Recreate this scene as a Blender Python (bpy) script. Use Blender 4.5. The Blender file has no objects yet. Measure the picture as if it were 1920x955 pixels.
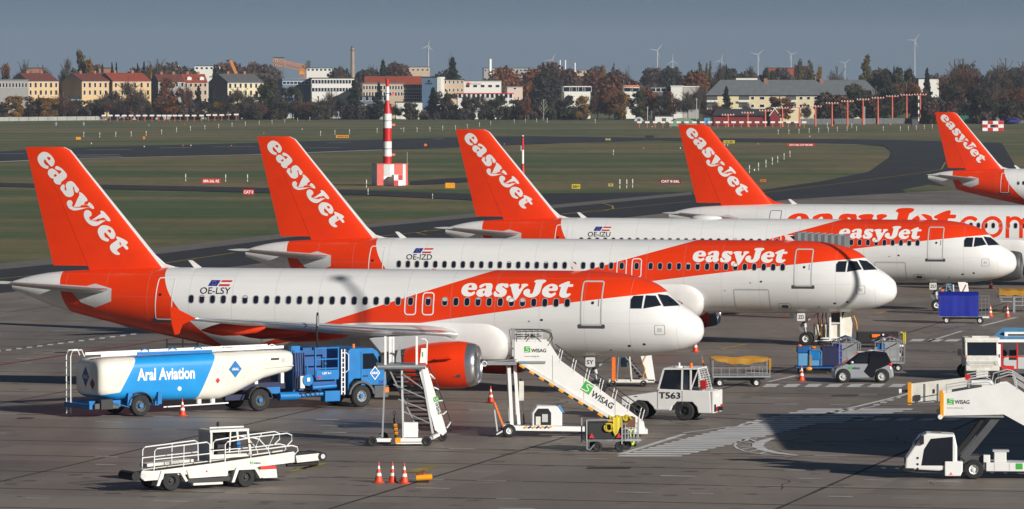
import bpy, bmesh, math, random
import numpy as np
from mathutils import Vector, Matrix
from mathutils.geometry import tessellate_polygon
R = math.radians
rnd = random.Random(7)
S = bpy.context.scene
COL = S.collection
# ---------------------------------------------------------------- camera, sky, sun, exposure
F, CH, YH = 9177.0, 14.75, 153.0          # focal length in photo pixels, camera height, horizon row
PIT = math.atan((477.5 - YH) / F)
CP, SP = math.cos(PIT), math.sin(PIT)
cam = bpy.data.objects.new('camera', bpy.data.cameras.new('camera'))
COL.objects.link(cam)
cam.location = (0, 0, CH)
cam.rotation_euler = (R(90) - PIT, 0, 0)
cam.data.sensor_width = 36
cam.data.lens = 36 * F / 1920
cam.data.clip_start = 1
cam.data.clip_end = 60000
S.camera = cam
SUN_A, SUN_E = R(44), R(20)               # sun to the right, behind the camera
TOSUN = Vector((math.cos(SUN_A) * math.cos(SUN_E), -math.sin(SUN_A) * math.cos(SUN_E), math.sin(SUN_E)))
sun = bpy.data.objects.new('sun', bpy.data.lights.new('sun', 'SUN'))
COL.objects.link(sun)
sun.data.energy = 5.0
sun.data.angle = R(0.5)
sun.data.color = (1.0, 0.955, 0.885)
sun.rotation_euler = TOSUN.to_track_quat('Z', 'Y').to_euler()
W = bpy.data.worlds.new('World')
S.world = W
W.use_nodes = True
nt = W.node_tree
bgn = nt.nodes['Background']
sky = nt.nodes.new('ShaderNodeTexSky')
sky.sky_type = 'NISHITA'
sky.sun_disc = False
sky.sun_elevation = SUN_E
sky.sun_rotation = math.atan2(TOSUN.x, TOSUN.y)
sky.altitude = 0
sky.air_density = 1.0
sky.dust_density = 0.3
sky.ozone_density = 1.0
bgn.inputs['Strength'].default_value = 0.05
tcw = nt.nodes.new('ShaderNodeTexCoord'); vad = nt.nodes.new('ShaderNodeVectorMath'); vad.inputs[1].default_value = (0, 0, .20)
vno = nt.nodes.new('ShaderNodeVectorMath'); vno.operation = 'NORMALIZE'   # the clear band begins right at the horizon
hsv = nt.nodes.new('ShaderNodeHueSaturation'); hsv.inputs['Saturation'].default_value = 1.15; hsv.inputs['Value'].default_value = .66
nt.links.new(tcw.outputs['Generated'], vad.inputs[0]); nt.links.new(vad.outputs[0], vno.inputs[0]); nt.links.new(vno.outputs[0], sky.inputs[0])
nt.links.new(sky.outputs[0], hsv.inputs['Color']); nt.links.new(hsv.outputs[0], bgn.inputs['Color'])
S.view_settings.view_transform = 'Standard'
S.view_settings.look = 'None'
S.view_settings.exposure = 0.05
S.view_settings.gamma = 1
S.cycles.max_bounces = 5
S.cycles.use_adaptive_sampling = True
S.cycles.volume_bounces = 0

# ---------------------------------------------------------------- helpers
def ray(px, py):
    dx, dy = (px - 960) / F, -(py - 477.5) / F
    return dx, CP + dy * SP, -SP + dy * CP
def G(px, py, z=0.0):                       # point of the ground seen at a photo pixel
    d = ray(px, py); t = (z - CH) / d[2]
    return Vector((d[0] * t, d[1] * t, z))
def P(px, py, D):                           # point at distance D seen at a photo pixel
    d = ray(px, py); t = D / d[1]
    return Vector((d[0] * t, D, CH + d[2] * t))

class NT:
    def __init__(s, name):
        s.mat = bpy.data.materials.new(name); s.mat.use_nodes = True
        s.t = s.mat.node_tree; s.b = s.t.nodes['Principled BSDF']
        s.tc = s.t.nodes.new('ShaderNodeTexCoord')
    def n(s, typ, **kw):
        x = s.t.nodes.new(typ)
        for k, v in kw.items(): setattr(x, k, v)
        return x
    def put(s, sock, v):
        if isinstance(v, bpy.types.NodeSocket): s.t.links.new(v, sock)
        elif v is not None: sock.default_value = v
    def ma(s, op, a, b=None, c=None):
        x = s.n('ShaderNodeMath', operation=op)
        s.put(x.inputs[0], a); s.put(x.inputs[1], b)
        if c is not None: s.put(x.inputs[2], c)
        return x.outputs[0]
    def mix(s, f, a, b):
        x = s.n('ShaderNodeMix', data_type='RGBA')
        s.put(x.inputs[0], f)
        s.put(x.inputs[6], a if not isinstance(a, tuple) else a + (1,))
        s.put(x.inputs[7], b if not isinstance(b, tuple) else b + (1,))
        return x.outputs[2]
    def noise(s, scale, detail=3, coord='Object', vec=None, rough=.55):
        x = s.n('ShaderNodeTexNoise'); x.inputs['Scale'].default_value = scale
        x.inputs['Detail'].default_value = detail; x.inputs['Roughness'].default_value = rough
        s.put(x.inputs['Vector'], vec if vec is not None else s.tc.outputs[coord])
        return x.outputs['Fac']
    def ramp(s, f, lo, hi):
        x = s.n('ShaderNodeMapRange'); s.put(x.inputs[0], f)
        x.inputs[1].default_value = lo; x.inputs[2].default_value = hi
        return x.outputs[0]
    def scaled(s, v, coord='Object', rot=0):
        x = s.n('ShaderNodeMapping'); x.inputs['Scale'].default_value = v
        x.inputs['Rotation'].default_value = (0, 0, rot)
        s.put(x.inputs['Vector'], s.tc.outputs[coord])
        return x.outputs[0]
    def fin(s, col, rough=.5, metal=0, coat=0, bump=None, bstr=.3):
        s.put(s.b.inputs['Base Color'], col if not isinstance(col, tuple) else col + (1,))
        s.put(s.b.inputs['Roughness'], rough); s.put(s.b.inputs['Metallic'], metal)
        s.b.inputs['Coat Weight'].default_value = coat
        if bump is not None:
            x = s.n('ShaderNodeBump'); x.inputs['Strength'].default_value = bstr
            s.put(x.inputs['Height'], bump); s.put(s.b.inputs['Normal'], x.outputs[0])
        return s.mat
M = {}
def mat(name, col, rough=.5, metal=0, var=.1, sc=2.0, coat=0, emit=0):
    t = NT(name)
    lo = tuple(max(0, c * (1 - var)) for c in col); hi = tuple(min(1, c * (1 + var)) for c in col)
    f = t.ramp(t.noise(sc, 4), .3, .7)
    M[name] = t.fin(t.mix(f, lo, hi), rough, metal, coat)
    if emit:
        t.b.inputs['Emission Color'].default_value = col + (1,); t.b.inputs['Emission Strength'].default_value = emit
    return M[name]
ORG = (.84, .042, .002)
for a in [('white_paint', (.80, .79, .76), .32, 0, .05, 1.5), ('orange_paint', ORG, .34, 0, .06, .8),
          ('dirty_white', (.70, .68, .61), .5, 0, .16, 3), ('light_grey', (.52, .53, .53), .45, 0, .06),
          ('grey_paint', (.30, .31, .32), .5, 0, .1), ('dark_grey', (.075, .078, .083), .55, 0, .15),
          ('black', (.014, .014, .016), .5, 0, .2), ('rubber', (.02, .02, .021), .85, 0, .25, 6),
          ('steel', (.55, .55, .55), .35, .8, .1), ('dull_metal', (.33, .34, .35), .5, .5, .15), ('bright_metal', (.72, .73, .74), .22, .9, .05),
          ('blue_paint', (.004, .17, .47), .4, 0, .12), ('deep_blue', (.006, .09, .30), .5, 0, .2),
          ('navy_tarp', (.006, .018, .30), .6, 0, .15, 1), ('dark_navy', (.008, .012, .06), .6, 0, .2),
          ('glass', (.012, .016, .024), .06, 0, .1), ('window_glass', (.010, .013, .028), .15, 0, .3, 2),
          ('window_rim', (.36, .35, .34), .5, 0, .05), ('line_grey', (.25, .25, .25), .6, 0, .05),
          ('cone_orange', (.80, .07, .015), .5, 0, .1), ('signal_orange', (.85, .17, .01), .5, 0, .1), ('amber', (.80, .33, .01), .45, 0, .1),
          ('red_paint', (.55, .015, .012), .45, 0, .1), ('dark_red', (.19, .013, .012), .5, 0, .15), ('pink_red', (.62, .10, .07), .5, 0, .08),
          ('mustard', (.37, .18, .014), .75, 0, .2, 2), ('yellow', (.58, .46, .02), .5, 0, .1), ('neon', (.62, .88, .02), .5, 0, .05),
          ('green_logo', (.05, .42, .05), .5, 0, .03), ('print_black', (.012, .012, .014), .5, 0, .05), ('print_white', (.82, .82, .80), .5, 0, .02),
          ('print_blue', (.012, .025, .25), .5, 0, .02), ('brown', (.13, .05, .025), .6, 0, .2), ('silver_car', (.33, .35, .38), .28, .15, .05, 1, .5),
          ('car_black', (.008, .009, .014), .18, 0, .1, 1, .6), ('sky_blue', (.10, .30, .52), .5, 0, .1), ('maroon', (.20, .02, .05), .7, 0, .2),
          ('mesh_grey', (.10, .11, .11), .8, 0, .15), ('seat_blue', (.02, .06, .28), .7, 0, .2), ('skin', (.5, .25, .15), .6, 0, .05), ('beige_skirt', (.72, .69, .60), .6, 0, .1)]:
    mat(*a)

class MB:
    def __init__(s, dm='white_paint'):
        s.v = []; s.f = []; s.mi = []; s.mn = []; s.dm = dm
    def add(s, vs, fs, m=None):
        m = m or s.dm
        if m not in s.mn: s.mn.append(m)
        k = s.mn.index(m); o = len(s.v)
        s.v += [tuple(v) for v in vs]
        for f in fs:
            s.f.append([o + i for i in f]); s.mi.append(k)
        return s
    def box(s, x0, x1, y0, y1, z0, z1, m=None):
        vs = [(x, y, z) for x in (x0, x1) for y in (y0, y1) for z in (z0, z1)]
        return s.add(vs, [(0, 1, 3, 2), (4, 6, 7, 5), (0, 4, 5, 1), (2, 3, 7, 6), (0, 2, 6, 4), (1, 5, 7, 3)], m)
    def prism(s, pts, y0, y1, m=None):      # side outline (x, z) drawn through from y0 to y1
        n = len(pts)
        vs = [(p[0], y0, p[1]) for p in pts] + [(p[0], y1, p[1]) for p in pts]
        return s.add(vs, [list(range(n)), list(range(2 * n - 1, n - 1, -1))] + [(i, (i + 1) % n, n + (i + 1) % n, n + i) for i in range(n)], m)
    def bar(s, p, q, w, h=None, m=None):
        p, q = Vector(p), Vector(q); d = (q - p).normalized(); h = h or w
        u = Vector((0, 0, 1)) if abs(d.z) < .95 else Vector((1, 0, 0))
        a = d.cross(u).normalized(); b = a.cross(d).normalized()
        vs = [e + a * (i * w / 2) + b * (j * h / 2) for e in (p, q) for i, j in ((-1, -1), (1, -1), (1, 1), (-1, 1))]
        return s.add(vs, [(3, 2, 1, 0), (4, 5, 6, 7), (0, 1, 5, 4), (1, 2, 6, 5), (2, 3, 7, 6), (3, 0, 4, 7)], m)
    def tube(s, pts, r, m=None, n=6):
        pts = [Vector(p) for p in pts]; vs = []; fs = []
        for i, p in enumerate(pts):
            d = (pts[min(i + 1, len(pts) - 1)] - pts[max(i - 1, 0)]).normalized()
            u = Vector((0, 0, 1)) if abs(d.z) < .9 else Vector((1, 0, 0))
            a = d.cross(u).normalized(); b = a.cross(d)
            vs += [p + (a * math.cos(2 * math.pi * k / n) + b * math.sin(2 * math.pi * k / n)) * r for k in range(n)]
        for i in range(len(pts) - 1):
            for k in range(n):
                fs.append((i * n + k, i * n + (k + 1) % n, (i + 1) * n + (k + 1) % n, (i + 1) * n + k))
        fs += [list(range(n - 1, -1, -1)), list(range((len(pts) - 1) * n, len(pts) * n))]
        return s.add(vs, fs, m)
    def cyl(s, p, q, r, m=None, r1=None, n=12):
        r1 = r if r1 is None else r1
        p, q = Vector(p), Vector(q); d = (q - p).normalized()
        u = Vector((0, 0, 1)) if abs(d.z) < .9 else Vector((1, 0, 0))
        a = d.cross(u).normalized(); b = a.cross(d)
        vs = [e + (a * math.cos(2 * math.pi * k / n) + b * math.sin(2 * math.pi * k / n)) * rr for e, rr in ((p, r), (q, r1)) for k in range(n)]
        return s.add(vs, [(k, (k + 1) % n, n + (k + 1) % n, n + k) for k in range(n)] + [list(range(n - 1, -1, -1)), list(range(n, 2 * n))], m)
    def lathe(s, prof, o, axis, m=None, n=24):  # prof: (along, radius)
        o, d = Vector(o), Vector(axis).normalized()
        u = Vector((0, 0, 1)) if abs(d.z) < .9 else Vector((1, 0, 0))
        a = d.cross(u).normalized(); b = a.cross(d); vs = []; fs = []
        for t, r in prof:
            vs += [o + d * t + (a * math.cos(2 * math.pi * k / n) + b * math.sin(2 * math.pi * k / n)) * r for k in range(n)]
        for i in range(len(prof) - 1):
            for k in range(n):
                fs.append((i * n + k, i * n + (k + 1) % n, (i + 1) * n + (k + 1) % n, (i + 1) * n + k))
        return s.add(vs, fs, m)
    def ell(s, c, r, m=None, n=12, k=8):
        if not hasattr(r, '__len__'): r = (r, r, r)
        vs = [(c[0] + r[0] * math.sin(math.pi * j / k) * math.cos(2 * math.pi * i / n), c[1] + r[1] * math.sin(math.pi * j / k) * math.sin(2 * math.pi * i / n), c[2] + r[2] * math.cos(math.pi * j / k)) for j in range(k + 1) for i in range(n)]
        return s.add(vs, [(j * n + i, j * n + (i + 1) % n, (j + 1) * n + (i + 1) % n, (j + 1) * n + i) for j in range(k) for i in range(n)], m)
    def poly(s, pts, m=None): return s.add(pts, [list(range(len(pts)))], m)
    def plate(s, o, xd, yd, pts, m=None):
        o, xd, yd = Vector(o), Vector(xd), Vector(yd)
        return s.poly([o + xd * a + yd * b for a, b in pts], m)
    def me(s, name, smooth=None, fix=True, weld=False):
        me = bpy.data.meshes.new(name); me.from_pydata(s.v, [], s.f)
        for k in s.mn: me.materials.append(M[k])
        me.polygons.foreach_set('material_index', s.mi)
        if fix or weld:
            bm = bmesh.new(); bm.from_mesh(me)
            if weld: bmesh.ops.remove_doubles(bm, verts=bm.verts, dist=1e-4)
            bmesh.ops.recalc_face_normals(bm, faces=bm.faces); bm.to_mesh(me); bm.free()
        if smooth:
            me.polygons.foreach_set('use_smooth', [True] * len(me.polygons))
            me.set_sharp_from_angle(angle=R(smooth))
        return me
    def build(s, name, parent=None, smooth=None, bevel=0, label=None, kind=None, fix=True, weld=False):
        return link(name, s.me(name, smooth, fix, weld), parent, bevel, label, kind)
def link(name, me, parent=None, bevel=0, label=None, kind=None, loc=None):
    o = bpy.data.objects.new(name, me); COL.objects.link(o); o.parent = parent
    if bevel:
        b = o.modifiers.new('bevel', 'BEVEL'); b.width = bevel; b.segments = 2; b.limit_method = 'ANGLE'
    if label: o['label'] = label
    if kind: o['kind'] = kind
    if loc is not None: o.location = loc
    return o
def tag(o, label, cat, group=None):
    o['label'] = label; o['category'] = cat
    if group: o['group'] = group
    return o
def thing(name, label, cat, loc=(0, 0, 0), rz=0, group=None):
    o = bpy.data.objects.new(name, None); COL.objects.link(o)
    o.location = loc; o.rotation_euler = (0, 0, rz); o.empty_display_size = .3
    return tag(o, label, cat, group)
def kids(o): return list(o.children)
def copy_tree(o, loc=None, rz=None, label=None, sc=None, parent=None):
    c = o.copy(); COL.objects.link(c); c.parent = parent
    if loc is not None: c.location = loc
    if rz is not None: c.rotation_euler = (0, 0, rz)
    if sc: c.scale = sc if hasattr(sc, '__len__') else (sc, sc, sc)
    if label: c['label'] = label
    for k in kids(o): copy_tree(k, parent=c)
    return c
def struct(name, pts, m, z):                # a flat sheet of the setting, outline in photo pixels on the ground
    o = MB(m).poly([G(x, y, z) for x, y in pts]).build(name, kind='structure')
    return o
TXT = {}
def text2d(body, bold=0.0):
    k = (body, bold)
    if k not in TXT:
        cu = bpy.data.curves.new('t', 'FONT'); cu.body = body; cu.offset = bold; cu.resolution_u = 3
        o = bpy.data.objects.new('t', cu); COL.objects.link(o)
        bpy.context.view_layer.update()
        me = o.evaluated_get(bpy.context.evaluated_depsgraph_get()).to_mesh()
        v = [(p.co.x, p.co.y) for p in me.vertices]; f = [list(p.vertices) for p in me.polygons]
        bpy.data.objects.remove(o)
        x0, x1 = min(a for a, b in v), max(a for a, b in v); y0, y1 = min(b for a, b in v), max(b for a, b in v)
        TXT[k] = ([(a - x0, b - y0) for a, b in v], f, x1 - x0, y1 - y0)
    return TXT[k]
def text(body, o, xd, yd, width, height, m, parent, name='lettering', bold=.015):
    """flat print: lower left corner o, directions xd and yd, stretched to width x height"""
    v, f, w, h = text2d(body, bold); o, xd, yd = Vector(o), Vector(xd).normalized(), Vector(yd).normalized()
    return MB(m).add([o + xd * (a / w * width) + yd * (b / h * height) for a, b in v], f).build(name, parent, fix=False)
WHEEL = {}
def wheel(parent, x, y, r, w=.2, rim='steel', side=-1, rr=.55, hub=None):
    """tyre with a rim, axle along local y; the rim faces `side`"""
    k = (r, w, rim, side, rr, hub)
    if k not in WHEEL:
        t = MB('rubber').lathe([(-w / 2, r * rr), (-w / 2, r * .9), (-w * .32, r), (w * .32, r), (w / 2, r * .9), (w / 2, r * rr), (-w / 2, r * rr)], (0, 0, 0), (0, 1, 0), n=24).me('wheel', 40)
        q = r * rr
        d = MB(rim).lathe([(-w * .42, q * 1.0), (-w * .36, q * .86), (-w * .16, q * .80), (-w * .16, q * .42), (-w * .42, q * .34), (-w * .45, .001)], (0, 0, 0), (0, -side, 0), n=20)
        for i in range(8):
            a = i * math.pi / 4; c = (q * .6 * math.cos(a), side * w * .17, q * .6 * math.sin(a))
            d.cyl(c, (c[0], c[1] + side * .012, c[2]), q * .09, 'black', n=6)
        if hub: d.cyl((0, side * w * .3, 0), (0, side * w * .52, 0), q * .42, hub, q * .34, 12)
        WHEEL[k] = (t, d.me('rim', 35))
    t, d = WHEEL[k]
    a = link('wheel', t, parent, loc=(x, y, r)); link('rim', d, a)
    return a
def nth(i):
    a = ('first', 'second', 'third', 'fourth', 'fifth', 'sixth', 'seventh', 'eighth', 'ninth', 'tenth', 'eleventh', 'twelfth', 'thirteenth', 'fourteenth', 'fifteenth', 'sixteenth', 'seventeenth', 'eighteenth', 'nineteenth', 'twentieth')
    return a[i] if i < 20 else 'twenty ' + a[i - 20]
def rrect(x0, x1, z0, z1, r, n=3):
    o = []
    for cx, cz, a0 in ((x1 - r, z1 - r, 0), (x0 + r, z1 - r, 90), (x0 + r, z0 + r, 180), (x1 - r, z0 + r, 270)):
        for i in range(n + 1):
            a = R(a0 + 90 * i / n); o.append((cx + r * math.cos(a), cz + r * math.sin(a)))
    return o
def catmull(p, n=4):
    o = []; L = len(p)
    for i in range(L):
        a, b, c, d = (np.array(p[(i + j) % L], float) for j in (-1, 0, 1, 2))
        for k in range(n):
            t = k / n
            o.append(tuple(.5 * (2 * b + (c - a) * t + (2 * a - 5 * b + 4 * c - d) * t * t + (3 * b - a - 3 * c + d) * t ** 3)))
    return o
def flat2d(outer, holes=(), zstep=0, xstep=0):
    """fill an outline with holes and cut it into strips so that it can be laid on a curved skin"""
    loops = [[Vector((a, b, 0)) for a, b in L] for L in [outer] + list(holes) if L]
    tri = tessellate_polygon(loops); pts = [q for L in loops for q in L]
    bm = bmesh.new(); bv = [bm.verts.new(q) for q in pts]
    for t in tri:
        try: bm.faces.new([bv[i] for i in t])
        except ValueError: pass
    for st, ax in ((zstep, 1), (xstep, 0)):
        if st:
            lo, hi = min(q[ax] for q in pts), max(q[ax] for q in pts); k = math.ceil(lo / st)
            while k * st < hi:
                no = (0, 1, 0) if ax else (1, 0, 0); co = (0, k * st, 0) if ax else (k * st, 0, 0)
                bmesh.ops.bisect_plane(bm, geom=bm.verts[:] + bm.edges[:] + bm.faces[:], plane_co=co, plane_no=no); k += 1
    bm.verts.index_update()
    v = [(q.co.x, q.co.y) for q in bm.verts]; f = [[q.index for q in fc.verts] for fc in bm.faces]; bm.free()
    return v, f
def pchip(xs, ys, q):
    xs, ys, q = np.array(xs, float), np.array(ys, float), np.array(q, float)
    h = np.diff(xs); dl = np.diff(ys) / h; d = np.zeros(len(xs)); d[0], d[-1] = dl[0], dl[-1]
    for i in range(1, len(xs) - 1):
        if dl[i - 1] * dl[i] > 0:
            a, b = 2 * h[i] + h[i - 1], h[i] + 2 * h[i - 1]; d[i] = (a + b) / (a / dl[i - 1] + b / dl[i])
    i = np.clip(np.searchsorted(xs, q) - 1, 0, len(h) - 1); t = (q - xs[i]) / h[i]
    return (2 * t**3 - 3 * t**2 + 1) * ys[i] + (t**3 - 2 * t**2 + t) * h[i] * d[i] + (-2 * t**3 + 3 * t**2) * ys[i + 1] + (t**3 - t**2) * h[i] * d[i + 1]
# ---------------------------------------------------------------- ground
def uv2(t, ang, sx, sy):
    m = t.n('ShaderNodeMapping'); m.inputs['Rotation'].default_value = (0, 0, ang); m.inputs['Scale'].default_value = (sx, sy, 1)
    t.put(m.inputs['Vector'], t.tc.outputs['Object']); return m.outputs[0]
t = NT('grass'); a = t.noise(1, 5, vec=uv2(t, .05, .012, .006)); b = t.noise(1, 6, vec=uv2(t, .1, .09, .02)); c = t.noise(.35, 4)
e = t.noise(1, 3, vec=uv2(t, .02, .004, .03))
tf = t.noise(1, 4, vec=uv2(t, .3, .5, .12)); wv = t.n('ShaderNodeTexWave'); wv.inputs['Scale'].default_value = .035; wv.inputs['Distortion'].default_value = 3; wv.inputs['Detail'].default_value = 3; t.put(wv.inputs['Vector'], uv2(t, R(75), 1, 1))
g = t.mix(t.ramp(t.ma('ADD', t.ma('MULTIPLY', b, .4), t.ma('ADD', t.ma('MULTIPLY', tf, .45), t.ma('MULTIPLY', wv.outputs['Fac'], .15))), .36, .64), (.040, .074, .014), (.066, .108, .026))
br = t.mix(t.ramp(t.ma('ADD', t.ma('MULTIPLY', b, .5), t.ma('MULTIPLY', tf, .5)), .38, .62), (.150, .112, .044), (.225, .165, .070))
M['grass'] = t.fin(t.mix(t.ma('MULTIPLY', t.ramp(t.ma('ADD', t.ma('MULTIPLY', a, .7), t.ma('MULTIPLY', e, .9)), .68, .90), t.ramp(c, .05, .5)), g, br), .95, bump=c, bstr=.6)
t = NT('apron'); a = t.noise(.04, 5); b = t.noise(1, 5, vec=uv2(t, -R(14), .5, .06)); c = t.noise(2.5, 5); k = t.noise(.35, 3)
bt = t.n('ShaderNodeTexBrick'); bt.offset = 0; t.put(bt.inputs['Vector'], uv2(t, R(14), 1, 1))
for nm, v in (('Scale', 1.0), ('Mortar Size', 0.0), ('Brick Width', 7.5), ('Row Height', 7.5)): bt.inputs[nm].default_value = v
bt.inputs['Color1'].default_value = (.80, .80, .80, 1); bt.inputs['Color2'].default_value = (1.18, 1.16, 1.14, 1)
base = t.mix(t.ramp(t.ma('ADD', t.ma('MULTIPLY', a, .6), t.ma('MULTIPLY', b, .4)), .35, .65), (.186, .153, .127), (.275, .232, .196))
base = t.mix(t.ma('MULTIPLY', t.ramp(k, .58, .78), .3), base, (.09, .08, .075))
base = t.mix(t.ma('MULTIPLY', t.ramp(c, .5, .9), .35), base, (.10, .09, .085))
vo = t.n('ShaderNodeTexVoronoi'); vo.inputs['Scale'].default_value = .55; t.put(vo.inputs['Vector'], t.tc.outputs['Object'])
sp = t.ma('MULTIPLY', t.ma('LESS_THAN', t.ma('ADD', vo.outputs['Distance'], t.ma('MULTIPLY', c, .25)), .30), t.ramp(a, .42, .55))
base = t.mix(t.ma('MULTIPLY', sp, .55), base, (.035, .032, .03))
ty = t.ramp(t.noise(1, 3, vec=uv2(t, R(14), .02, 1.6)), .60, .74)
base = t.mix(t.ma('MULTIPLY', ty, .28), base, (.05, .045, .042))
mx = t.n('ShaderNodeMix', data_type='RGBA', blend_type='MULTIPLY'); mx.inputs[0].default_value = .85; t.put(mx.inputs[6], base); t.put(mx.inputs[7], bt.outputs['Color'])
M['apron'] = t.fin(mx.outputs[2], t.ramp(a, -.4, 1.2), bump=c, bstr=.15)
t = NT('asphalt'); a = t.noise(.05, 5); b = t.noise(1, 5, vec=uv2(t, -.1, .2, .02)); c = t.noise(3, 4)
M['asphalt'] = t.fin(t.mix(t.ramp(t.ma('ADD', t.ma('MULTIPLY', a, .5), t.ma('MULTIPLY', b, .5)), .35, .65), (.015, .016, .020), (.030, .031, .036)), .8, bump=c, bstr=.2)
for nm, c1, c2 in (('shoulder', (.13, .115, .10), (.19, .17, .15)), ('road_white', (.50, .50, .49), (.72, .72, .70)), ('zebra_white', (.68, .68, .67), (.84, .84, .82)), ('road_yellow', (.28, .20, .04), (.42, .31, .06)), ('road_red', (.20, .03, .03), (.30, .05, .05)), ('joint', (.030, .027, .025), (.055, .05, .045)), ('seal', (.30, .29, .28), (.50, .49, .48))):
    t = NT(nm); M[nm] = t.fin(t.mix(t.ramp(t.noise(.8, 6), .35, .65), c1, c2), .8)
MB('grass').poly([(-4000, -200, -.12), (4000, -200, -.12), (4000, 13000, -.12), (-4000, 13000, -.12)]).build('grass_field', kind='structure')
AP = [(-500, 620), (0, 550), (440, 500), (1140, 412), (1480, 374), (1760, 358), (1920, 352), (2300, 340)]
p1 = [G(x, y) for x, y in AP]
MB('apron').poly([(-90, 60, 0), (90, 60, 0)] + [tuple(p) for p in reversed(p1)]).build('apron', kind='structure')
struct('taxiway', [(-700, 640), (-700, 590), (0, 505), (305, 475), (480, 453), (675, 428), (891, 407), (1029, 391), (1297, 365), (1417, 358), (1541, 340), (1630, 322), (1668, 295), (1672, 285), (1660, 275), (1610, 270), (1480, 267), (1240, 263.5), (1240, 258.5), (1480, 260), (1700, 263), (1878, 268), (1905, 313), (1935, 345), (2400, 345), (2400, 420), (1700, 400), (1140, 470), (440, 545)], 'asphalt', -.05)
struct('shoulder_strip', [(-700, 590), (-700, 568), (0, 494), (305, 464), (480, 444), (675, 422), (891, 400), (1029, 385), (1297, 360), (1297, 365.5), (1029, 391.5), (891, 407.5), (675, 428.5), (480, 453.5), (305, 475.5), (0, 505.5)], 'shoulder', -.04)
struct('runway', [(-400, 300), (0, 284), (130, 277.5), (480, 268), (700, 262), (870, 257), (1000, 255.5), (1240, 258.5), (1240, 263), (1060, 268), (870, 276), (720, 281), (480, 290), (130, 298), (0, 303), (-400, 322)], 'asphalt', -.06)
struct('service_road', [(-300, 338), (0, 343), (440, 351), (690, 357), (880, 364), (1015, 363), (1200, 361), (1300, 360), (1297, 364), (1029, 390), (880, 375), (690, 366), (440, 360), (0, 350), (-300, 345)], 'asphalt', -.055)
struct('track', [(770, 340), (840, 334.5), (890, 332), (890, 340), (830, 345), (770, 347)], 'asphalt', -.07)
struct('grass_island', [(1690, 356), (1740, 347), (1790, 351), (1860, 357), (1925, 358), (2100, 366), (2100, 376), (1925, 371), (1790, 367), (1700, 362)], 'grass', -.03)
def strip(mb, pts, w, z, m=None):           # painted line through photo pixels, w metres wide
    q = [G(x, y, z) for x, y in pts]; L = []
    for i in range(len(q)):
        d = (q[min(i + 1, len(q) - 1)] - q[max(i - 1, 0)]).normalized(); n = Vector((-d.y, d.x, 0)) * w / 2; L += [q[i] - n, q[i] + n]
    mb.add(L, [(2 * i, 2 * i + 2, 2 * i + 3, 2 * i + 1) for i in range(len(q) - 1)], m)
mb = MB('road_yellow')
for L in ([(-60, 530), (0, 522.5), (305, 494), (440, 474)], [(700, 444.5), (890, 424.5)], [(1052, 401.5), (1297, 377.5)], [(1421, 363), (1600, 341), (1736, 323), (1765, 317.5), (1773, 304)], [(838, 439), (800, 441), (782, 437), (800, 432.5), (880, 428)], [(1128, 381), (1148, 386), (1150, 391), (1132, 396)], [(1130, 396), (1052, 402)]):
    strip(mb, L, .28, -.03)
mb.build('taxi_line', kind='structure', fix=False)
mb = MB('road_white')
for x0, x1, y, w in ((-5, 48, 288.5, 1.5), (138, 226, 291, 2.2), (150, 228, 294.5, 2.2), (163, 248, 281, 1.5), (298, 358, 277.3, 1.5), (395, 480, 275.5, 1.5), (500, 560, 283, 2), (540, 640, 277.5, 1.5), (615, 660, 268, 1.4), (815, 830, 261, 1.4)): strip(mb, [(x0, y), (x1, y - .5)], w, -.05)
strip(mb, [(-60, 306), (130, 298), (480, 290), (720, 281)], 2.0, -.045)
mb.build('runway_marking', kind='structure', fix=False)
# concrete slab joints and pale joint seals, parallel and square to the parked aircraft
ax, ay = Vector((math.cos(R(14)), -math.sin(R(14)), 0)), Vector((math.sin(R(14)), math.cos(R(14)), 0))
jb = MB('joint'); sb = MB('seal'); o = G(200, 857)
def inap(p): 
    if not 150 < p.y < 560: return False
    return abs(p.x) < p.y * .115 + 3
for i in range(-16, 24):
    prev = None
    for k in range(0, 90):
        p = o + ax * (i * 7.5) + ay * (k * 5 - 60)
        px = 960 + F * p.x / p.y; py = YH + F * CH / p.y
        ok = inap(p) and py > np.interp(px, [a for a, b in AP], [b for a, b in AP]) + 2
        if prev is not None and ok and i % 2 == 0:
            n = ax * (.06 + .03 * rnd.random()); jb.add([prev - n, prev + n, p + n, p - n], [(0, 1, 2, 3)])
        prev = p if ok else None
for k in range(-16, 44):
    for i in range(-40, 60):
        c = o + ay * (k * 3.75) + ax * (i * 2.5 + (k % 2) * 1.25)
        px = 960 + F * c.x / c.y; py = YH + F * CH / c.y
        if not inap(c) or py < np.interp(px, [a for a, b in AP], [b for a, b in AP]) + 4: continue
        h = rnd.random(); rowp = (k * 7919 % 13) / 13
        if h < .20 + .22 * rowp:
            L = .4 + .3 * rnd.random(); n = ay * (.10 + .09 * rnd.random()); d = ax * L
            sb.add([c - d - n + Vector((0, 0, .004)), c + d - n + Vector((0, 0, .004)), c + d + n + Vector((0, 0, .004)), c - d + n + Vector((0, 0, .004))], [(0, 1, 2, 3)])
    a, b = o + ay * (k * 7.5) - ax * 60, o + ay * (k * 7.5) + ax * 60
    if 155 < a.y < 300: jb.add([a - ay * .09, b - ay * .09, b + ay * .09, a + ay * .09], [(0, 1, 2, 3)])
for i in range(16):
    p = G(rnd.uniform(0, 1900), rnd.uniform(700, 950)); d = R(rnd.choice((-14, 76)) + rnd.uniform(-25, 25))
    for j in range(9):
        q = p + Vector((math.cos(d), math.sin(d), 0)) * .8; n = Vector((-math.sin(d), math.cos(d), 0)) * .022; jb.add([p - n, q - n, q + n, p + n], [(0, 1, 2, 3)]); p = q; d += rnd.uniform(-.5, .5)
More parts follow.
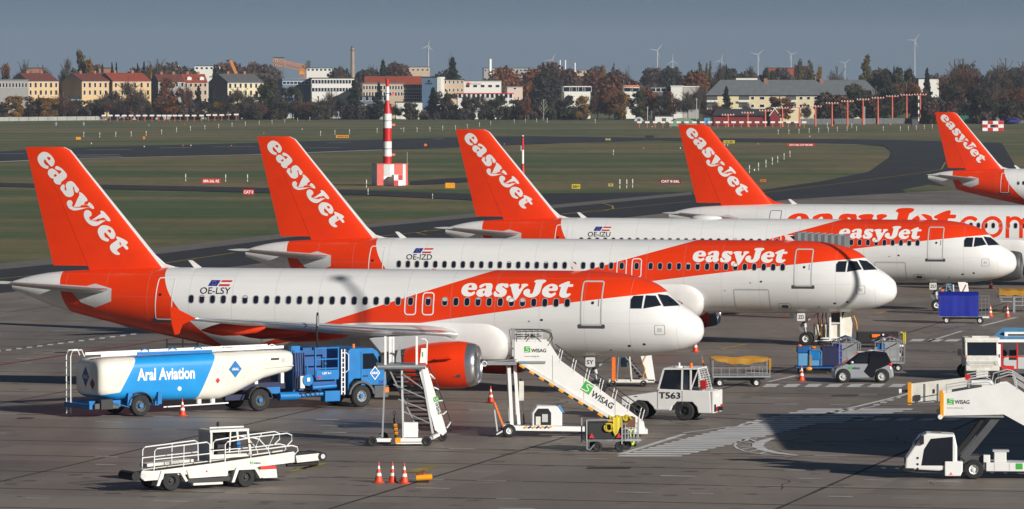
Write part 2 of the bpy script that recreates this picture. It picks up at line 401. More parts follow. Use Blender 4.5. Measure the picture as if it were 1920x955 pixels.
jb.v = [(x, y, .004) for x, y, z in jb.v]
jb.build('slab_joint', kind='structure', fix=False); sb.v = [(x, y, .008) for x, y, z in sb.v]; sb.build('joint_seal', kind='structure', fix=False)
mb = MB('zebra_white')
def quadpx(mb, x0, x1, y0, y1, sk=0, m=None, z=.012): mb.add([G(x0, y1, z), G(x1, y1, z), G(x1 + sk, y0, z), G(x0 + sk, y0, z)], [(0, 1, 2, 3)], m)
for i in range(17):
    y = 856 - i * 3.7; q = (855 - y) / 58.0; quadpx(mb, 1160 + q * 225, 1280 + q * 245, y - 2.3, y, 6)
for i in range(8):
    y = 793 - i * 3.5; quadpx(mb, 1396 + (793 - y) * 4.6, 1560 + (793 - y) * 5.2 + 20, y - 2.0, y, 6)
mb.build('zebra_crossing', kind='structure', fix=False)
mb = MB('road_white')
for i in range(8): quadpx(mb, 1436 + i * 39.5 - 8, 1436 + i * 39.5 + 17, 720, 726, 10)
for i in range(6): quadpx(mb, 1703 + i * 33.5, 1727 + i * 33.5, 636, 640.5, 9)
for i in range(5): quadpx(mb, 1588 + i * 44, 1616 + i * 44, 784, 789, 12)
for i in range(4): quadpx(mb, 1636 + i * 13, 1648 + i * 13, 758 - i * 4.5, 760.5 - i * 4.5, 3)
for i in range(14): quadpx(mb, -10 + i * 19.5, 0 + i * 19.5, 657.5 - i * 2.45, 660 - i * 2.45, 3)
mb.build('dashed_line', kind='structure', fix=False)
mb = MB('road_white')
for L, w in (([(1160, 853), (1283, 814)], .28), ([(1440, 716), (1492, 704.5)], .22), ([(1740, 640.5), (1803, 621)], .22), ([(1840, 611.5), (1906, 595)], .28), ([(1245, 813), (1150, 813)], .08), ([(1330, 787), (1240, 794)], .07), ([(1280, 812), (1400, 796), (1560, 775), (1640, 762)], .14), ([(1540, 778), (1650, 752), (1690, 742), (1740, 727)], .25), ([(100, 620), (198, 621.5)], .18), ([(1345, 760), (1600, 758)], .07), ([(920, 818), (1010, 795)], .1), ([(1360, 910), (1920, 917)], .06), ([(880, 906), (980, 903)], .05)):
    strip(mb, L, w, .012)
def arcpx(mb, cx, cy, rx, ry, a0, a1, w, n=16):
    strip(mb, [(cx + rx * math.cos(R(a0 + (a1 - a0) * i / n)), cy + ry * math.sin(R(a0 + (a1 - a0) * i / n))) for i in range(n + 1)], w, .012)
strip(mb, [(1440, 820.5), (1415, 821), (1395, 824.5), (1381, 830), (1377, 836), (1383, 841), (1397, 846), (1420, 850.5), (1450, 854), (1490, 856.5), (1570, 858.5)], .12, .012)
mb.poly([G(x, y, .016) for x, y in ((1444, 821), (1424, 826), (1410, 832), (1410, 838), (1424, 844), (1450, 850), (1490, 854.5), (1500, 854), (1462, 848.5), (1440, 843), (1431, 837), (1434, 831), (1446, 825), (1456, 821))])
for x0, y0, x1, y1 in ((1405, 823, 1420, 829), (1390, 828, 1410, 831), (1380, 835, 1408, 836), (1388, 843, 1412, 839), (1405, 847, 1422, 843), (1425, 851, 1436, 847)): strip(mb, [(x0, y0), (x1, y1)], .12, .02)
mb.build('stand_line', kind='structure', fix=False)
mb = MB('road_red'); strip(mb, [(-40, 690), (0, 684), (268, 644), (330, 634)], .3, .016); strip(mb, [(560, 838), (960, 850), (1500, 856.5), (1700, 858)], .10, .016); mb.build('red_line', kind='structure', fix=False)
mb = MB('road_yellow')
for L, w in (([(540, 885), (612, 868)], .25), ([(560, 879), (596, 873)], .5), ([(775, 886), (812, 873)], .6), ([(960, 742), (1012, 735)], .3), ([(1350, 655), (1400, 645)], .35), ([(1640, 589), (1670, 583)], .4), ([(1480, 657), (1530, 650)], .3), ([(1860, 588), (1895, 580)], .6)): strip(mb, L, w, .016)
mb.build('yellow_line', kind='structure', fix=False)
mb = MB('joint')
for x0, y0, x1, y1 in ((1098, 876, 1180, 879), (1556, 741, 1606, 743), (100, 660, 128, 662), (30, 783, 60, 785)): quadpx(mb, x0, x1, y0, y1, 6)
mb.build('drain_cover', kind='structure', fix=False)
# ---------------------------------------------------------------- town beyond the airfield
for a in [('wall_peach', (.62, .43, .22), .8, 0, .06), ('wall_cream', (.68, .58, .36), .8, 0, .06), ('wall_brown', (.44, .34, .22), .85, 0, .1), ('wall_slate', (.13, .15, .18), .85, 0, .08), ('wall_grey', (.34, .33, .31), .85, 0, .1),
          ('wall_white', (.72, .70, .64), .8, 0, .06), ('wall_beige', (.50, .38, .26), .8, 0, .08), ('wall_pink', (.66, .50, .42), .8, 0, .06), ('wall_blue', (.10, .17, .26), .6, 0, .08), ('wall_dark', (.09, .09, .095), .8, 0, .1),
          ('roof_brown', (.17, .045, .03), .8, 0, .2, 1), ('roof_red', (.30, .055, .024), .8, 0, .2, 1), ('roof_grey', (.12, .12, .12), .8, 0, .25, 1.2), ('roof_tin', (.17, .185, .19), .5, .2, .12, .6), ('roof_dark', (.035, .036, .04), .8, 0, .15),
          ('bark', (.085, .065, .05), .9, 0, .2, 1), ('birch_bark', (.55, .52, .47), .8, 0, .3, 1), ('brick', (.30, .14, .09), .85, 0, .15, 1), ('chimney_brick', (.34, .24, .17), .85, 0, .12, .5), ('tent_green', (.17, .27, .18), .6, 0, .08), ('crane_orange', (.62, .22, .05), .5, 0, .1),
          ('turbine', (.42, .43, .44), .5, 0, .02), ('mast_red', (.66, .12, .06), .55, 0, .08), ('mast_grey', (.40, .41, .41), .5, 0, .1), ('fence_pale', (.34, .34, .31), .7, 0, .12, .3), ('van_green', (.01, .13, .09), .4, 0, .05)]: mat(*a)
def leafmat(nm, c1, c2):
    t = NT(nm); a = t.ramp(t.noise(.45, 3), .35, .65); b = t.ramp(t.noise(2.2, 2), .3, .7)
    M[nm] = t.fin(t.mix(b, t.mix(a, c1, c2), t.mix(a, tuple(x * .75 for x in c1), tuple(x * 1.15 for x in c2))), .9)
    o = next(n for n in t.t.nodes if n.type == 'OUTPUT_MATERIAL'); tl = t.n('ShaderNodeBsdfTranslucent'); mx = t.n('ShaderNodeMixShader'); mx.inputs[0].default_value = .45
    t.put(tl.inputs[0], t.b.inputs['Base Color'].links[0].from_socket); t.t.links.new(t.b.outputs[0], mx.inputs[1]); t.t.links.new(tl.outputs[0], mx.inputs[2]); t.t.links.new(mx.outputs[0], o.inputs[0])
for a in (('leaf_rust', (0.150, 0.050, 0.018), (0.330, 0.118, 0.032)), ('leaf_gold', (0.240, 0.125, 0.020), (0.480, 0.260, 0.040)), ('leaf_green', (0.041, 0.051, 0.024), (0.099, 0.099, 0.041)), ('leaf_conifer', (0.017, 0.027, 0.020), (0.044, 0.061, 0.041)), ('leaf_olive', (0.102, 0.088, 0.034), (0.212, 0.170, 0.058)), ('twig', (0.085, 0.061, 0.048), (0.167, 0.122, 0.095)), ('twig_red', (0.099, 0.054, 0.037), (0.187, 0.099, 0.065)), ('leaf_dark', (0.034, 0.034, 0.024), (0.088, 0.068, 0.037))): leafmat(*a)
rs = np.random.RandomState(3)
def leaves(mb, cen, rad, n, size, m, thin=1.0, shell=.5):
    """n small faces through a lumpy volume: cen/rad are the clumps"""
    w = np.array([r[0] * r[1] * r[2] for r in rad]) ** .67; w /= w.sum()
    idx = rs.choice(len(cen), n, p=w)
    d = rs.normal(size=(n, 3)); d /= np.linalg.norm(d, axis=1)[:, None]
    r = (shell + (1 - shell) * rs.rand(n)) ** .8
    p = np.array(cen)[idx] + d * np.array(rad)[idx] * (r * (.85 + .3 * rs.rand(n)))[:, None]
    a = rs.normal(size=(n, 3)); a /= np.linalg.norm(a, axis=1)[:, None]
    b = np.cross(a, rs.normal(size=(n, 3))); b /= np.linalg.norm(b, axis=1)[:, None]
    s = (size * (.6 + .8 * rs.rand(n)))[:, None]
    if thin < 1: b = b * 0 + d * .6 + np.array([0, 0, .8]) + .5 * b; a = np.cross(b, a); a /= np.linalg.norm(a, axis=1)[:, None]
    q = np.stack([p - a * s * thin - b * s, p + a * s * thin - b * s, p + a * s * thin * .7 + b * s, p - a * s * thin * .7 + b * s], 1).reshape(-1, 3)
    o = len(mb.v); mb.v += [tuple(x) for x in q]
    if m not in mb.mn: mb.mn.append(m)
    k = mb.mn.index(m); mb.f += [[o + 4 * i, o + 4 * i + 1, o + 4 * i + 2, o + 4 * i + 3] for i in range(n)]; mb.mi += [k] * n
def limbs(mb, h, spread, n, m, r0=.035, top=.95):
    mb.tube([(0, 0, 0), (.02 * h, 0, h * .3), (0, .015 * h, h * .6), (0, 0, h * top)], h * r0 * .5, m, 5)
    for i in range(n):
        a = i * 2.4 + rs.rand(); z = h * (.22 + .6 * i / n); L = spread * (1.1 - .5 * i / n)
        p = (math.cos(a) * L * .45, math.sin(a) * L * .45, z + L * .35); q = (math.cos(a) * L, math.sin(a) * L, min(h, z + L * .85))
        mb.tube([(0, 0, z), p, q], h * r0 * .17, m, 4)
        for j in range(2):
            a2 = a + rs.normal() * .7; mb.tube([p, (p[0] + math.cos(a2) * L * .5, p[1] + math.sin(a2) * L * .5, min(h, p[2] + L * .5))], h * r0 * .08, m, 3)
PROTO = {}
def proto(kind, v):
    """a ten metre tree of one kind: trunk part and crown part"""
    k = (kind, v)
    if k in PROTO: return PROTO[k]
    cr = MB(); tr = MB(); h = 10.0
    if kind == 'conifer':
        tr.cyl((0, 0, 0), (0, 0, 9.5), .22, 'bark', .04, 6)
        for i in range(15):
            z = 1.0 + i * .6; r = (2.7 - i * .175) * (.8 + .4 * rs.rand())
            for j in range(6):
                a = rs.rand() * 6.28
                leaves(cr, [(math.cos(a) * r * .55, math.sin(a) * r * .55, z)], [(r * .55, r * .55, .28)], 30, .2, 'leaf_conifer', shell=.1)
        leaves(cr, [(0, 0, 9.5)], [(.25, .25, .6)], 14, .2, 'leaf_conifer')
    elif kind == 'poplar':
        limbs(tr, h, 1.2, 8, 'bark')
        cen = [(rs.normal() * .35, rs.normal() * .35, 1.6 + i * .62) for i in range(14)]; rad = [(1.5 - abs(i - 5) * .11, 1.5 - abs(i - 5) * .11, .8) for i in range(14)]
        leaves(cr, cen, rad, 1800, .16, 'leaf_olive')
    elif kind in ('bare', 'bare_red', 'thin'):
        m = 'twig' if kind != 'bare_red' else 'twig_red'
        limbs(tr, h, 3.4, 12, 'bark' if kind != 'thin' else 'birch_bark', .03)
        if kind != 'thin':
            cen = []; rad = []
            for i in range(16):
                a = rs.rand() * 6.28; r = 3.0 * math.sqrt(rs.rand()); cen.append((math.cos(a) * r, math.sin(a) * r, 3.2 + 5.2 * rs.rand() * (1 - r / 6))); s = 1.0 + rs.rand() * .7; rad.append((s, s, s * 1.1))
            leaves(cr, cen, rad, 3400, .5, m, .06, .05); leaves(cr, cen, rad, 500, .13, 'leaf_rust' if kind == 'bare_red' else 'leaf_dark')
        else: leaves(cr, [(0, 0, 6.5)], [(2.2, 2.2, 3)], 200, .5, 'twig', .05)
    else:
        m = {'rust': 'leaf_rust', 'gold': 'leaf_gold', 'green': 'leaf_green', 'dark': 'leaf_dark'}[kind]
        limbs(tr, h, 2.8, 9, 'bark')
        cen = []; rad = []
        for i in range(20):
            a = rs.rand() * 6.28; r = 2.9 * math.sqrt(rs.rand()); z = 2.0 + 6.8 * rs.rand()
            sc = math.sqrt(max(.1, 1 - ((z - 5.2) / 4.9) ** 2)); cen.append((math.cos(a) * r * sc, math.sin(a) * r * sc, z)); s = .75 + rs.rand() * .7; rad.append((s, s, s * .9))
        leaves(cr, cen, rad, 2400, .17, m); leaves(cr, cen, rad, 500, .5, 'twig', .06)
    PROTO[k] = (tr.me('trunk', fix=False), cr.me('crown', fix=False))
    return PROTO[k]
KIND = {'conifer': 'dark evergreen conifer', 'poplar': 'tall narrow olive poplar', 'bare': 'grey brown bare tree', 'bare_red': 'reddish brown bare tree', 'thin': 'white barked leafless tree', 'rust': 'rust coloured autumn tree', 'gold': 'golden autumn tree', 'green': 'dark green leafy tree', 'dark': 'dark brown shadowy tree'}
MARKS = [(60, 'at the far left edge of the field'), (110, 'before the first peach house'), (160, 'near the brown gable wall'), (215, 'before the second peach house'), (285, 'by the bright red roof'), (350, 'left of the slate gable'), (395, 'before the slate gable'), (440, 'by the cream house with grey roof'), (500, 'right of the cream house'), (585, 'left of the white office block'), (665, 'before the white office block'), (725, 'left of the striped tower'), (790, 'right of the striped tower'), (870, 'by the tall blue wall'), (960, 'before the low shops'), (1010, 'left of the forked white tree'), (1060, 'right of the forked white tree'), (1115, 'near the white hut on the field'), (1180, 'between field hut and sign building'), (1240, 'before the orange sign building'), (1285, 'by the white cube building'), (1335, 'left of the long grey roof'), (1420, 'before the left end of the grey roof'), (1520, 'at the middle of the cream block'), (1605, 'at the right end of the grey roof'), (1660, 'behind the tall red masts'), (1715, 'behind the last red masts'), (1780, 'above the farthest airliner tail'), (1850, 'left of the chequered hut'), (1905, 'behind the chequered hut'), (9999, 'at the far right edge')]
seen_lab = set()
def tree(px, top, wid, D, kind, base=None):
    tr, cr = proto(kind, rnd.randrange(3))
    g = P(px, top, D); h = g.z
    w = wid * D / F
    lab = KIND[kind] + ' ' + next(b for a, b in MARKS if px <= a)
    back = ', behind the roofs' if top < 128 else ''
    for extra in ('', ', broad', ', slender', ', low', ', taller', ', second one', ', third one', ', fourth one'):
        l2 = lab + back + extra
        if l2 not in seen_lab: break
    seen_lab.add(l2)
    o = thing('conifer_tree' if kind == 'conifer' else 'poplar_tree' if kind == 'poplar' else 'bare_tree' if kind in ('bare', 'bare_red', 'thin') else 'autumn_tree' if kind in ('rust', 'gold') else 'leafy_tree', l2, 'tree', (g.x, D, -.1), rnd.random() * 6.28, 'trees beyond the airfield')
    nat = {'conifer': 5.0, 'poplar': 3.2}.get(kind, 7.4)
    o.scale = (w / nat, w / nat, (h + .1) / 10)
    link('trunk', tr, o); link('crown', cr, o)
DT = 1905
for px, top, wid, kind, dd in [(5, 118, 32, 'rust', 200), (45, 106, 40, 'bare', 190), (30, 178, 52, 'gold', -32), (72, 176, 60, 'dark', 5), (92, 183, 40, 'gold', -34), (118, 170, 58, 'bare_red', 2), (80, 117, 48, 'bare', 200), (125, 106, 38, 'bare', 190), (154, 97, 30, 'poplar', 190), (168, 106, 22, 'gold', 186), (192, 120, 18, 'conifer', 190), (210, 117, 18, 'conifer', 195), (218, 117, 16, 'conifer', 199), (150, 185, 46, 'dark', 6), (176, 184, 42, 'green', 4), (200, 168, 52, 'bare', 12), (240, 150, 78, 'bare', -32), (222, 178, 60, 'bare_red', -3), (268, 182, 46, 'dark', 0), (258, 119, 18, 'conifer', 190), (270, 115, 20, 'conifer', 192), (295, 105, 58, 'bare', 196), (280, 117, 16, 'gold', 180), (322, 146, 56, 'rust', 10), (312, 176, 56, 'rust', -34), (350, 150, 30, 'bare_red', 6), (372, 160, 26, 'conifer', 6), (397, 164, 32, 'conifer', 9), (384, 188, 44, 'dark', -2), (410, 190, 28, 'gold', -33), (446, 160, 64, 'bare', -32), (482, 188, 50, 'bare_red', -2), (402, 121, 26, 'conifer', 190), (466, 112, 34, 'bare', 200), (508, 142, 62, 'green', 8), (548, 158, 50, 'green', 12), (530, 184, 60, 'dark', 0), (565, 182, 60, 'bare_red', 4), (597, 178, 50, 'bare', 7), (622, 164, 46, 'bare', 12), (664, 150, 44, 'conifer', 6), (710, 155, 30, 'conifer', 6), (718, 112, 40, 'conifer', 190), (700, 116, 26, 'bare', 210), (640, 122, 46, 'bare_red', 205), (770, 190, 42, 'green', -10), (742, 192, 30, 'bare_red', -4), (848, 107, 50, 'conifer', 196), (846, 104, 20, 'bare', 205), (812, 164, 40, 'conifer', 8), (838, 166, 48, 'dark', 4), (880, 172, 46, 'dark', 2), (905, 178, 46, 'bare', 4), (938, 176, 56, 'green', 4), (972, 180, 42, 'dark', 2), (985, 182, 30, 'rust', -32), (1019, 184, 20, 'thin', -36), (1030, 176, 56, 'dark', 12), (1066, 176, 48, 'green', 6), (1092, 178, 36, 'gold', -32), (1120, 176, 46, 'bare_red', -28), (1142, 172, 32, 'rust', -30), (1166, 172, 38, 'gold', -34), (1196, 166, 48, 'green', 4), (1216, 160, 46, 'rust', 8), (1240, 176, 46, 'dark', 2), (1262, 172, 32, 'rust', 5), (1290, 170, 46, 'bare', 4), (1312, 152, 48, 'bare', 12), (1362, 162, 34, 'conifer', -135), (1340, 188, 44, 'bare_red', -135), (1462, 178, 56, 'rust', -138), (1558, 184, 36, 'rust', -138), (1600, 152, 62, 'green', -135), (1624, 107, 27, 'poplar', 100), (1650, 128, 40, 'green', 100), (1676, 119, 50, 'green', 90), (1706, 124, 34, 'green', 96), (1400, 190, 30, 'bare', -140), (1510, 192, 26, 'bare', -140), (1620, 176, 50, 'dark', -150), (1642, 158, 66, 'dark', -128), (1700, 150, 66, 'rust', -60), (1722, 158, 50, 'rust', -66), (1672, 160, 60, 'green', -140), (1738, 128, 32, 'conifer', -40), (1776, 150, 64, 'dark', -60), (1806, 104, 84, 'bare_red', -20), (1790, 106, 50, 'bare', -10), (1836, 152, 84, 'dark', -64), (1872, 118, 60, 'bare', -30), (1886, 103, 56, 'bare', -24), (1918, 110, 56, 'bare', -30), (1862, 158, 60, 'bare_red', -70), (1908, 160, 60, 'rust', -70), (1752, 178, 50, 'dark', -74), (1810, 182, 70, 'dark', -80), (1890, 184, 70, 'dark', -80),
                              (1408, 120, 30, 'bare', 250), (1350, 116, 40, 'bare', 260), (1362, 122, 18, 'conifer', 240), (1442, 126, 40, 'green', 120), (1500, 114, 16, 'poplar', 300), (1520, 116, 16, 'poplar', 300), (1536, 120, 14, 'gold', 300), (1570, 120, 50, 'bare', 250), (1130, 118, 14, 'gold', 400), (1178, 118, 16, 'bare', 400), (1325, 122, 10, 'poplar', 350), (1332, 118, 9, 'poplar', 350), (1313, 119, 12, 'poplar', 350), (1150, 122, 10, 'poplar', 420)]:
    tree(px, top, wid, DT + dd, kind)
def thicket(name, x0, x1, ytop, D, dep, n, size, mats, zlo=0):
    """a far wood or hedge that reads as one mass"""
    mb = MB()
    a, b = P(x0, ytop, D), P(x1, ytop, D); h = a.z
    k = int((b.x - a.x) / (h * .45)); cen = []; rad = []
    for i in range(k):
        f = rs.rand(); s = h * (.22 + .25 * rs.rand())
        cen.append((a.x + (b.x - a.x) * f, D + dep * rs.rand(), zlo + (h - zlo) * (.3 + .5 * rs.rand()))); rad.append((s, s, s))
        cen.append((cen[-1][0], cen[-1][1], zlo + (h - zlo) * .25)); rad.append((s, s, (h - zlo) * .3))
    sel = rs.randint(0, len(mats), len(cen))
    for j, m in enumerate(mats):
        c = [cen[i] for i in range(len(cen)) if sel[i] == j]; r = [rad[i] for i in range(len(cen)) if sel[i] == j]
        if c: leaves(mb, c, r, int(n * len(c) / len(cen)), size, m)
    return mb.build(name, kind='stuff', fix=False)
thicket('undergrowth', -60, 530, 196, 1890, 40, 36000, 0.40, ['leaf_dark', 'twig', 'twig_red', 'leaf_dark'])
thicket('undergrowth', 480, 1240, 202, 1890, 40, 36000, 0.40, ['leaf_dark', 'twig', 'leaf_green', 'leaf_dark'])
thicket('undergrowth', 1560, 1990, 186, 1700, 90, 40000, 0.45, ['leaf_dark', 'twig', 'leaf_dark', 'twig_red'])
thicket('distant_wood', -60, 560, 128, 2450, 160, 32000, 0.65, ['twig', 'twig_red', 'leaf_dark'])
thicket('distant_wood', 480, 1330, 131, 2500, 160, 48000, 0.65, ['twig_red', 'twig', 'leaf_rust', 'leaf_dark'])
thicket('distant_wood', 900, 1330, 140, 2250, 120, 32000, 0.55, ['twig_red', 'leaf_rust', 'twig', 'leaf_dark'])
thicket('distant_wood', 1280, 1990, 130, 2500, 160, 36000, 0.65, ['twig', 'twig_red', 'leaf_dark'])
thicket('distant_wood', 550, 940, 150, 2150, 60, 20000, 0.50, ['twig_red', 'twig', 'leaf_rust'])

WIN = {}
def win(parent, x, y, z, w, h, frame='print_white', rz=0, glass='window_glass'):
    k = (round(w, 2), round(h, 2), frame, glass)
    if k not in WIN:
        m = MB(frame); f = min(.12, w * .12)
        m.box(-w / 2, -w / 2 + f, -.06, 0, 0, h); m.box(w / 2 - f, w / 2, -.06, 0, 0, h); m.box(-w / 2 + f, w / 2 - f, -.06, 0, 0, f); m.box(-w / 2 + f, w / 2 - f, -.06, 0, h - f, h)
        m.box(-w / 2 + f, w / 2 - f, -.02, 0, f, h - f, glass)
        WIN[k] = m.me('window')
    o = link('window', WIN[k], parent, loc=(x, y, z)); o.rotation_euler = (0, 0, rz); return o
def hz(y, D): return P(960, y, D).z
def house(label, x0, x1, yr, ye, D, wall, roof, phi=14, dep=11, gable=None, cols=4, rows=(157, 172, 187), wsz=(1.1, 2.0), chim=2, skip=()):
    """gabled terrace house; its front runs from photo column x0 to x1"""
    ph = R(phi); X0 = (x0 - 960) * D / F; L = (x1 - x0) * D / F / math.cos(ph); zr, ze = hz(yr, D), hz(ye, D)
    t = thing('town_house', label, 'house', (X0, D, -.1), ph, 'houses beyond the airfield')
    g = gable or wall; b = MB(wall); W_ = dep
    b.add([(0, 0, 0), (L, 0, 0), (L, 0, ze), (0, 0, ze), (0, W_, 0), (L, W_, 0), (L, W_, ze), (0, W_, ze), (0, W_ / 2, zr), (L, W_ / 2, zr)], [(0, 1, 2, 3), (5, 4, 7, 6)], wall)
    b.add([(0, 0, 0), (0, W_, 0), (0, W_, ze), (0, W_ / 2, zr), (0, 0, ze)], [(0, 1, 2, 3, 4)], g); b.add([(L, 0, 0), (L, W_, 0), (L, W_, ze), (L, W_ / 2, zr), (L, 0, ze)], [(4, 3, 2, 1, 0)], g)
    b.build('wall', t, weld=True)
    r = MB(roof); k = .35; sl = (zr - ze) / (W_ / 2)
    for s2, y0 in ((1, -k), (-1, W_ + k)):
        r.add([(.02, y0, ze - k * sl + .06), (L - .02, y0, ze - k * sl + .06), (L - .02, W_ / 2, zr + .06), (.02, W_ / 2, zr + .06), (.02, y0, ze - k * sl + .3), (L - .02, y0, ze - k * sl + .3), (L - .02, W_ / 2, zr + .3), (.02, W_ / 2, zr + .3)], [(0, 1, 2, 3), (7, 6, 5, 4), (0, 4, 5, 1), (1, 5, 6, 2), (2, 6, 7, 3), (3, 7, 4, 0)])
    ro = r.build('roof', t)
    for i in range(chim):
        x = L * (i + .6) / (chim + .2); MB('brick').box(x - .5, x + .5, W_ / 2 - .4, W_ / 2 + .4, zr - .4, zr + 1.3).build('chimney', ro)
    for i in range(3):
        x = L * (.2 + .3 * i); q = W_ * .22; z = ze + q * sl + .3
        MB('dark_grey').add([(x - .3, q - .3, z - .3 * sl + .03), (x + .3, q - .3, z - .3 * sl + .03), (x + .3, q + .3, z + .3 * sl + .03), (x - .3, q + .3, z + .3 * sl + .03)], [(0, 1, 2, 3)]).build('skylight', ro)
    MB('wall_white').box(0, L, -.18, 0, ze - .32, ze - .1).build('cornice', t)
    for yy in rows:
        for c in range(cols):
            if (c, yy) in skip: continue
            win(t, L * (c + .5) / cols, -.001, hz(yy + 6, D), wsz[0], wsz[1], 'wall_white' if (c + yy) % 3 else 'wall_beige')
    return t
HD = 1975
house('peach coloured house with brown roof at the far left', 53, 108, 138, 152.5, HD, 'wall_peach', 'roof_brown', gable='wall_brown', cols=6, dep=20, phi=27, rows=(158, 172))
house('peach coloured house with broad brown gable wall', 154, 211, 138.5, 152.5, HD, 'wall_peach', 'roof_brown', 28, 21, 'wall_brown', 6, (158, 172))
house('peach coloured house with bright red roof', 211.5, 281, 137.5, 152.5, HD + 4, 'wall_peach', 'roof_red', 28, 17, 'wall_dark', 6, (158, 172))
house('pale grey house with dull brown roof behind bare trees', 297, 346, 140, 153.5, HD + 14, 'wall_grey', 'roof_brown', 17, 15, 'wall_slate', 5)
hh = house('small pale house with orange roof and white dormers', 345, 389, 140, 155, HD + 22, 'wall_beige', 'roof_red', 14, 13, 'wall_dark', 5)
for x in (2.6, 7.8): MB('wall_white').prism([(x - .9, hz(150, HD)), (x + .9, hz(150, HD)), (x + .9, hz(145, HD)), (x, hz(143, HD)), (x - .9, hz(145, HD))], 1.6, 4).build('dormer', hh)
house('cream house with grey roof and tall slate gable', 427, 493.5, 139.5, 155, HD - 20, 'wall_cream', 'roof_grey', 26, 20, 'wall_slate', 7, (159, 173))
house('low house with dark hipped roof among trees', 690, 735, 196, 205, 1915, 'wall_grey', 'roof_dark', 5, 8, cols=3, rows=(208,), chim=0)
house('small white house with blue roof behind hedge', 133, 152, 180, 186, 1925, 'wall_white', 'roof_dark', 14, 8, cols=4, rows=(190,), wsz=(1.2, 2.2), chim=0)
house('dark roofed shed with a row of skylights', 560, 612, 198, 212, 1915, 'wall_dark', 'roof_dark', 5, 9, cols=2, rows=(215,), chim=0)
def block(label, x0, x1, yt, D, wall, phi=6, dep=14, cols=0, rows=(), wsz=(1.3, 1.6), roof='roof_dark', name='office_block', cat='building', side=None, yb=None):
    ph = R(phi); X0 = (x0 - 960) * D / F; L = (x1 - x0) * D / F / math.cos(ph); h = hz(yt, D); zb = hz(yb, D) if yb else 0
    t = thing(name, label, cat, (X0, D, -.1), ph, 'blocks beyond the airfield')
    MB(wall).box(0, L, 0, dep, zb, h).build('wall', t)
    MB(roof).box(-.25, L + .25, -.25, dep + .25, h + .002, h + .35).build('roof', t)
    for yy in rows:
        for c in range(cols): win(t, L * (c + .5) / cols, -.001, hz(yy, D), wsz[0], wsz[1])
    return t, L, h
def sign(t, body, x, z, w, h, m, y=-.08): text(body, (x, y, z), (1, 0, 0), (0, 0, 1), w, h, m, t, 'sign_lettering', .03)
block('grey flat roofed workshop with white window bands at far left', -8, 52, 150, 1940, 'wall_grey', 4, 10, 10, (164,), (.9, 1.9), 'roof_tin')
block('long white office block with two rows of windows', 585, 664, 147, HD, 'wall_white', 7, 14, 14, (157, 172), (1.5, 1.7))
block('blue glazed wing left of the white office block', 530, 585, 149, HD + 6, 'wall_blue', 12, 12, 8, (158,), (1.6, 1.2), 'roof_tin')
block('dark grey low block behind the striped tower', 660, 728, 181, 1925, 'wall_slate', 4, 12, 6, (189, 205), (1.6, 1.8))
block('beige office with wide window band behind the striped tower', 680, 756, 157, 1960, 'wall_beige', 4, 12, 14, (168, 180), (.9, 1.7), 'roof_tin')
t, L, h = block('dark glazed office right of the beige office', 757, 792, 160, 1962, 'wall_dark', 4, 12, 9, (174, 166, 185), (1.0, 1.4))
house('long hall with bright red roof behind the offices', 684, 792, 144, 159, 2010, 'wall_white', 'roof_red', 3, 14, cols=0, rows=(), chim=0)
t, L, h = block('tall blue windowless wall with a small emblem and lettering', 791, 821, 145, 1955, 'wall_blue', -8, 12, 0, ())
sign(t, 'brandt', 1.6, hz(158, 1955), 2.6, .8, 'print_black'); MB('print_black').cyl((2.9, -.1, hz(152, 1955)), (2.9, .05, hz(152, 1955)), .5, n=14).build('emblem', t)
MB('wall_white').box(L - .3, L + 1.2, -.2, 11, 0, h + .2).build('edge_wall', t)
block('square beige apartment block with small windows', 824, 870, 150, 1962, 'wall_beige', 6, 12, 6, (157, 172), (.8, 1.4))
t, L, h = block('low white shop with a pale roof sign', 870, 940, 152, 1985, 'wall_white', 4, 12, 5, (164,), (1.8, 1.2), 'roof_tin')
sign(t, 'bolden', 2.6, hz(159, 1985), 4.6, 1.1, 'light_grey'); MB('red_paint').ell((1.7, -.1, hz(157, 1985)), (.8, .06, .6)).build('emblem', t)
block('low white building with a red edged canopy', 858, 962, 176, 1930, 'wall_white', 3, 8, 12, (184,), (1.4, 1.8), 'red_paint')
block('pink rendered house above the hedge', 951, 980, 163, 1950, 'wall_pink', 5, 10, 1, (168,), (1.2, .9), 'roof_tin')
block('white rendered depot behind dark trees', 742, 792, 192, 1930, 'wall_white', 3, 8, 0, ())
block('white wall of a yard left of the dark evergreen', 468, 492, 183, 1925, 'wall_white', 3, 6, 0, ())
block('dark blue shed in the trees', 343, 366, 188, 1925, 'dark_navy', 3, 6, 0, ())
t, L, h = block('white pavilion with a dark glazed front', 1058, 1107, 163, 1960, 'wall_white', 6, 10, 4, (172,), (3.6, 2), 'wall_white')
block('white office with orange lettering on its roof', 1171, 1197, 165, 1955, 'wall_white', 5, 10, 2, (172,), (3.5, 2.4), 'wall_white')
sign(thing('roof_sign', 'orange lettering standing on the white office roof', 'sign', (P(1173, 160, 1953).x, 1953, 0)), 'conrad', 0, hz(163.5, 1953), 5, 1.1, 'signal_orange')
block('bright white windowless cube building', 1258, 1280, 162, 1955, 'wall_white', 0, 8, 0, (), roof='wall_white')
block('low dark workshop left of the white cube', 1220, 1258, 164, 1958, 'wall_dark', 0, 8, 4, (172,), (2, 1.6))
block('grey windowless annex right of the white cube', 1281, 1310, 163, 1960, 'wall_grey', 0, 8, 0, (), roof='wall_white')
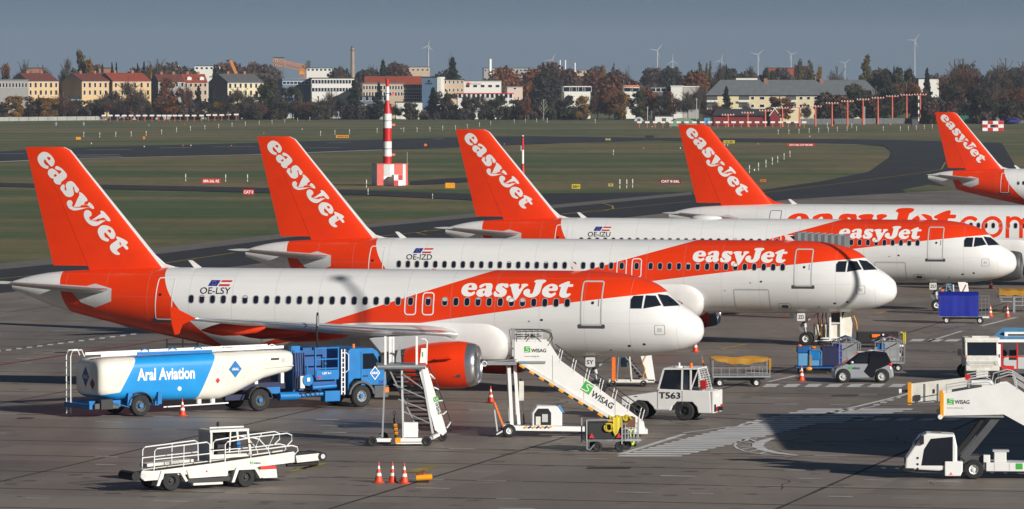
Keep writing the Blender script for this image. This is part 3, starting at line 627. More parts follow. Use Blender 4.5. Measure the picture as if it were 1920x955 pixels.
# long block with a hipped tin roof and balconies
D = 1800; X0, X1 = P(1345, 177, D).x, P(1640, 177, D).x; L = X1 - X0; ze, zr = hz(177, D), hz(149.5, D)
t = thing('apartment_block', 'long cream apartment block under a big grey hipped roof with balconies', 'building', (X0, D, -.1), 0)
MB('wall_cream').box(0, L, 0, 14, 0, ze).build('wall', t)
a, b = P(1322, 178, D).x - X0, P(1352, 149.5, D).x - X0
ro = MB('roof_tin').add([(a, -1, ze - .2), (L + 2, -1, ze - .2), (L - 3, 6, zr), (b, 6, zr), (a, 15, ze - .2), (L + 2, 15, ze - .2)], [(0, 1, 2, 3), (0, 3, 4), (4, 3, 2, 5), (1, 5, 2), (0, 4, 5, 1)]).build('roof', t)
for px, c in ((1541, 'brick'), (1436, 'brick')): x = P(px, 150, D).x - X0; MB(c).box(x - .5, x + .8, 4.5, 6, zr - 1.6, zr + .5).build('chimney', ro)
for px in (1500, 1585): x = P(px, 150, D).x - X0; MB('black').box(x - .4, x + .4, 2.2, 3.4, ze + 1.2, ze + 2.2).build('skylight', ro)
for px, kind in ((1335, 'b'), (1411, 'w'), (1429, 'w2'), (1449, 'w2'), (1483, 'b'), (1502, 'w'), (1516, 'w'), (1531, 'w2'), (1550, 'b'), (1572, 'w'), (1590, 'b'), (1395, 'b')):
    x = P(px, 180, D).x - X0
    for y in (187.5, 202):
        if kind == 'b':
            bx = MB('dark_grey').box(x - 1.9, x + 1.9, -.05, .3, hz(y, D) + .1, hz(y - 8.5, D)).build('balcony', t)
            MB('wall_white').box(x - 1.95, x + 1.95, -1.1, -1.0, hz(y + 3.5, D), hz(y, D)).build('parapet', bx); MB('wall_white').box(x - 1.95, x + 1.95, -1.0, 0, hz(y + 4, D), hz(y + 3.5, D)).build('floor', bx)
        else:
            win(t, x, -.002, hz(y - .5, D), 1.3 if kind == 'w' else 1.9, 1.25)
# barn, tent and sheds along the right fence
def G2(px, py): return G(px, py)
o = G(1338, 236); t = thing('barn', 'dark red barn with green black roof behind the approach masts', 'barn', o, .02); s_ = o.y / F
L = 108 * s_; MB('dark_red').box(0, L, 0, 8, 0, 3.4).build('wall', t); MB('roof_dark').add([(-.5, -1, 3.4), (L + .5, -1, 3.4), (L - 1, 4, 5.6), (1, 4, 5.6), (-.5, 9, 3.4), (L + .5, 9, 3.4)], [(0, 1, 2, 3), (0, 3, 4), (3, 2, 5, 4), (1, 5, 2)]).build('roof', t)
gb = MB('dark_red').prism([(L - .5, 0), (L + 2.6, 0), (L + 2.6, 3.4), (L + 1.05, 5.6), (L - .5, 3.4)], -2, 6).build('gable_porch', t)
MB('wall_white').bar((L - .8, -2.1, 3.3), (L + 1.05, -2.1, 5.75), .1, .25).build('bargeboard', gb); MB('wall_white').bar((L + 2.9, -2.1, 3.3), (L + 1.05, -2.1, 5.75), .1, .25).build('bargeboard', gb)
o = G(1281, 238); t = thing('round_tent', 'pale green round roofed tent hall', 'tent', o); s_ = o.y / F; r = 27 * s_
MB('tent_green').add([(math.cos(R(180 - i * 15)) * r, y, math.sin(R(i * 15)) * 2.7 + .1) for y in (0, 12) for i in range(13)], [(i, i + 1, 14 + i, 13 + i) for i in range(12)] + [list(range(13)), list(range(25, 12, -1))]).build('canvas', t, 40)
MB('dark_grey').box(-1.6, .9, -.04, .02, 0, 1.7).build('doorway', t)
o = G(1198, 228); t = thing('arched_hut', 'small grey arched hut at the field edge', 'hut', o); MB('light_grey').add([(math.cos(R(180 - i * 20)) * 1.7, y, math.sin(R(i * 20)) * 1.6 + .05) for y in (0, 4) for i in range(10)], [(i, i + 1, 11 + i, 10 + i) for i in range(9)] + [list(range(10)), list(range(19, 9, -1))]).build('shell', t, 40); MB('dark_grey').box(-.6, .5, -.03, .02, 0, 1.1).build('doorway', t)
for px, py, w, h, c, lab in ((1065, 223.5, 4.4, 1.3, 'wall_white', 'small white field hut by the forked tree'), (1245, 229, 6.5, 2.0, 'wall_white', 'long white trailer left of the green tent'), (1326, 234, 2.0, 2.4, 'sky_blue', 'pale blue cabin beside the barn'), (1480, 226, 9, 2.8, 'dark_red', 'low brick shed with white roof right of the barn'), (1527, 222, 3, 3, 'wall_white', 'small white hut before the cream block'), (1716, 238, 2.0, 2.6, 'dark_grey', 'dark cabinet beside the chequered pole')):
    o = G(px, py); t = thing('hut', lab, 'hut', o); MB(c).box(-w / 2, w / 2, 0, 3, 0, h).build('wall', t); MB('wall_white' if 'brick' in lab else 'roof_dark').add([(-w / 2 - .2, -.2, h), (w / 2 + .2, -.2, h), (w / 2 + .2, 3.2, h), (-w / 2 - .2, 3.2, h), (-w / 2, 1.5, h + .5), (w / 2, 1.5, h + .5)], [(0, 1, 5, 4), (2, 3, 4, 5), (0, 4, 3), (1, 2, 5), (0, 3, 2, 1)]).build('roof', t); MB('wall_dark').box(-w * .12, w * .12, -.03, .02, .02, h * .7).build('door', t)
# far skyline
def sky_block(label, x0, x1, yt, D, wall, cols, rows): block(label, x0, x1, yt, D, wall, 3, 16, cols, rows, (1.6, 1.4))
sky_block('far flat block row on the skyline with antennas', 907, 1000, 128, 3300, 'wall_grey', 14, (134,))
sky_block('far white block on the skyline right of the antenna row', 1000, 1045, 130, 3300, 'wall_white', 8, (135,))
sky_block('far beige block on the skyline with rooftop box', 1046, 1106, 132, 3300, 'wall_beige', 9, (137,))
sky_block('far pale block behind the striped tower', 735, 806, 126, 3200, 'wall_beige', 8, (133,))
sky_block('tall dark tower block behind the orange crane', 513, 533, 108, 3000, 'wall_slate', 5, (116, 124))
sky_block('far white hall right of the orange crane', 575, 622, 128, 3000, 'wall_white', 6, (133,))
sky_block('far white blocks behind the slate gable', 365, 420, 124, 2900, 'wall_white', 6, (130,))
sky_block('far orange roofed block at the left skyline', 52, 82, 128, 2300, 'brick', 0, ())
sky_block('far red roofed block behind the second house', 186, 210, 128, 2300, 'brick', 0, ())
sky_block('far red roof on the skyline at right', 1440, 1488, 128, 2600, 'roof_red', 0, ())
sky_block('white rooftop on the skyline behind the tall grey roof', 1380, 1420, 146, 2000, 'wall_white', 0, ())
sky_block('pale far building behind the right trees', 1722, 1760, 148, 2000, 'wall_white', 0, ())
for px, yt, lab in ((919, 111, 'white flue on the far flat block'), (1050, 113, 'left white antenna cluster on the skyline'), (1060, 113, 'middle white antenna cluster on the skyline'), (1078, 118, 'right white antenna on the skyline'), (320, 124, 'left white flue behind the red roof'), (332, 122, 'white flue pair behind the red roof')):
    p = P(px, yt, 3290 if px > 900 else 2500); t = thing('flue', lab, 'chimney', (p.x, p.y, 0)); MB('print_white').cyl((0, 0, 0), (0, 0, p.z), 1.0 if px < 930 else .45, n=10).build('pipe', t)
p = P(661, 90, 3000); t = thing('factory_chimney', 'tall round brick factory chimney on the skyline', 'chimney', (p.x, p.y, 0))
MB('chimney_brick').cyl((0, 0, 0), (0, 0, p.z), 1.55, r1=1.05, n=16).build('shaft', t, 40); MB('dark_grey').cyl((0, 0, p.z - 1.6), (0, 0, p.z - 1.2), 1.7, n=16).build('gallery', t)
MB('wall_dark').cyl((0, 0, p.z), (0, 0, p.z + .8), 1.0, n=16).build('cap', t)
# slewing tower crane and mobile crane
p0 = P(567, 130, 2300); t = thing('tower_crane', 'orange lattice tower crane above the white office', 'crane', (p0.x, p0.y, 0)); k = 2300 / F
def lattice(mb, p, q, w, n, r):
    p, q = Vector(p), Vector(q); d = (q - p) / n; u = Vector((0, 1, 0)); v = d.normalized().cross(u)
    cs = [u * (w / 2) + v * (w / 2), u * (-w / 2) + v * (w / 2), u * (-w / 2) - v * (w / 2), u * (w / 2) - v * (w / 2)]
    for c in cs: mb.bar(p + c, q + c, r)
    for i in range(n):
        for j in range(4): mb.bar(p + d * i + cs[j], p + d * (i + 1) + cs[(j + 1) % 4], r * .7)
zt = p0.z; mb = MB('crane_orange'); lattice(mb, (0, 0, 0), (0, 0, zt - 1), 2.4, 10, .25); mb.build('mast', t)
mb = MB('crane_orange'); lattice(mb, (1.5, 0, zt + .4), (-54 * k, 0, hz(115, 2300)), 2.6, 20, .28); mb.build('jib', t)
mb = MB('dark_grey'); lattice(mb, (0, 0, zt + .4), (12 * k, 0, hz(122, 2300)), 2, 3, .3); mb.box(8 * k, 15 * k, -1, 1, hz(127, 2300), hz(114, 2300)); mb.build('counterweight', t)
MB('amber').box(-1.2, 1.2, -1.2, 1.2, zt - 2.4, zt + .2).build('slewing_cab', t)
p0 = P(447, 138, 2250); t = thing('mobile_crane', 'orange telescopic crane boom leaning above the cream house', 'crane', (p0.x, p0.y, 0))
q = P(432, 113, 2250); MB('crane_orange').bar((6, 0, 2), (q.x - p0.x, 0, q.z), 1.3, 1.3).build('boom', t); MB('wall_white').box(2, 9, -1.2, 1.2, .5, 3).build('cab', t); MB('dark_grey').bar((q.x - p0.x, 0, q.z), (q.x - p0.x - .8, 0, q.z - 7), .18).build('hoist_rope', t)
# wind turbines
def turbine(px, hub, D, L, a0, lab):
    L = (10 + L * .14) * D / F; p = P(px, hub, D); t = thing('wind_turbine', lab, 'wind turbine', (p.x, p.y, 0), 0, 'wind turbines on the skyline')
    MB('turbine').cyl((0, 0, 0), (0, 0, p.z), 1.5, r1=.9, n=12).build('tower', t, 40); MB('turbine').box(-1.4, 1.4, -4, 5, p.z - 1.4, p.z + 1.4).build('nacelle', t)
    for i in range(3):
        a = R(a0 + 120 * i); d = Vector((math.sin(a), 0, math.cos(a))); n = Vector((d.z, 0, -d.x))
        c = Vector((0, -5.2, p.z)); MB('turbine').add([c - n * .8, c + n * 1.0, c + d * L * .3 + n * .8, c + d * L + n * .2, c + d * L - n * .1, c + d * L * .3 - n * .4] , [(0, 1, 2, 3, 4, 5)]).build('blade', t, fix=False)
for a in ((803, 87, 6800, 20, 10, 'wind turbine right of the factory chimney'), (1035, 113, 7500, 28, 25, 'wind turbine above the far flat blocks'), (1232, 95, 7600, 36, 40, 'tallest wind turbine near the middle'), (1261, 115, 9500, 30, 0, 'small wind turbine with one blade up'), (1352, 114, 9000, 26, 15, 'faint wind turbine behind bare trees'), (1421, 103, 8000, 34, 45, 'wind turbine behind the long grey roof'), (1483, 102, 9000, 22, 70, 'thin wind turbine above the red roof'), (1715, 76, 8200, 36, 35, 'tallest wind turbine at the right'), (1584, 119, 10500, 24, 50, 'faintest wind turbine above the cream block')): turbine(*a)

# the autumn air between here and the town
mh = bpy.data.materials.new('haze'); mh.use_nodes = True; ht = mh.node_tree
ht.nodes.remove(ht.nodes['Principled BSDF']); pv = ht.nodes.new('ShaderNodeVolumePrincipled'); pv.inputs['Density'].default_value = 5.5e-5; pv.inputs['Color'].default_value = (.68, .80, .98, 1); pv.inputs['Anisotropy'].default_value = 0
ht.links.new(pv.outputs[0], next(n for n in ht.nodes if n.type == 'OUTPUT_MATERIAL').inputs['Volume']); M['haze'] = mh
MB('haze').box(-4100, 4100, -300, 13100, -1.2, 150).build('haze', kind='stuff')
# ---------------------------------------------------------------- airliners
GLYPH=[("5 27 6 38 12 49 24 57 39 61 53 61 66 58 74 51 78 41 76 33 71 30 53 30 35 30 36 25 40 20 47 18 55 18 63 22 67 23 71 20 72 15 68 10 57 3 45 0 34 0 21 3 11 10 6 19","36 44 40 50 46 52 51 49 52 44 51 41 43 40 37 41"),
("88 45 90 51 99 56 111 60 125 61 138 61 147 57 151 49 151 37 150 25 151 19 155 16 154 12 149 6 140 0 130 -1 124 1 119 6 114 3 106 -1 96 -1 86 2 80 9 78 16 81 25 88 32 97 35 109 37 119 36 120 39 121 46 119 50 114 51 109 47 102 42 96 39 90 40","108 20 110 25 115 27 118 25 118 20 116 15 111 14 109 16"),
("161 14 163 22 169 25 173 21 179 15 185 12 189 15 188 18 181 22 172 28 168 37 169 46 175 56 185 60 197 61 208 60 218 60 224 58 227 49 226 43 218 41 210 44 203 49 199 49 198 46 204 41 215 35 222 29 223 22 221 12 213 4 203 -1 188 -1 173 0 167 1 163 7",""),
("231 52 234 56 245 59 257 60 270 60 278 57 279 53 276 48 278 40 283 35 287 40 291 46 289 51 289 57 299 60 311 60 320 57 319 51 310 47 302 39 295 28 287 11 278 -4 270 -14 261 -19 251 -23 240 -22 231 -19 226 -13 225 -5 230 3 239 5 246 1 249 -5 254 -8 258 -4 257 4 252 15 246 29 240 45 235 48",""),
("346 70 350 75 358 78 374 79 390 79 400 77 403 73 398 67 391 63 388 56 385 39 383 26 378 15 369 6 356 0 341 -2 325 0 312 6 304 15 303 22 307 31 316 36 325 37 333 32 335 25 334 17 339 15 345 16 349 23 352 37 354 54 355 64 349 67",""),
("392 26 394 37 404 49 417 57 433 61 447 59 459 54 465 43 465 36 458 29 441 29 423 28 425 22 431 17 439 16 449 20 455 22 459 17 457 11 446 3 433 -2 420 -1 406 3 397 10 393 18","423 42 427 49 434 51 439 47 439 42 431 40"),
("468 50 469 55 480 61 495 68 507 72 516 72 518 65 517 60 530 60 536 58 535 50 530 48 516 48 512 46 510 36 508 24 510 18 518 17 524 19 530 16 527 9 518 2 504 -2 491 -1 482 3 476 11 476 21 478 36 479 46 471 48",""),
]
def loop(t): q = [int(x) / 100 for x in t.split()]; return catmull(list(zip(q[::2], q[1::2])), 3)
GLYPH = [(loop(a), loop(b) if b else []) for a, b in GLYPH]
TOP = [(0, 3.07), (.02, 3.27), (.09, 3.55), (.37, 3.86), (.88, 4.23), (1.31, 4.50), (1.77, 4.95), (2.28, 5.30), (3.04, 5.57), (4.32, 5.80), (5.6, 5.86), (19.6, 5.86), (25.3, 5.86), (28, 5.8), (31.7, 5.59), (32.88, 5.4), (33.83, 5.13)]
BOT = [(0, 3.07), (.02, 2.93), (.19, 2.61), (.5, 2.41), (1, 2.2), (1.77, 2.02), (3.04, 1.87), (5.6, 1.79), (19.6, 1.78), (22.5, 1.92), (25.67, 2.5), (28.6, 3.13), (31.55, 3.87), (33.83, 4.72)]
WID = [(0, 0), (.02, .19), (.09, .44), (.37, .78), (.88, 1.13), (1.31, 1.32), (1.77, 1.48), (2.28, 1.62), (3.04, 1.77), (4.32, 1.93), (5.6, 1.975), (19.6, 1.975), (22.5, 1.96), (25.67, 1.78), (28.6, 1.38), (31.55, .8), (33.83, .22)]
def fus_material(name, pf, pa, style):
    t = NT(name); sx = t.n('ShaderNodeSeparateXYZ'); t.put(sx.inputs[0], t.tc.outputs['Object'])
    u = t.ma('MULTIPLY', sx.outputs[0], -1.0); z = sx.outputs[2]
    ue = t.ma('DIVIDE', u, 1.13 if pf else 1.0)
    up = t.ma('LESS_THAN', t.ma('ADD', z, t.ma('MULTIPLY', ue, .317)), 5.95 + 9.65 * .317)
    c = np.polyfit([26, 22.2, 18.7, 14.42, 10.81, 8.77, 5.46, 3.3, 1.9], [1.3, 1.98, 2.6, 3.25, 3.74, 4.03, 4.52, 4.80, 4.88], 4)
    lo = float(c[0])
    for k in c[1:]: lo = t.ma('ADD', t.ma('MULTIPLY', lo, ue), float(k))
    sw = t.ma('MULTIPLY', up, t.ma('GREATER_THAN', z, lo))
    q = np.polyfit([6.29, 5.84, 4.45, 3.19, 2.07], [26.1, 25.9, 25.37, 24.32, 22.88], 2)
    tb = t.ma('ADD', t.ma('MULTIPLY', t.ma('ADD', t.ma('MULTIPLY', z, float(q[0])), float(q[1])), z), float(q[2]) + pf + pa)
    q = np.polyfit([5.61, 4.9, 3.96], [31.25, 31.2, 30.94], 2)
    te = t.ma('ADD', t.ma('MULTIPLY', t.ma('ADD', t.ma('MULTIPLY', z, float(q[0])), float(q[1])), z), float(q[2]) + pf + pa)
    tail = t.ma('MULTIPLY', t.ma('GREATER_THAN', u, tb), t.ma('LESS_THAN', u, te))
    f = t.ma('MAXIMUM', sw, tail) if style == 'new' else 0.0
    n = t.ramp(t.noise(.9, 5, vec=t.scaled((.5, 1, 2.2))), .3, .75)
    wh = t.mix(n, (.74, .735, .715), (.81, .805, .79)); og = t.mix(n, (.78, .040, .002), (.85, .047, .003))
    # soot and oil film along the belly, with faint frame joints
    d = t.ma('MULTIPLY', t.ramp(t.noise(1.5, 5, vec=t.scaled((.25, 2, 3))), .35, .7), t.ramp(z, 2.5, 1.7))
    fr = t.ma('LESS_THAN', t.ma('ABSOLUTE', t.ma('SUBTRACT', t.ma('FRACT', t.ma('DIVIDE', u, 2.13)), .5)), .006)
    fr = t.ma('MAXIMUM', fr, t.ma('MULTIPLY', t.ma('LESS_THAN', t.ma('ABSOLUTE', t.ma('SUBTRACT', t.ma('FRACT', t.ma('DIVIDE', z, 1.02)), .42)), .007), .7))
    col = t.mix(t.ma('MULTIPLY', d, .45), t.mix(f, wh, og), (.25, .23, .20))
    col = t.mix(t.ma('MULTIPLY', fr, .34), col, (.3, .3, .3))
    M[name] = t.fin(col, .30, 0, .15)
for st in ('new', 'old'):
    fus_material('livery_short_' + st, 0, 0, st); fus_material('livery_long_' + st, 1.6, 2.13, st)

def airfoil(n=18):
    c = [(1 - math.cos(math.pi * i / n)) / 2 for i in range(n + 1)]
    return c, [5 * (.2969 * math.sqrt(x) - .126 * x - .3516 * x * x + .2843 * x**3 - .1036 * x**4) for x in c]
def loft(mb, secs, m, lead=None, c0=0.0, c1=1.0, nose=1):
    """secs: (leading edge xyz, chord, thickness, thickness axis). c0..c1 of the chord; first `nose` strips get material lead"""
    c, t = airfoil()
    k = [i for i, x in enumerate(c) if c0 <= x <= c1]; cs = [c[i] for i in k]; ts = [t[i] for i in k]
    if cs[0] > c0: cs = [c0] + cs; ts = [float(np.interp(c0, c, t))] + ts
    if cs[-1] < c1: cs.append(c1); ts.append(float(np.interp(c1, c, t)))
    idx = list(range(len(cs))); ring = [(i, 1) for i in reversed(idx)] + [(i, -1) for i in idx]
    rows = []
    for le, ch, th, ax in secs:
        le, ax = Vector(le), Vector(ax)
        rows.append([le + Vector((-cs[i] * ch, 0, 0)) + ax * (sg * ts[i] * ch * th) for i, sg in ring])
    n = len(ring)
    for a, b in zip(rows, rows[1:]):
        for j in range(n - 1):
            L = lead and cs[ring[j][0]] < .032 and cs[ring[j + 1][0]] < .032
            mb.add([a[j], a[j + 1], b[j + 1], b[j]], [(0, 1, 2, 3)], lead if L else m)
        mb.add([a[-1], a[0], b[0], b[-1]], [(0, 1, 2, 3)], m)
    mb.add(rows[0], [list(range(n))], m); mb.add(rows[-1], [list(range(n))], m)

def make_plane(label, loc, rz, long, style, reg, placard, gear=True, near_detail=True):
    pf, pa = (1.6, 2.13) if long else (0, 0)
    E = pf + pa
    sh = lambda u: u + (pf if u > 9.3 else 0) + (pa if u > 18 else 0)
    root = thing('airliner', label, 'airplane', loc, rz, 'airliners parked in a row')
    us = np.concatenate([np.linspace(0, 1, 26)**2 * 6, np.linspace(6.8, 19.6, 12), np.linspace(20.4, 33.83, 24)])
    w = np.sqrt(us)
    zt, zb, ry = (pchip([math.sqrt(a) for a, b in T], [b for a, b in T], w) for T in (TOP, BOT, WID))
    ss = np.array([sh(x) for x in us])
    def surf(u, z, off=.006):
        a, b, y = np.interp(u, ss, zt), np.interp(u, ss, zb), np.interp(u, ss, ry)
        zc, rz_ = (a + b) / 2, (a - b) / 2 + off
        q = max(0, 1 - ((z - zc) / rz_)**2)
        if q < .02: z = zc + math.copysign(rz_ * .99, z - zc); q = .02
        return Vector((-u, -(y + off) * math.sqrt(q), z))
    fm = ('livery_long_' if long else 'livery_short_') + style
    fb = MB(fm); n = 88; vs = []
    for u, a, b, y in zip(ss[1:], zt[1:], zb[1:], ry[1:]):
        vs += [(-u, -y * math.cos(2 * math.pi * k / n), (a + b) / 2 + (a - b) / 2 * math.sin(2 * math.pi * k / n)) for k in range(n)]
    L = len(ss) - 1; fs = [(i * n + k, i * n + (k + 1) % n, (i + 1) * n + (k + 1) % n, (i + 1) * n + k) for i in range(L - 1) for k in range(n)]
    vs.append((0, 0, 3.07)); fs += [(len(vs) - 1, (k + 1) % n, k) for k in range(n)]
    fb.add(vs, fs); fb.add(vs[(L - 1) * n:L * n], [list(range(n))], 'black')
    fus = fb.build('fuselage', root, 60)
    def drape(mb, outer, holes=(), m=None, off=.006, st=.14, xs=0, fn=None):
        v, f = flat2d(outer, holes, st, xs)
        mb.add([(fn or surf)(a, b, off) for a, b in v], f, m)
    def skin(name, outer, m, off=.006, holes=(), st=.14, xs=0, parent=None):
        mb = MB(m); drape(mb, outer, holes, m, off, st, xs); return mb.build(name, parent or fus, fix=False)
    # cabin windows
    def window(u, parent=fus):
        mb = MB(); z = 4.43
        drape(mb, rrect(u - .15, u + .15, z - .215, z + .215, .13), [rrect(u - .115, u + .115, z - .18, z + .18, .1)], 'window_rim', .008)
        drape(mb, rrect(u - .115, u + .115, z - .18, z + .18, .1), (), 'window_glass', .004)
        if rnd.random() < .08: q = rnd.choice((.02, .08, .12)); drape(mb, rrect(u - .105, u + .105, z + q, z + .175, .05), (), 'light_grey', .0055)
        mb.build('window', parent, fix=False)
    if style == 'new':
        nf, na = (15, 24) if long else (12, 20)
        for i in range(nf): window(6.13 + i * .5335)
        for i in range(na): window(24.38 + E - i * .533)
    else:
        for i in range(34): window(6.13 + i * .5335)
    # doors
    def door(u0, u1, z0, z1, r, m, wd, name='door', slant=0, glass=None, sill=False):
        sl = lambda L: [(a + slant * (b - z0), b) for a, b in L]
        mb = MB(m); drape(mb, sl(rrect(u0, u1, z0, z1, r)), [sl(rrect(u0 + wd, u1 - wd, z0 + wd, z1 - wd, max(.03, r - wd)))], m, .014)
        if glass: drape(mb, rrect(glass[0] - .07, glass[0] + .07, glass[1] - .07, glass[1] + .07, .068), (), 'black', .015)
        if sill: drape(mb, rrect(u0 - .13, u1 + .13, z0 - .13, z0 + .07, .05), [rrect(u0 + .02, u1 - .02, z0 + .0, z0 + .06, .02)], 'dark_grey', .012)
        return mb.build(name, fus, fix=False)
    dm = 'print_white' if style == 'new' else 'line_grey'
    d1 = door(4.47, 5.49, 3.37, 5.45, .13, 'light_grey', .065, glass=(4.92, 4.44), sill=True)
    skin('label_plate', rrect(4.62, 4.66, 4.28, 4.6, .01), 'line_grey', .012, parent=d1)
    door(25.36 + E, 26.24 + E, 3.42, 5.43, .12, dm, .05, slant=-.05, glass=(25.95 + E, 4.62), sill=True)
    if style == 'new':
        for u in (13.65 + pf, 12.8 + pf):
            e = door(u - .29, u + .29, 3.78, 4.86, .16, dm, .055, 'overwing_exit'); window(u, e)
    # cargo doors and small hatches
    for u0, u1, z0, z1, r in ((6.9, 8.9, 1.98, 3.2, .1), (19.2 + E, 21 + E, 2.1, 3.3, .1)):
        mb = MB(); drape(mb, rrect(u0, u1, z0, z1, r), [rrect(u0 + .022, u1 - .022, z0 + .022, z1 - .022, r - .02)], 'line_grey', .008)
        drape(mb, rrect(u0, u1, z1 - .08, z1 - .02, .01), (), 'light_grey', .010); mb.build('cargo_door', fus, fix=False)
    mb = MB(); drape(mb, rrect(1.58, 2.06, 2.95, 3.42, .07), [rrect(1.60, 2.04, 2.97, 3.40, .06)], 'line_grey', .008)
    drape(mb, rrect(1.72, 1.92, 3.1, 3.28, .03), (), 'light_grey', .010); mb.build('service_hatch', fus, fix=False)
    mb = MB()
    for u, z, r in ((7.35, 3.62, .05), (7.95, 3.55, .035), (3.3, 2.42, .05), (2.6, 2.5, .05), (4.2, 2.2, .04), (9.4, 3.1, .03)):
        drape(mb, rrect(u - r * 1.6, u + r, z - r, z + r, r * .9), (), 'print_black' if r > .04 else 'line_grey', .009)
    mb.build('sensor', fus, fix=False)
    if long and style == 'new':
        mb = MB(); drape(mb, rrect(5.75, 6.45, 2.05, 2.4, .06), [rrect(5.77, 6.43, 2.07, 2.38, .05)], 'line_grey', .008)
        drape(mb, rrect(5.9, 6.3, 2.12, 2.3, .09), (), 'dark_grey', .010); mb.build('outflow_valve', fus, fix=False)
    # flight deck windows: frames and panes
    for k, pn in enumerate(([(3.15, 4.2), (3.16, 4.6), (3.05, 4.76), (2.62, 4.77), (2.66, 4.2)], [(2.55, 4.2), (2.50, 4.78), (2.09, 4.76), (1.80, 4.33)], [(1.98, 4.83), (1.62, 4.76), (1.08, 4.31), (1.66, 4.29)])):
        cx, cz = sum(a for a, b in pn) / len(pn), sum(b for a, b in pn) / len(pn)
        big = [(cx + (a - cx) * 1.06, cz + (b - cz) * 1.06) for a, b in pn]
        mb = MB(); of = .04 if k == 2 else .012; drape(mb, big, [pn], 'dark_grey', of - .002, .06, .1); drape(mb, pn, (), 'glass', of, .06, .1)
        mb.build('cockpit_window', fus, fix=False)
    if near_detail:
        mb = MB('black'); mb.bar((-1.95, -.55, 4.9), (-1.3, -.75, 4.45), .03); mb.build('wiper', fus)
    # titles on the fuselage
    def title(x0, z0, k, m, parent, fn, ang=0.0, off=.005, st=.09, name='letter'):
        ca, sa = math.cos(ang) * k, math.sin(ang) * k
        tr = lambda p: (x0 - (p[0] * ca - p[1] * sa), z0 + p[0] * sa + p[1] * ca)
        for a, b in GLYPH:
            mb = MB(m); drape(mb, [tr(p) for p in a], [[tr(p) for p in b]] if b else [], m, off, st, 0, fn); mb.build(name, parent, fix=False)
    def small(body, u0, z0, wd, ht, m, name='registration', bold=.01):
        v, f, tw, th = text2d(body, bold)
        MB(m).add([surf(u0 - a / tw * wd, z0 + b / th * ht, .01) for a, b in v], f).build(name, fus, fix=False)
    if style == 'new':
        title(11.3, 4.68, 1.0, 'print_white', fus, surf)
        if reg: small(reg, 23.97 + E, 4.68, 1.5, .31, 'print_black')
        mb = MB(); z0 = 5.05
        def flag(u0, u1, zz0, zz1, m, off=.009):
            drape(mb, [(u0 + .12 * (z0 - zz0) / .27, zz0), (u1 + .12 * (z0 - zz0) / .27, zz0), (u1 + .12 * (z0 - zz1) / .27, zz1), (u0 + .12 * (z0 - zz1) / .27, zz1)], (), m, off)
        flag(23.62 + E, 23.17 + E, z0, z0 + .27, 'print_blue')
        for i in range(8):
            a = i * math.pi / 4; cu, cz = 23.34 + E + .09 * math.cos(a), z0 + .135 + .09 * math.sin(a)
            drape(mb, rrect(cu - .014, cu + .014, cz - .014, cz + .014, .013), (), 'yellow', .013)
        for i in range(3): flag(23.10 + E, 22.58 + E, z0 + i * .09, z0 + i * .09 + .09, 'print_white' if i == 1 else 'red_paint')
        mb.build('flag', fus, fix=False)
        small(placard[-2:], 1.72, 4.93, .22, .14, 'print_white', 'nose_code')
    else:
        title(28.75, 3.8, 2.32, 'orange_paint', fus, surf)
        ox = 16.05; xh = 1.55; sw = .26; z0 = 3.55
        def arc(cu, r0, r1, a0, a1):
            k = 22; aa = [R(a0 + (a1 - a0) * i / k) for i in range(k + 1)]
            return [(cu - r1 * math.cos(a), z0 + xh / 2 + r1 * math.sin(a)) for a in aa] + [(cu - r0 * math.cos(a), z0 + xh / 2 + r0 * math.sin(a)) for a in reversed(aa)]
        h = xh / 2
        MBc = MB('orange_paint'); drape(MBc, arc(ox - h, h - sw, h, 45, 315), (), None, .006); MBc.build('letter', fus, fix=False)
        MBo = MB('orange_paint'); drape(MBo, arc(ox - 3 * h - .05, h - sw, h, 0, 180), (), None, .006); drape(MBo, arc(ox - 3 * h - .05, h - sw, h, 180, 360), (), None, .006); MBo.build('letter', fus, fix=False)
        MBm = MB('orange_paint'); mx = ox - 4 * h - .25
        drape(MBm, [(mx, z0), (mx, z0 + xh), (mx - sw, z0 + xh), (mx - sw, z0)], (), None, .006)
        for j in (0, 1):
            cu = mx - .62 - j * .98; za = z0 + xh - .62; k = 12; aa = [math.pi * i / k for i in range(k + 1)]
            drape(MBm, [(cu + .62 * math.cos(a), za + .62 * math.sin(a)) for a in aa] + [(cu + .36 * math.cos(a), za + .36 * math.sin(a)) for a in reversed(aa)], (), None, .009)
            drape(MBm, [(cu - .36, z0), (cu - .62, z0), (cu - .62, za), (cu - .36, za)], (), None, .007)
        MBm.build('letter', fus, fix=False)
    # fin, rudder, dorsal fillet
    FZ = [5.35, 5.9, 7.2, 9, 10.6, 11.15, 11.45, 11.6]
    fle = lambda z: 26.46 + (z - 6.2) * (30.9 - 26.46) / (11.45 - 6.2) if z < 11.1 else 30.6 + (z - 11.1) * .6 + max(0, z - 11.4) * 1.6
    fte = lambda z: 31.73 + (z - 5.59) * (33.18 - 31.73) / 6.0
    frac = lambda z: 1 - (31.70 - 30.12) / (fte(5.6) - fle(5.6)) if False else .68
    secs = [((-fle(z) - E, 0, z), fte(z) - fle(z), .105, (0, 1, 0)) for z in FZ]
    fb = MB('orange_paint'); loft(fb, secs, 'orange_paint', 'light_grey' if style == 'new' else 'orange_paint', 0, .68); fin = fb.build('fin', root, 50, weld=True)
    rb = MB('orange_paint'); loft(rb, [s for s in secs if s[0][2] > 5.6] , 'orange_paint', None, .684, 1.0); rb.build('rudder', fin, 50, weld=True)
    ac, at = airfoil()
    def finsurf(u, z, off=.01):
        le, te = fle(z) + E, fte(z) + E; c = min(1, max(0, (u - le) / (te - le)))
        return Vector((-u, -(float(np.interp(c, ac, at)) * .105 * (te - le) + off), z))
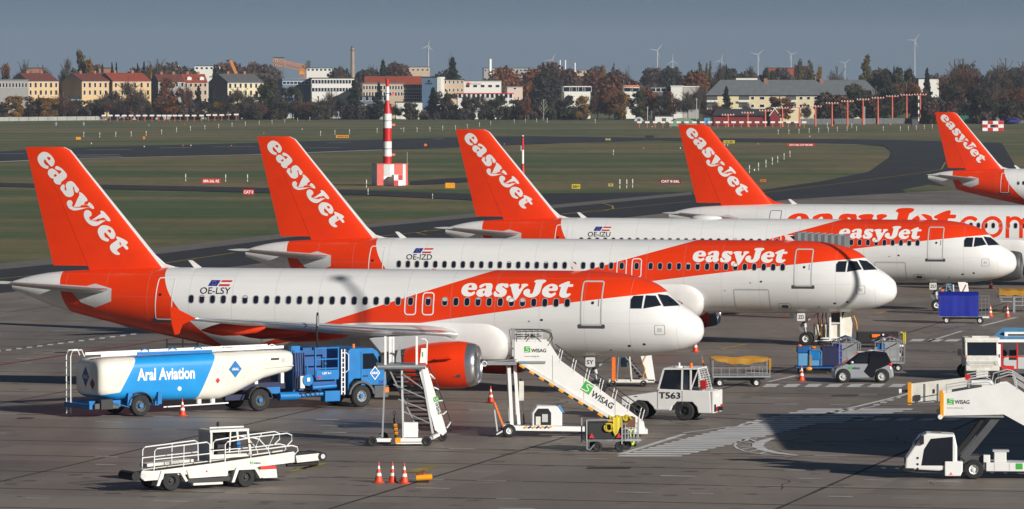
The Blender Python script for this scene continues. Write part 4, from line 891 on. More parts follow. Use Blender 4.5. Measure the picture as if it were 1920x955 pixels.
    title(32.74 + E, 11.085, 1.198, 'print_white', fin, finsurf, -R(48.4), .007, .3)
    if style == 'new':
        MB('white_paint').prism([(-26.75 - E, 6.5), (-26.2 - E, 6.02), (-25.7 - E, 5.88), (-24.9 - E, 5.8), (-24.9 - E, 5.5), (-27.0 - E, 5.5)], -.07, .07).build('dorsal_fillet', fin, bevel=.03)
    else:
        MB('orange_paint').prism([(-26.75 - E, 6.5), (-26.0 - E, 6.0), (-25.2 - E, 5.86), (-25.2 - E, 5.5), (-27.0 - E, 5.5)], -.07, .07).build('dorsal_fillet', fin, bevel=.03)
    # stabilisers
    for sd in (-1, 1):
        sb = MB('light_grey')
        secs = [((-(28.1 + .66 * v) - E, sd * (v + .5), 4.72 + .105 * v), 3.5 - .38 * v, .10, (0, 0, 1)) for v in (0, 2, 4, 5.75)]
        loft(sb, secs, 'light_grey', 'bright_metal'); sb.build('stabilizer', root, 50, weld=True)
    skin('stabilizer_fairing', [(30.62 + E, 4.75), (29.34 + E, 5.09), (28.47 + E, 4.87), (28.47 + E, 4.26), (29.35 + E, 3.94), (30.09 + E, 4.17)], 'light_grey', .02, xs=.25)
    # wings
    for sd in (-1, 1):
        wb = MB('light_grey'); secs = []
        for v in (1.2, 3.2, 6.4, 10, 13.5, 16.3, 16.52):
            le = 11.3 + (v - 2) * .593 + pf + (max(0, v - 16.3) * 2.0)
            te = (18.25 - .05 * (v - 2) if v < 6.4 else 18.03 + (v - 6.4) * .304) + pf
            z = 2.86 + (v - 2) * .0955
            secs.append(((-le, sd * v, z), te - le, .13 if v < 4 else .115, (0, 0, 1)))
        loft(wb, secs, 'light_grey', 'bright_metal'); wing = wb.build('wing', root, 50, weld=True)
        for v, ln in ((6.3, 4.0), (9.3, 3.6), (12.4, 3.0)):
            te = (18.03 + (max(6.4, v) - 6.4) * .304) + pf; z = 2.86 + (v - 2) * .0955 - .30
            q = MB('orange_paint').lathe([(-ln * .68, .02), (-ln * .55, .2), (-ln * .25, .3), (0, .29), (ln * .15, .2), (ln * .32, .03)], (-te, sd * v, z), (-1, 0, -.05), n=12)
            q.build('flap_fairing', wing, 60)
        u = 19.92 + pf; y = sd * 16.53
        wf = MB('orange_paint')
        for s2, pts in ((1, [(-u + .05, 4.25), (-u - .98, 4.74), (-u - 1.16, 4.76), (-u - 1.1, 4.15)]), (-1, [(-u + .05, 4.25), (-u - .58, 3.97), (-u - .74, 3.55), (-u - .93, 3.50), (-u - 1.06, 3.95), (-u - 1.1, 4.15)])):
            wf.prism(pts, y - .03, y + .03)
        wf.build('wingtip_fence', wing, bevel=.01)
    # wing to body fairing
    bb = MB('white_paint'); k = 30; vs = []
    prof = [(3.46, 1.90), (3.36, 1.975), (2.95, 2.03), (2.4, 2.02), (1.95, 1.88), (1.62, 1.62), (1.42, 1.15), (1.36, .0)]
    half = [(z, y) for z, y in prof] + [(z, -y) for z, y in reversed(prof[:-1])]; n = len(half)
    for i in range(k + 1):
        a = (i / k) ** 1.5; u = 9.05 + pf + a * 10.3
        g = math.sqrt(max(0, 1 - max(0, 1 - a / .115)**2)) * math.sqrt(max(0, 1 - max(0, (a - .6) / .4)**2)); g = max(g, .02)
        vs += [(-u, y * (.80 + .20 * math.sqrt(g)), 2.5 + (z - 2.5) * g) for z, y in half]
    bb.add(vs, [(i * n + j, i * n + (j + 1) % n, (i + 1) * n + (j + 1) % n, (i + 1) * n + j) for i in range(k) for j in range(n)])
    bb.build('belly_fairing', root, 50)
    # engines
    for sd in (-1, 1):
        o = (-9.5 - pf, sd * 5.75, 1.74); ax = (-1, 0, -.035)
        en = MB('orange_paint' if style == 'new' else 'dark_grey').lathe([(.42, 1.02), (.9, 1.09), (1.6, 1.10), (2.4, 1.03), (3.0, .93), (3.35, .84), (3.35, .8), (2.9, .78)], o, ax, n=40).build('engine', root, 50)
        MB('bright_metal' if style == 'new' else 'dark_grey').lathe([(.42, 1.021), (.2, .985), (.06, .93), (0, .87), (.05, .81), (.2, .78), (.5, .79)], o, ax, n=40).build('inlet_lip', en, 60)
        MB('dull_metal').lathe([(.5, .79), (1.0, .83), (1.25, .84), (1.25, .01)], o, ax, n=40).build('inlet_duct', en, 60)
        fb = MB('dark_grey')
        for i in range(24):
            a = 2 * math.pi * i / 24; ca, sa = math.cos(a), math.sin(a); cb, sb_ = math.cos(a + .16), math.sin(a + .16)
            x = o[0] - 1.1
            fb.add([(x, o[1] + ca * .2, o[2] + sa * .2 - .03), (x, o[1] + ca * .82, o[2] + sa * .82 - .03), (x - .1, o[1] + cb * .82, o[2] + sb_ * .82 - .03), (x - .1, o[1] + cb * .2, o[2] + sb_ * .2 - .03)], [(0, 1, 2, 3)])
        fb.build('fan', en)
        MB('dark_grey').lathe([(.75, .01), (.9, .14), (1.1, .22), (1.2, .23)], o, ax, n=20).build('spinner', en, 60)
        MB('dull_metal').lathe([(2.9, .62), (3.6, .52), (4.2, .40), (4.2, .35), (3.8, .3), (4.6, .02)], o, ax, n=24).build('exhaust_nozzle', en, 50)
        MB('light_grey').prism([(o[0] - .9, 2.78), (o[0] - 1.6, 3.0), (o[0] - 2.6, 3.05), (o[0] - 5.2, 2.9), (o[0] - 4.6, 2.2), (o[0] - 3.4, 2.4)], o[1] - .17, o[1] + .17).build('pylon', en, bevel=.05)
        if sd < 0:
            y = o[1]
            for dx, dz, w_, h_ in ((-1.6, -.62, .9, .12), (-.62, -.55, .5, .12)):
                ang = math.asin(dz / 1.1); yy = y - 1.1 * math.cos(ang) - .012
                mbp = MB('print_white'); mbp.add([(o[0] + dx, yy - .004, o[2] + dz), (o[0] + dx - w_, yy, o[2] + dz), (o[0] + dx - w_, yy - .0 - .08 * .3, o[2] + dz + h_), (o[0] + dx, yy - .03, o[2] + dz + h_)], [(0, 1, 2, 3)], 'light_grey' if w_ > .6 else 'dark_grey'); mbp.build('data_plate', en, fix=False)
            MB('orange_paint').prism([(o[0] - .95, 2.05), (o[0] - 1.1, 2.17), (o[0] - 1.75, 2.05), (o[0] - 1.72, 2.0)], y - 1.32, y - 1.0).build('strake', en)
    # aerials
    for u, z, h in ((24.35 + E, 5.84, .36), (5.75, 5.84, .42)):
        MB('white_paint').prism([(-u, z), (-u - .4, z), (-u - .5 - .2, z + h), (-u - .38 - .12, z + h)], -.02, .02).build('antenna', fus)
    if long and 'ZU' in placard:
        MB('white_paint').ell((-20.2, 0, 5.86), (1.05, .5, .24), n=20, k=10).build('satellite_dome', fus, 60)
    # undercarriage
    if gear:
        u = 5.07; g = MB('light_grey')
        g.cyl((-u, 0, .38), (-u - .12, 0, 1.1), .065, 'bright_metal'); g.cyl((-u - .1, 0, 1.0), (-u - .25, 0, 2.1), .11, 'light_grey')
        g.cyl((-u, -.34, .38), (-u, .34, .38), .06, 'steel'); g.bar((-u - .15, 0, 1.25), (-u + .9, 0, 2.0), .09, .09, 'light_grey')
        g.bar((-u - .05, .0, .62), (-u - .42, 0, .95), .05, .12, 'dull_metal'); g.bar((-u - .42, 0, .95), (-u - .16, 0, 1.3), .05, .12, 'dull_metal')
        g.cyl((-u - .12, -.22, 1.28), (-u - .12, .22, 1.28), .07, 'black'); g.box(-u - .1, -u + .1, -.16, .16, 1.3, 1.55, 'dark_grey')
        for s2 in (-1, 1): g.bar((-u - .1, s2 * .12, 1.1), (-u - .7, s2 * .35, 2.0), .04, .04, 'dark_grey')
        ng = g.build('nose_gear', root, 40)
        for s2 in (-1, 1): wheel(ng, -u, s2 * .25, .38, .2, 'print_white', s2, .5)
        pl = MB('white_paint').prism(rrect(-5.52, -5.07, 1.38, 1.83, .06), -.62, -.58).build('gear_door', ng)
        text(placard, (-5.46, -.625, 1.5), (1, 0, 0), (0, 0, 1), .33, .2, 'print_black', pl, 'code')
        for sd in (-1, 1):
            u = 16.1 + pf; g = MB('light_grey')
            g.cyl((-u, sd * 3.8, .58), (-u + .1, sd * 3.8, 2.9), .14, 'light_grey'); g.cyl((-u, sd * 3.25, .58), (-u, sd * 4.35, .58), .1, 'steel')
            g.bar((-u, sd * 3.8, 1.3), (-u, sd * 2.4, 2.5), .14, .14, 'light_grey'); g.prism([(-u - .6, 1.15), (-u + .55, 1.15), (-u + .6, 2.9), (-u - .65, 2.9)], sd * 4.25, sd * 4.29, 'light_grey')
            mg = g.build('main_gear', root, 40)
            for s2 in (-1, 1): wheel(mg, -u, sd * 3.8 + s2 * .43, .58, .4, 'light_grey', s2, .5)
    return root
TH = R(12.5)
PL1 = make_plane('nearest airliner, orange and white, code SY on its nose gear door, fuel truck alongside', (8.97, 228.6, 0), -TH, False, 'new', 'OE-LSY', 'SY')
PL2 = make_plane('orange and white airliner with code ZD and a dark stripe of shadow across its nose', (21.44, 272.4, 0), -TH, True, 'new', 'OE-IZD', 'ZD')
PL3 = make_plane('orange and white airliner with code ZU and a white dome on its roof', (32.34, 313.5, 0), -TH, True, 'new', 'OE-IZU', 'ZU')
def nose_from(px, y_unused, u, D):          # nose position from the pixel column of a point u metres aft
    X = (px - 960) * D / F
    return (X + u * math.cos(TH), D - u * math.sin(TH), 0)
PL4 = make_plane('white airliner with orange tail and giant orange lettering along its body', nose_from(1268, 0, 37.05, 357.5), -TH, True, 'old', '', 'XX', gear=False, near_detail=False)
PL5 = make_plane('farthest airliner at the right edge, only its orange tail and rear body in view', nose_from(1752, 0, 33.2, 501.5), -TH, False, 'new', '', 'QA', gear=True, near_detail=False)
# ---------------------------------------------------------------- vehicles and ground equipment
def rail(mb, pts, r=.022, m=None): mb.tube(pts, r, m, 5)
def rig(name, label, cat, px, py, rot, group=None): return thing(name, label, cat, G(px, py), R(rot), group)
def wisag(parent, x, y, z, k, ang=0, m='print_black', name='WISAG'):
    """green leaf square and the operator's name on a side panel facing -y"""
    ca, sa = math.cos(ang), math.sin(ang); T = lambda a, b: (x + (a * ca - b * sa) * k, y, z + (a * sa + b * ca) * k)
    e = MB('green_logo').poly([T(a, b) for a, b in ((0, 0), (1, 0), (1, 1), (0, 1))]).build('emblem', parent, fix=False)
    sw = [(.98, .86), (.72, .80), (.46, .86), (.30, .74), (.40, .58), (.66, .46), (.74, .30), (.56, .14), (.30, .16), (.02, .10)]
    for i in range(9):
        (x0, z0), (x1, z1) = sw[i], sw[i + 1]; L = math.hypot(x1 - x0, z1 - z0); nx, nz = -(z1 - z0) / L * .045, (x1 - x0) / L * .045
        MB('print_white').poly([tuple(q + (0 if j != 1 else -.004) for j, q in enumerate(T(a, b))) for a, b in ((x0 - nx, z0 - nz), (x1 - nx, z1 - nz), (x1 + nx, z1 + nz), (x0 + nx, z0 + nz))]).build('swirl', e, fix=False)
    text(name, T(1.15, .0), (ca, 0, sa), (-sa, 0, ca), 2.5 * k, .62 * k, m, parent, 'lettering', .02)
# aviation fuel tanker: semitrailer
t = NT('tank_paint'); sx = t.n('ShaderNodeSeparateXYZ'); t.put(sx.inputs[0], t.tc.outputs['Object']); X, Z = sx.outputs[0], sx.outputs[2]
f = t.ma('MULTIPLY', t.ma('GREATER_THAN', X, t.ma('ADD', t.ma('MULTIPLY', Z, .60), -1.62)), t.ma('LESS_THAN', X, t.ma('ADD', t.ma('MULTIPLY', Z, .50), 2.62)))
f = t.ma('MAXIMUM', f, t.ma('MULTIPLY', t.ma('LESS_THAN', X, 1.5), t.ma('LESS_THAN', Z, t.ma('ADD', 1.2, t.ma('MULTIPLY', X, .12)))))
n = t.ramp(t.noise(1.2, 5), .3, .75)
M['tank_paint'] = t.fin(t.mix(f, t.mix(n, (.68, .66, .58), (.76, .74, .67)), t.mix(n, (.008, .25, .62), (.012, .30, .70))), .3, 0, .2)
T = rig('fuel_semitrailer', 'white and blue aviation fuel tank trailer with a ladder at its rear', 'tank trailer', 264, 781, 33)
ring = 32; vs = []; secs = [(-1.98, 1.05, 2.3, .98), (-1.93, .94, 2.43, 1.08), (-1.8, .86, 2.53, 1.15), (-1.5, .8, 2.58, 1.18), (-1, .72, 2.6, 1.2), (1, .6, 2.63, 1.2), (4.2, .56, 2.68, 1.2), (4.9, .75, 2.69, 1.2), (6.4, 1.4, 2.7, 1.2), (7.2, 1.58, 2.7, 1.19), (7.6, 1.64, 2.69, 1.18), (7.85, 1.72, 2.65, 1.12), (7.95, 1.84, 2.55, 1.0)]
for x, zb, zt, w in secs:
    for k in range(ring):
        a = 2 * math.pi * k / ring; c, s = math.cos(a), math.sin(a); e = .42
        vs.append((x, 1.3 + w * math.copysign(abs(c)**e, c), (zb + zt) / 2 + (zt - zb) / 2 * math.copysign(abs(s)**e, s)))
L = len(secs)
tk = MB('tank_paint').add(vs, [(i * ring + k, i * ring + (k + 1) % ring, (i + 1) * ring + (k + 1) % ring, (i + 1) * ring + k) for i in range(L - 1) for k in range(ring)] + [list(range(ring - 1, -1, -1)), list(range((L - 1) * ring, L * ring))]).build('tank', T, 40)
text('Aral Aviation', (-.12, .085, 1.56), (1, 0, .0), (0, 0, 1), 2.9, .55, 'print_white', tk, 'lettering', .03)
def diamond(p, x, z, s, m, y=.08, txt=True):
    d = MB(m).poly([(x - s * .85, y, z), (x, y, z - s), (x + s * .85, y, z), (x, y, z + s)]).build('diamond_sign', p, fix=False)
    if txt: text('ARAL', (x - s * .48, y - .006, z - s * .16), (1, 0, 0), (0, 0, 1), s * .96, s * .32, 'print_white', d, 'lettering', .03)
diamond(tk, 4.85, 1.93, .38, 'blue_paint'); diamond(tk, 3.95, 1.45, .13, 'red_paint', txt=False)
d = MB('print_blue').poly([(-1.995, 1.75, 1.75), (-1.995, 1.42, 2.2), (-1.995, 1.1, 1.75), (-1.995, 1.42, 1.3)]).build('diamond_sign', tk, fix=False)
text('ARAL', (-2.0, 1.66, 1.67), (0, -1, 0), (0, 0, 1), .5, .16, 'light_grey', d, 'lettering', .03)
MB('maroon').poly([(-1.995, 1.0, 1.45), (-1.995, .78, 1.7), (-1.995, .56, 1.45), (-1.995, .78, 1.2)]).build('hazard_plate', tk, fix=False)
MB('print_white').cyl((2.0, .10, 1.15), (2.0, .085, 1.15), .1, n=14).build('round_label', tk)
MB('print_black').box(6.7, 7.1, .07, .1, 2.28, 2.36).build('stencil', tk); MB('light_grey').cyl((7.35, .115, 2.25), (7.35, .10, 2.25), .1, n=14).build('round_label', tk)
MB('dirty_white').bar((5.3, .09, 1.55), (6.35, .09, 1.93), .05, .04).build('rib', tk); MB('dirty_white').bar((6.35, .09, 1.93), (7.85, .09, 2.0), .05, .04).build('rib', tk)
cw = MB('print_white')
for y in (.55, 2.0): cw.bar((-1.7, y, 2.72), (7.6, y, 2.82), .06, .12, 'blue_paint' if False else 'print_white')
cw.build('catwalk_kerb', T)
MB('blue_paint').box(.1, 3.9, .5, .62, 2.66, 2.80).build('catwalk_panel', T)
for x in (.7, 2.1, 3.4, 4.6, 5.6, 6.6, 7.2):
    MB('blue_paint' if x < 3.6 else 'print_white').tube([(x - .22, .9, 2.66), (x - .18, .9, 2.86), (x, .9, 2.92), (x + .18, .9, 2.86), (x + .22, .9, 2.66)], .03).build('hatch_hoop', T)
for x in (5.2, 6.9): MB('dark_grey').cyl((x, 1.3, 2.7), (x, 1.3, 2.82), .28, n=14).build('manhole_lid', T)
ld = MB('print_white')
for y in (1.95, 2.35): rail(ld, [(-2.45, y, .1), (-2.45, y, 2.6), (-2.35, y, 2.88), (-1.9, y, 2.9), (-1.75, y, 2.6)], .028)
for i in range(8): rail(ld, [(-2.45, 1.95, .2 + i * .32), (-2.45, 2.35, .2 + i * .32)], .022)
ld.build('ladder', T)
ch = MB('blue_paint'); ch.box(-2.3, 1.2, .5, .65, .42, .72); ch.box(-2.3, 1.2, 1.95, 2.1, .42, .72); ch.box(-2.5, -2.35, .1, 2.5, .38, .6); ch.box(-2.2, -1.0, .15, .3, .38, .62, 'dark_grey'); ch.bar((-1.3, .12, .62), (-.5, .12, .42), .04, .04)
for x in (-.55, .95): ch.prism([(x - .1, .5), (x + .12, .5), (x + .16, 1.05), (x - .06, 1.05)], .02, .14)
ch.build('chassis', T, bevel=.01)
MB('black').box(-1.95, -1.35, .05, .5, .35, .8).build('toolbox', T, bevel=.02)
mg = MB('black')
for i in range(9):
    a, b = R(10 + i * 18), R(28 + i * 18)
    mg.add([(math.cos(q) * r_, y, .47 + math.sin(q) * r_) for q in (a, b) for r_ in (.58, .62) for y in (-.05, .35)], [(0, 4, 5, 1), (2, 3, 7, 6), (0, 2, 6, 4), (1, 5, 7, 3)])
mg.build('mudguard', T)
wheel(T, 0, .12, .48, .32, 'dark_grey', -1, .56, 'blue_paint'); wheel(T, 0, 2.4, .48, .32, 'dark_grey', 1, .56)
MB('print_white').cyl((3.2, .5, .42), (3.2, .5, .62), .12, n=10).build('valve', T); MB('print_white').cyl((3.9, .5, .42), (3.9, .5, .62), .12, n=10).build('valve', T); MB('print_white').bar((1.3, .3, .35), (4.6, .3, .42), .05).build('drain_pipe', T)
for x in (5.6, 6.0, 7.35): MB('print_white').box(x, x + .16, .35, .6, 1.2, 1.7).build('bracket', T)
# tractor unit with pumping module
T = rig('tanker_tractor', 'blue cab truck with pump and hose module pulling the fuel trailer', 'truck', 264, 781, 33)
c = MB('dark_navy'); c.box(4.6, 12.4, .55, .8, .5, .75); c.box(4.6, 12.4, 1.8, 2.05, .5, .75); c.box(5.0, 7.6, .4, 2.2, .95, 1.25); c.build('chassis', T)
for x in (6.08, 11.38):
    wheel(T, x, .12, .5, .3, 'dark_grey' if x < 10 else 'grey_paint', -1, .52, 'blue_paint'); wheel(T, x, 2.4, .5, .3, 'dark_grey', 1, .52)
    g = MB('dark_grey' if x > 10 else 'black')
    for i in range(8):
        a, b = R(8 + i * 20.5), R(28.5 + i * 20.5); g.add([(x + math.cos(q) * r_, y, .5 + math.sin(q) * r_) for q in (a, b) for r_ in (.6, .70 if x > 10 else .64) for y in (-.04, .38)], [(0, 4, 5, 1), (2, 3, 7, 6), (0, 2, 6, 4), (1, 5, 7, 3)])
    g.build('mudguard', T)
cab = MB('blue_paint').prism([(10.72, .62), (10.72, 2.50), (10.85, 2.66), (12.05, 2.66), (12.3, 2.5), (12.72, 1.72), (12.80, .95), (12.15, .95), (12.02, 1.12), (11.7, 1.28), (11.05, 1.28), (10.8, 1.05)], .1, 2.5).build('cab', T, bevel=.05)
MB('dark_grey').box(12.1, 12.86, .06, 2.54, .38, .94).build('bumper', T, bevel=.04); MB('signal_orange').box(12.6, 12.85, .03, .1, .62, .84).build('indicator', cab)
MB('blue_paint').prism([(11.4, .98), (11.4, 2.5), (12.1, 2.5), (12.62, 1.72), (12.7, .98)], .07, .11).build('door', cab, bevel=.01)
MB('glass').prism([(11.48, 1.72), (11.48, 2.42), (12.04, 2.42), (12.28, 2.08), (12.2, 1.72)], .055, .075).build('side_window', cab); MB('black').box(12.34, 12.52, -.12, .06, 1.75, 2.3).build('mirror', cab, bevel=.02)
MB('glass').add([(12.14, .2, 2.55), (12.14, 2.4, 2.55), (12.73, 2.4, 1.74), (12.73, .2, 1.74)], [(0, 1, 2, 3)]).build('windscreen', cab); MB('black').box(11.5, 11.75, .03, .07, 1.38, 1.43).build('handle', cab)
dd = MB('print_white').poly([(11.85, .05, 1.52), (12.12, .05, 1.2), (12.39, .05, 1.52), (12.12, .05, 1.84)]).build('diamond_sign', cab, fix=False); MB('blue_paint').poly([(11.9, .045, 1.52), (12.12, .045, 1.26), (12.34, .045, 1.52), (12.12, .045, 1.78)]).build('panel', dd, fix=False); text('ARAL', (11.94, .04, 1.47), (1, 0, 0), (0, 0, 1), .36, .11, 'print_white', dd, 'lettering', .04)
text('208', (12.3, .06, 1.02), (1, 0, 0), (0, 0, 1), .28, .16, 'print_blue', cab, 'lettering', .02)
MB('signal_orange').cyl((11.3, .6, 2.66), (11.3, .6, 2.84), .07, n=10).build('beacon', cab)
md = MB('deep_blue'); md.box(7.95, 8.05, .3, 2.3, .8, 2.66); md.box(8.0, 8.9, .9, 2.3, .8, 2.6); md.box(9.0, 10.25, .35, 2.3, .9, 1.45); md.box(9.0, 10.25, 1.2, 2.3, 1.45, 2.7); md.box(7.9, 8.35, .35, .6, 2.55, 2.85, 'blue_paint'); md.build('pump_module', T)
fr = MB('blue_paint'); 
for x in (9.0, 10.2): fr.box(x, x + .06, .12, .2, 1.4, 2.75)
for z in (2.7, 2.2, 1.78): fr.box(9.06, 10.2, .12, .18, z, z + .05)
fr.build('frame', T); pn = MB('blue_paint').box(9.04, 10.22, .08, .12, 1.3, 1.74).build('panel', T); text('1 JET A-1', (9.35, .07, 1.52), (1, 0, 0), (0, 0, 1), .45, .12, 'print_white', pn, 'lettering', .04); MB('red_paint').box(9.12, 9.28, .06, .085, 1.36, 1.46).build('plate', pn)
for i in range(5): rail_ = MB('dark_navy'); rail(rail_, [(8.0 + i * .12, .25, .9), (8.02 + i * .12, .2, 1.7), (8.0 + i * .12, .25, 2.55)], .035); rail_.build('hose', T)
MB('blue_paint').cyl((8.6, .05, 1.32), (8.6, .3, 1.32), .27, n=20).build('filter_housing', T, 40); MB('print_white').box(8.53, 8.68, .02, .05, 1.25, 1.42).build('gauge', T); MB('dirty_white').box(8.22, 8.45, .1, .3, .95, 1.5).build('cabinet', T)
MB('blue_paint').cyl((8.85, .15, .95), (10.1, .15, 1.0), .1, n=10).build('pipe', T); MB('blue_paint').cyl((7.15, .2, .62), (8.1, .2, .62), .19, n=14).build('air_tank', T, 40); MB('blue_paint').cyl((8.1, .15, .6), (9.4, .15, .66), .09, n=10).build('pipe', T); MB('blue_paint').box(9.5, 10.3, .08, .5, .3, .78).build('battery_box', T, bevel=.03)
MB('blue_paint').cyl((8.6, .17, 1.55), (8.6, .17, 1.95), .05, n=8).build('pipe', T); MB('blue_paint').box(6.5, 7.2, .15, .5, .75, 1.05).build('locker', T, bevel=.02)
for i in range(4):
    a = i * .5; b = MB('black'); rail(b, [(8.2 + a * .5, .08, .75), (8.3 + a * .5, .03, .55), (8.42 + a * .5, .05, .6), (8.5 + a * .5, .08, .8)], .02); b.build('hose', T)
w_ = MB('print_white'); 
for x in (10.34, 10.5): w_.box(x, x + .05, .06, .12, .6, 2.65)
for i in range(9): w_.box(10.39, 10.5, .07, .11, .7 + i * .22, .74 + i * .22)
w_.build('ladder', T); rl = MB('print_white'); rail(rl, [(10.58, .08, 2.5), (10.7, .02, 2.4), (10.7, .02, 1.7), (10.58, .08, 1.6)], .025); rl.build('handrail', T)
MB('black').tube([(9.6, .9, 2.7), (9.55, .9, 3.4), (9.6, .9, 4.3)], .05).build('fuelling_hose', T); MB('steel').cyl((9.6, .9, 3.7), (9.6, .9, 4.15), .075, n=8).build('coupling', T)
# belt loader
T = rig('belt_loader', 'white belt loader with handrails and a raised conveyor nose', 'belt loader', 316, 921, 31.2)
b = MB('dirty_white'); b.prism([(-.56, .74), (2.37, .96), (5.2, 1.22), (5.2, .82), (2.3, .62), (-.4, .52)], .05, .15); b.prism([(-.56, .74), (2.37, .96), (5.2, 1.22), (5.2, .82), (2.3, .62), (-.4, .52)], .95, 1.05); b.build('conveyor_frame', T, bevel=.01)
MB('rubber').prism([(-1.4, .62), (-.5, .72), (2.37, .93), (5.3, 1.18), (6.3, 1.14), (6.3, 1.1), (2.37, .88), (-1.4, .56)], .16, .94).build('belt', T)
MB('dirty_white').prism([(-1.05, .78), (-.18, .72), (-.18, .42), (-.95, .40), (-1.15, .55)], .02, .12).build('lower_nose', T, bevel=.01); MB('rubber').cyl((-1.3, .0, .58), (-1.3, 1.1, .58), .17, n=16).build('roller', T); MB('steel').cyl((-1.0, -.01, .58), (-1.0, .02, .58), .12, n=14).build('hub', T)
MB('dirty_white').prism([(5.25, 1.06), (6.3, 1.12), (6.3, .86), (5.3, .80)], .05, .15).build('upper_nose', T, bevel=.01); MB('rubber').cyl((6.35, .0, 1.0), (6.35, 1.1, 1.0), .16, n=16).build('roller', T); MB('steel').cyl((6.35, -.02, 1.0), (6.35, .02, 1.0), .09, n=12).build('hub', T); MB('rubber').cyl((5.0, .3, .72), (6.3, .3, .72), .07, n=10).build('bumper_tube', T)
c = MB('dirty_white'); c.box(-.5, 4.4, .25, 1.6, .34, .5, 'dark_grey'); c.prism([(.75, .72), (2.45, .78), (2.4, .45), (.85, .42)], .0, .1); c.box(1.0, 2.2, -.02, .2, .16, .24); c.box(.85, 2.7, .1, .3, .26, .4, 'black'); c.build('chassis', T)
for x0 in (.12, 3.17):
    f = MB('dirty_white').prism([(x0 - .62, .2), (x0 - .42, .74), (x0 + .42, .74), (x0 + .66, .34), (x0 + .56, .3), (x0 + .34, .64), (x0 - .32, .64), (x0 - .5, .2)], -.04, .4).build('fender', T, bevel=.01); wheel(T, x0, .12, .36, .26, 'black', -1, .5); wheel(T, x0, 1.7, .36, .26, 'black', 1, .5)
MB('red_paint').box(3.75, 4.4, -.01, .03, .62, .74).build('reflector', T); MB('beige_skirt').prism([(3.7, .62), (4.42, .62), (4.46, .3), (3.85, .3)], 0, .3).build('rear_skirt', T, bevel=.01)
MB('dirty_white').prism([(-.3, .78), (1.6, .9), (1.6, 1.02), (-.3, .92)], 1.1, 1.7).build('engine_cover', T, bevel=.02); gr = MB('dark_grey'); 
for i in range(12): gr.bar((.45 + i * .06, 1.09, .88), (.5 + i * .06, 1.09, .96), .02, .01)
gr.build('grille', T)
cb = MB('dirty_white'); 
for x in (2.25, 3.75):
    for y in (1.0, 1.85): cb.bar((x if x < 3 else x + .15, y, .9), (x, y, 2.0), .08)
cb.prism([(2.18, 1.97), (3.8, 1.97), (3.8, 2.06), (2.18, 2.06)], .95, 1.9); cb.prism([(2.2, .8), (3.95, .8), (3.9, 1.15), (2.2, 1.15)], .98, 1.05); cb.box(2.2, 2.28, 1.0, 1.85, .9, 2.0, 'light_grey'); cb.bar((3.0, 1.0, 1.2), (3.05, 1.0, 2.0), .05); cab = cb.build('cab', T)
MB('glass').box(2.3, 3.75, 1.83, 1.86, 1.15, 1.95).build('window', cab); MB('black').box(2.6, 3.0, 1.15, 1.7, .95, 1.5).build('seat', cab); MB('blue_paint').box(3.35, 3.5, 1.05, 1.1, 1.35, 1.58).build('screen', cab)
rr_ = MB('print_white'); rail(rr_, [(2.3, 1.2, 2.12), (3.7, 1.2, 2.12)], .03); rr_.build('roof_rail', cab); MB('black').cyl((2.7, 1.3, 2.06), (2.7, 1.3, 2.16), .05, n=8).ell((2.7, 1.3, 2.24), (.06, .06, .09)).build('beacon', cab)
for y in (.08, 1.02):
    r1 = MB('print_white'); dy = y
    rail(r1, [(-.55, dy, .76), (-.52, dy, 1.45), (-.42, dy, 1.54), (1.6, dy, 1.70), (1.72, dy, 1.62), (1.74, dy, .95)], .024)
    rail(r1, [(-.53, dy, 1.15), (1.73, dy, 1.28)], .02); rail(r1, [(.65, dy, .85), (.67, dy, 1.62)], .02); r1.build('handrail', T)
    r2 = MB('print_white')
    rail(r2, [(2.34, dy, .95), (2.35, dy, 1.58), (2.45, dy, 1.68), (3.45, dy, 1.80), (3.75, dy, 1.72), (4.1, dy, 1.36), (5.1, dy, 1.44), (5.32, dy, 1.38), (5.36, dy, 1.24), (5.2, dy, 1.1)], .024)
    rail(r2, [(3.45, dy, 1.80), (4.9, dy, 1.9), (5.1, dy, 1.82), (5.1, dy, 1.62), (4.9, dy, 1.44)], .022); rail(r2, [(2.35, dy, 1.3), (4.1, dy, 1.36)], .02); rail(r2, [(3.4, dy, 1.05), (3.4, dy, 1.32)], .018); rail(r2, [(4.2, dy, 1.12), (4.1, dy, 1.36), (4.35, dy, 1.84)], .02); r2.build('handrail', T)
wisag(T, 3.35, .04, .82, .12); MB('red_paint').cyl((1.55, -.01, .65), (1.55, .02, .65), .035, n=10).build('button', T)
# baggage tug T563: nose to the left, rear turned to the camera
T = rig('baggage_tug', 'white tow tractor with big black number T563 on its door', 'tow tractor', 1283, 789, 164)
Y0, Y1 = 1.65, 0.0                          # near side is y = 0 here, so the body runs towards -y
b = MB('white_paint').prism([(2.83, .62), (2.83, .98), (1.2, 1.24), (1.15, 1.36), (-1.15, 1.30), (-1.2, .34), (-.62, .34), (-.56, .6), (-.35, .82), (.35, .82), (.55, .62), (.62, .42), (1.32, .42), (1.42, .6), (1.65, .82), (2.1, .86), (2.5, .62)], -1.6, 0)
body = b.build('body', T, bevel=.03)
for x in (0, 2.05): wheel(T, x, -.14, .42, .28, 'black', 1, .5); wheel(T, x, -1.5, .42, .28, 'black', -1, .5)
cabp = MB('white_paint')
for x0, x1 in ((1.18, .93), (-.28, -.28), (.12, .10)):
    for y in (-.04, -1.56): cabp.bar((x0, y, 1.34), (x1, y, 2.22), .07)
cabp.prism([(.98, 2.2), (-.62, 2.24), (-.62, 2.3), (.9, 2.28)], -1.62, .02); cabp.box(-.6, .9, -1.55, -.05, 1.32, 1.36, 'dark_grey')
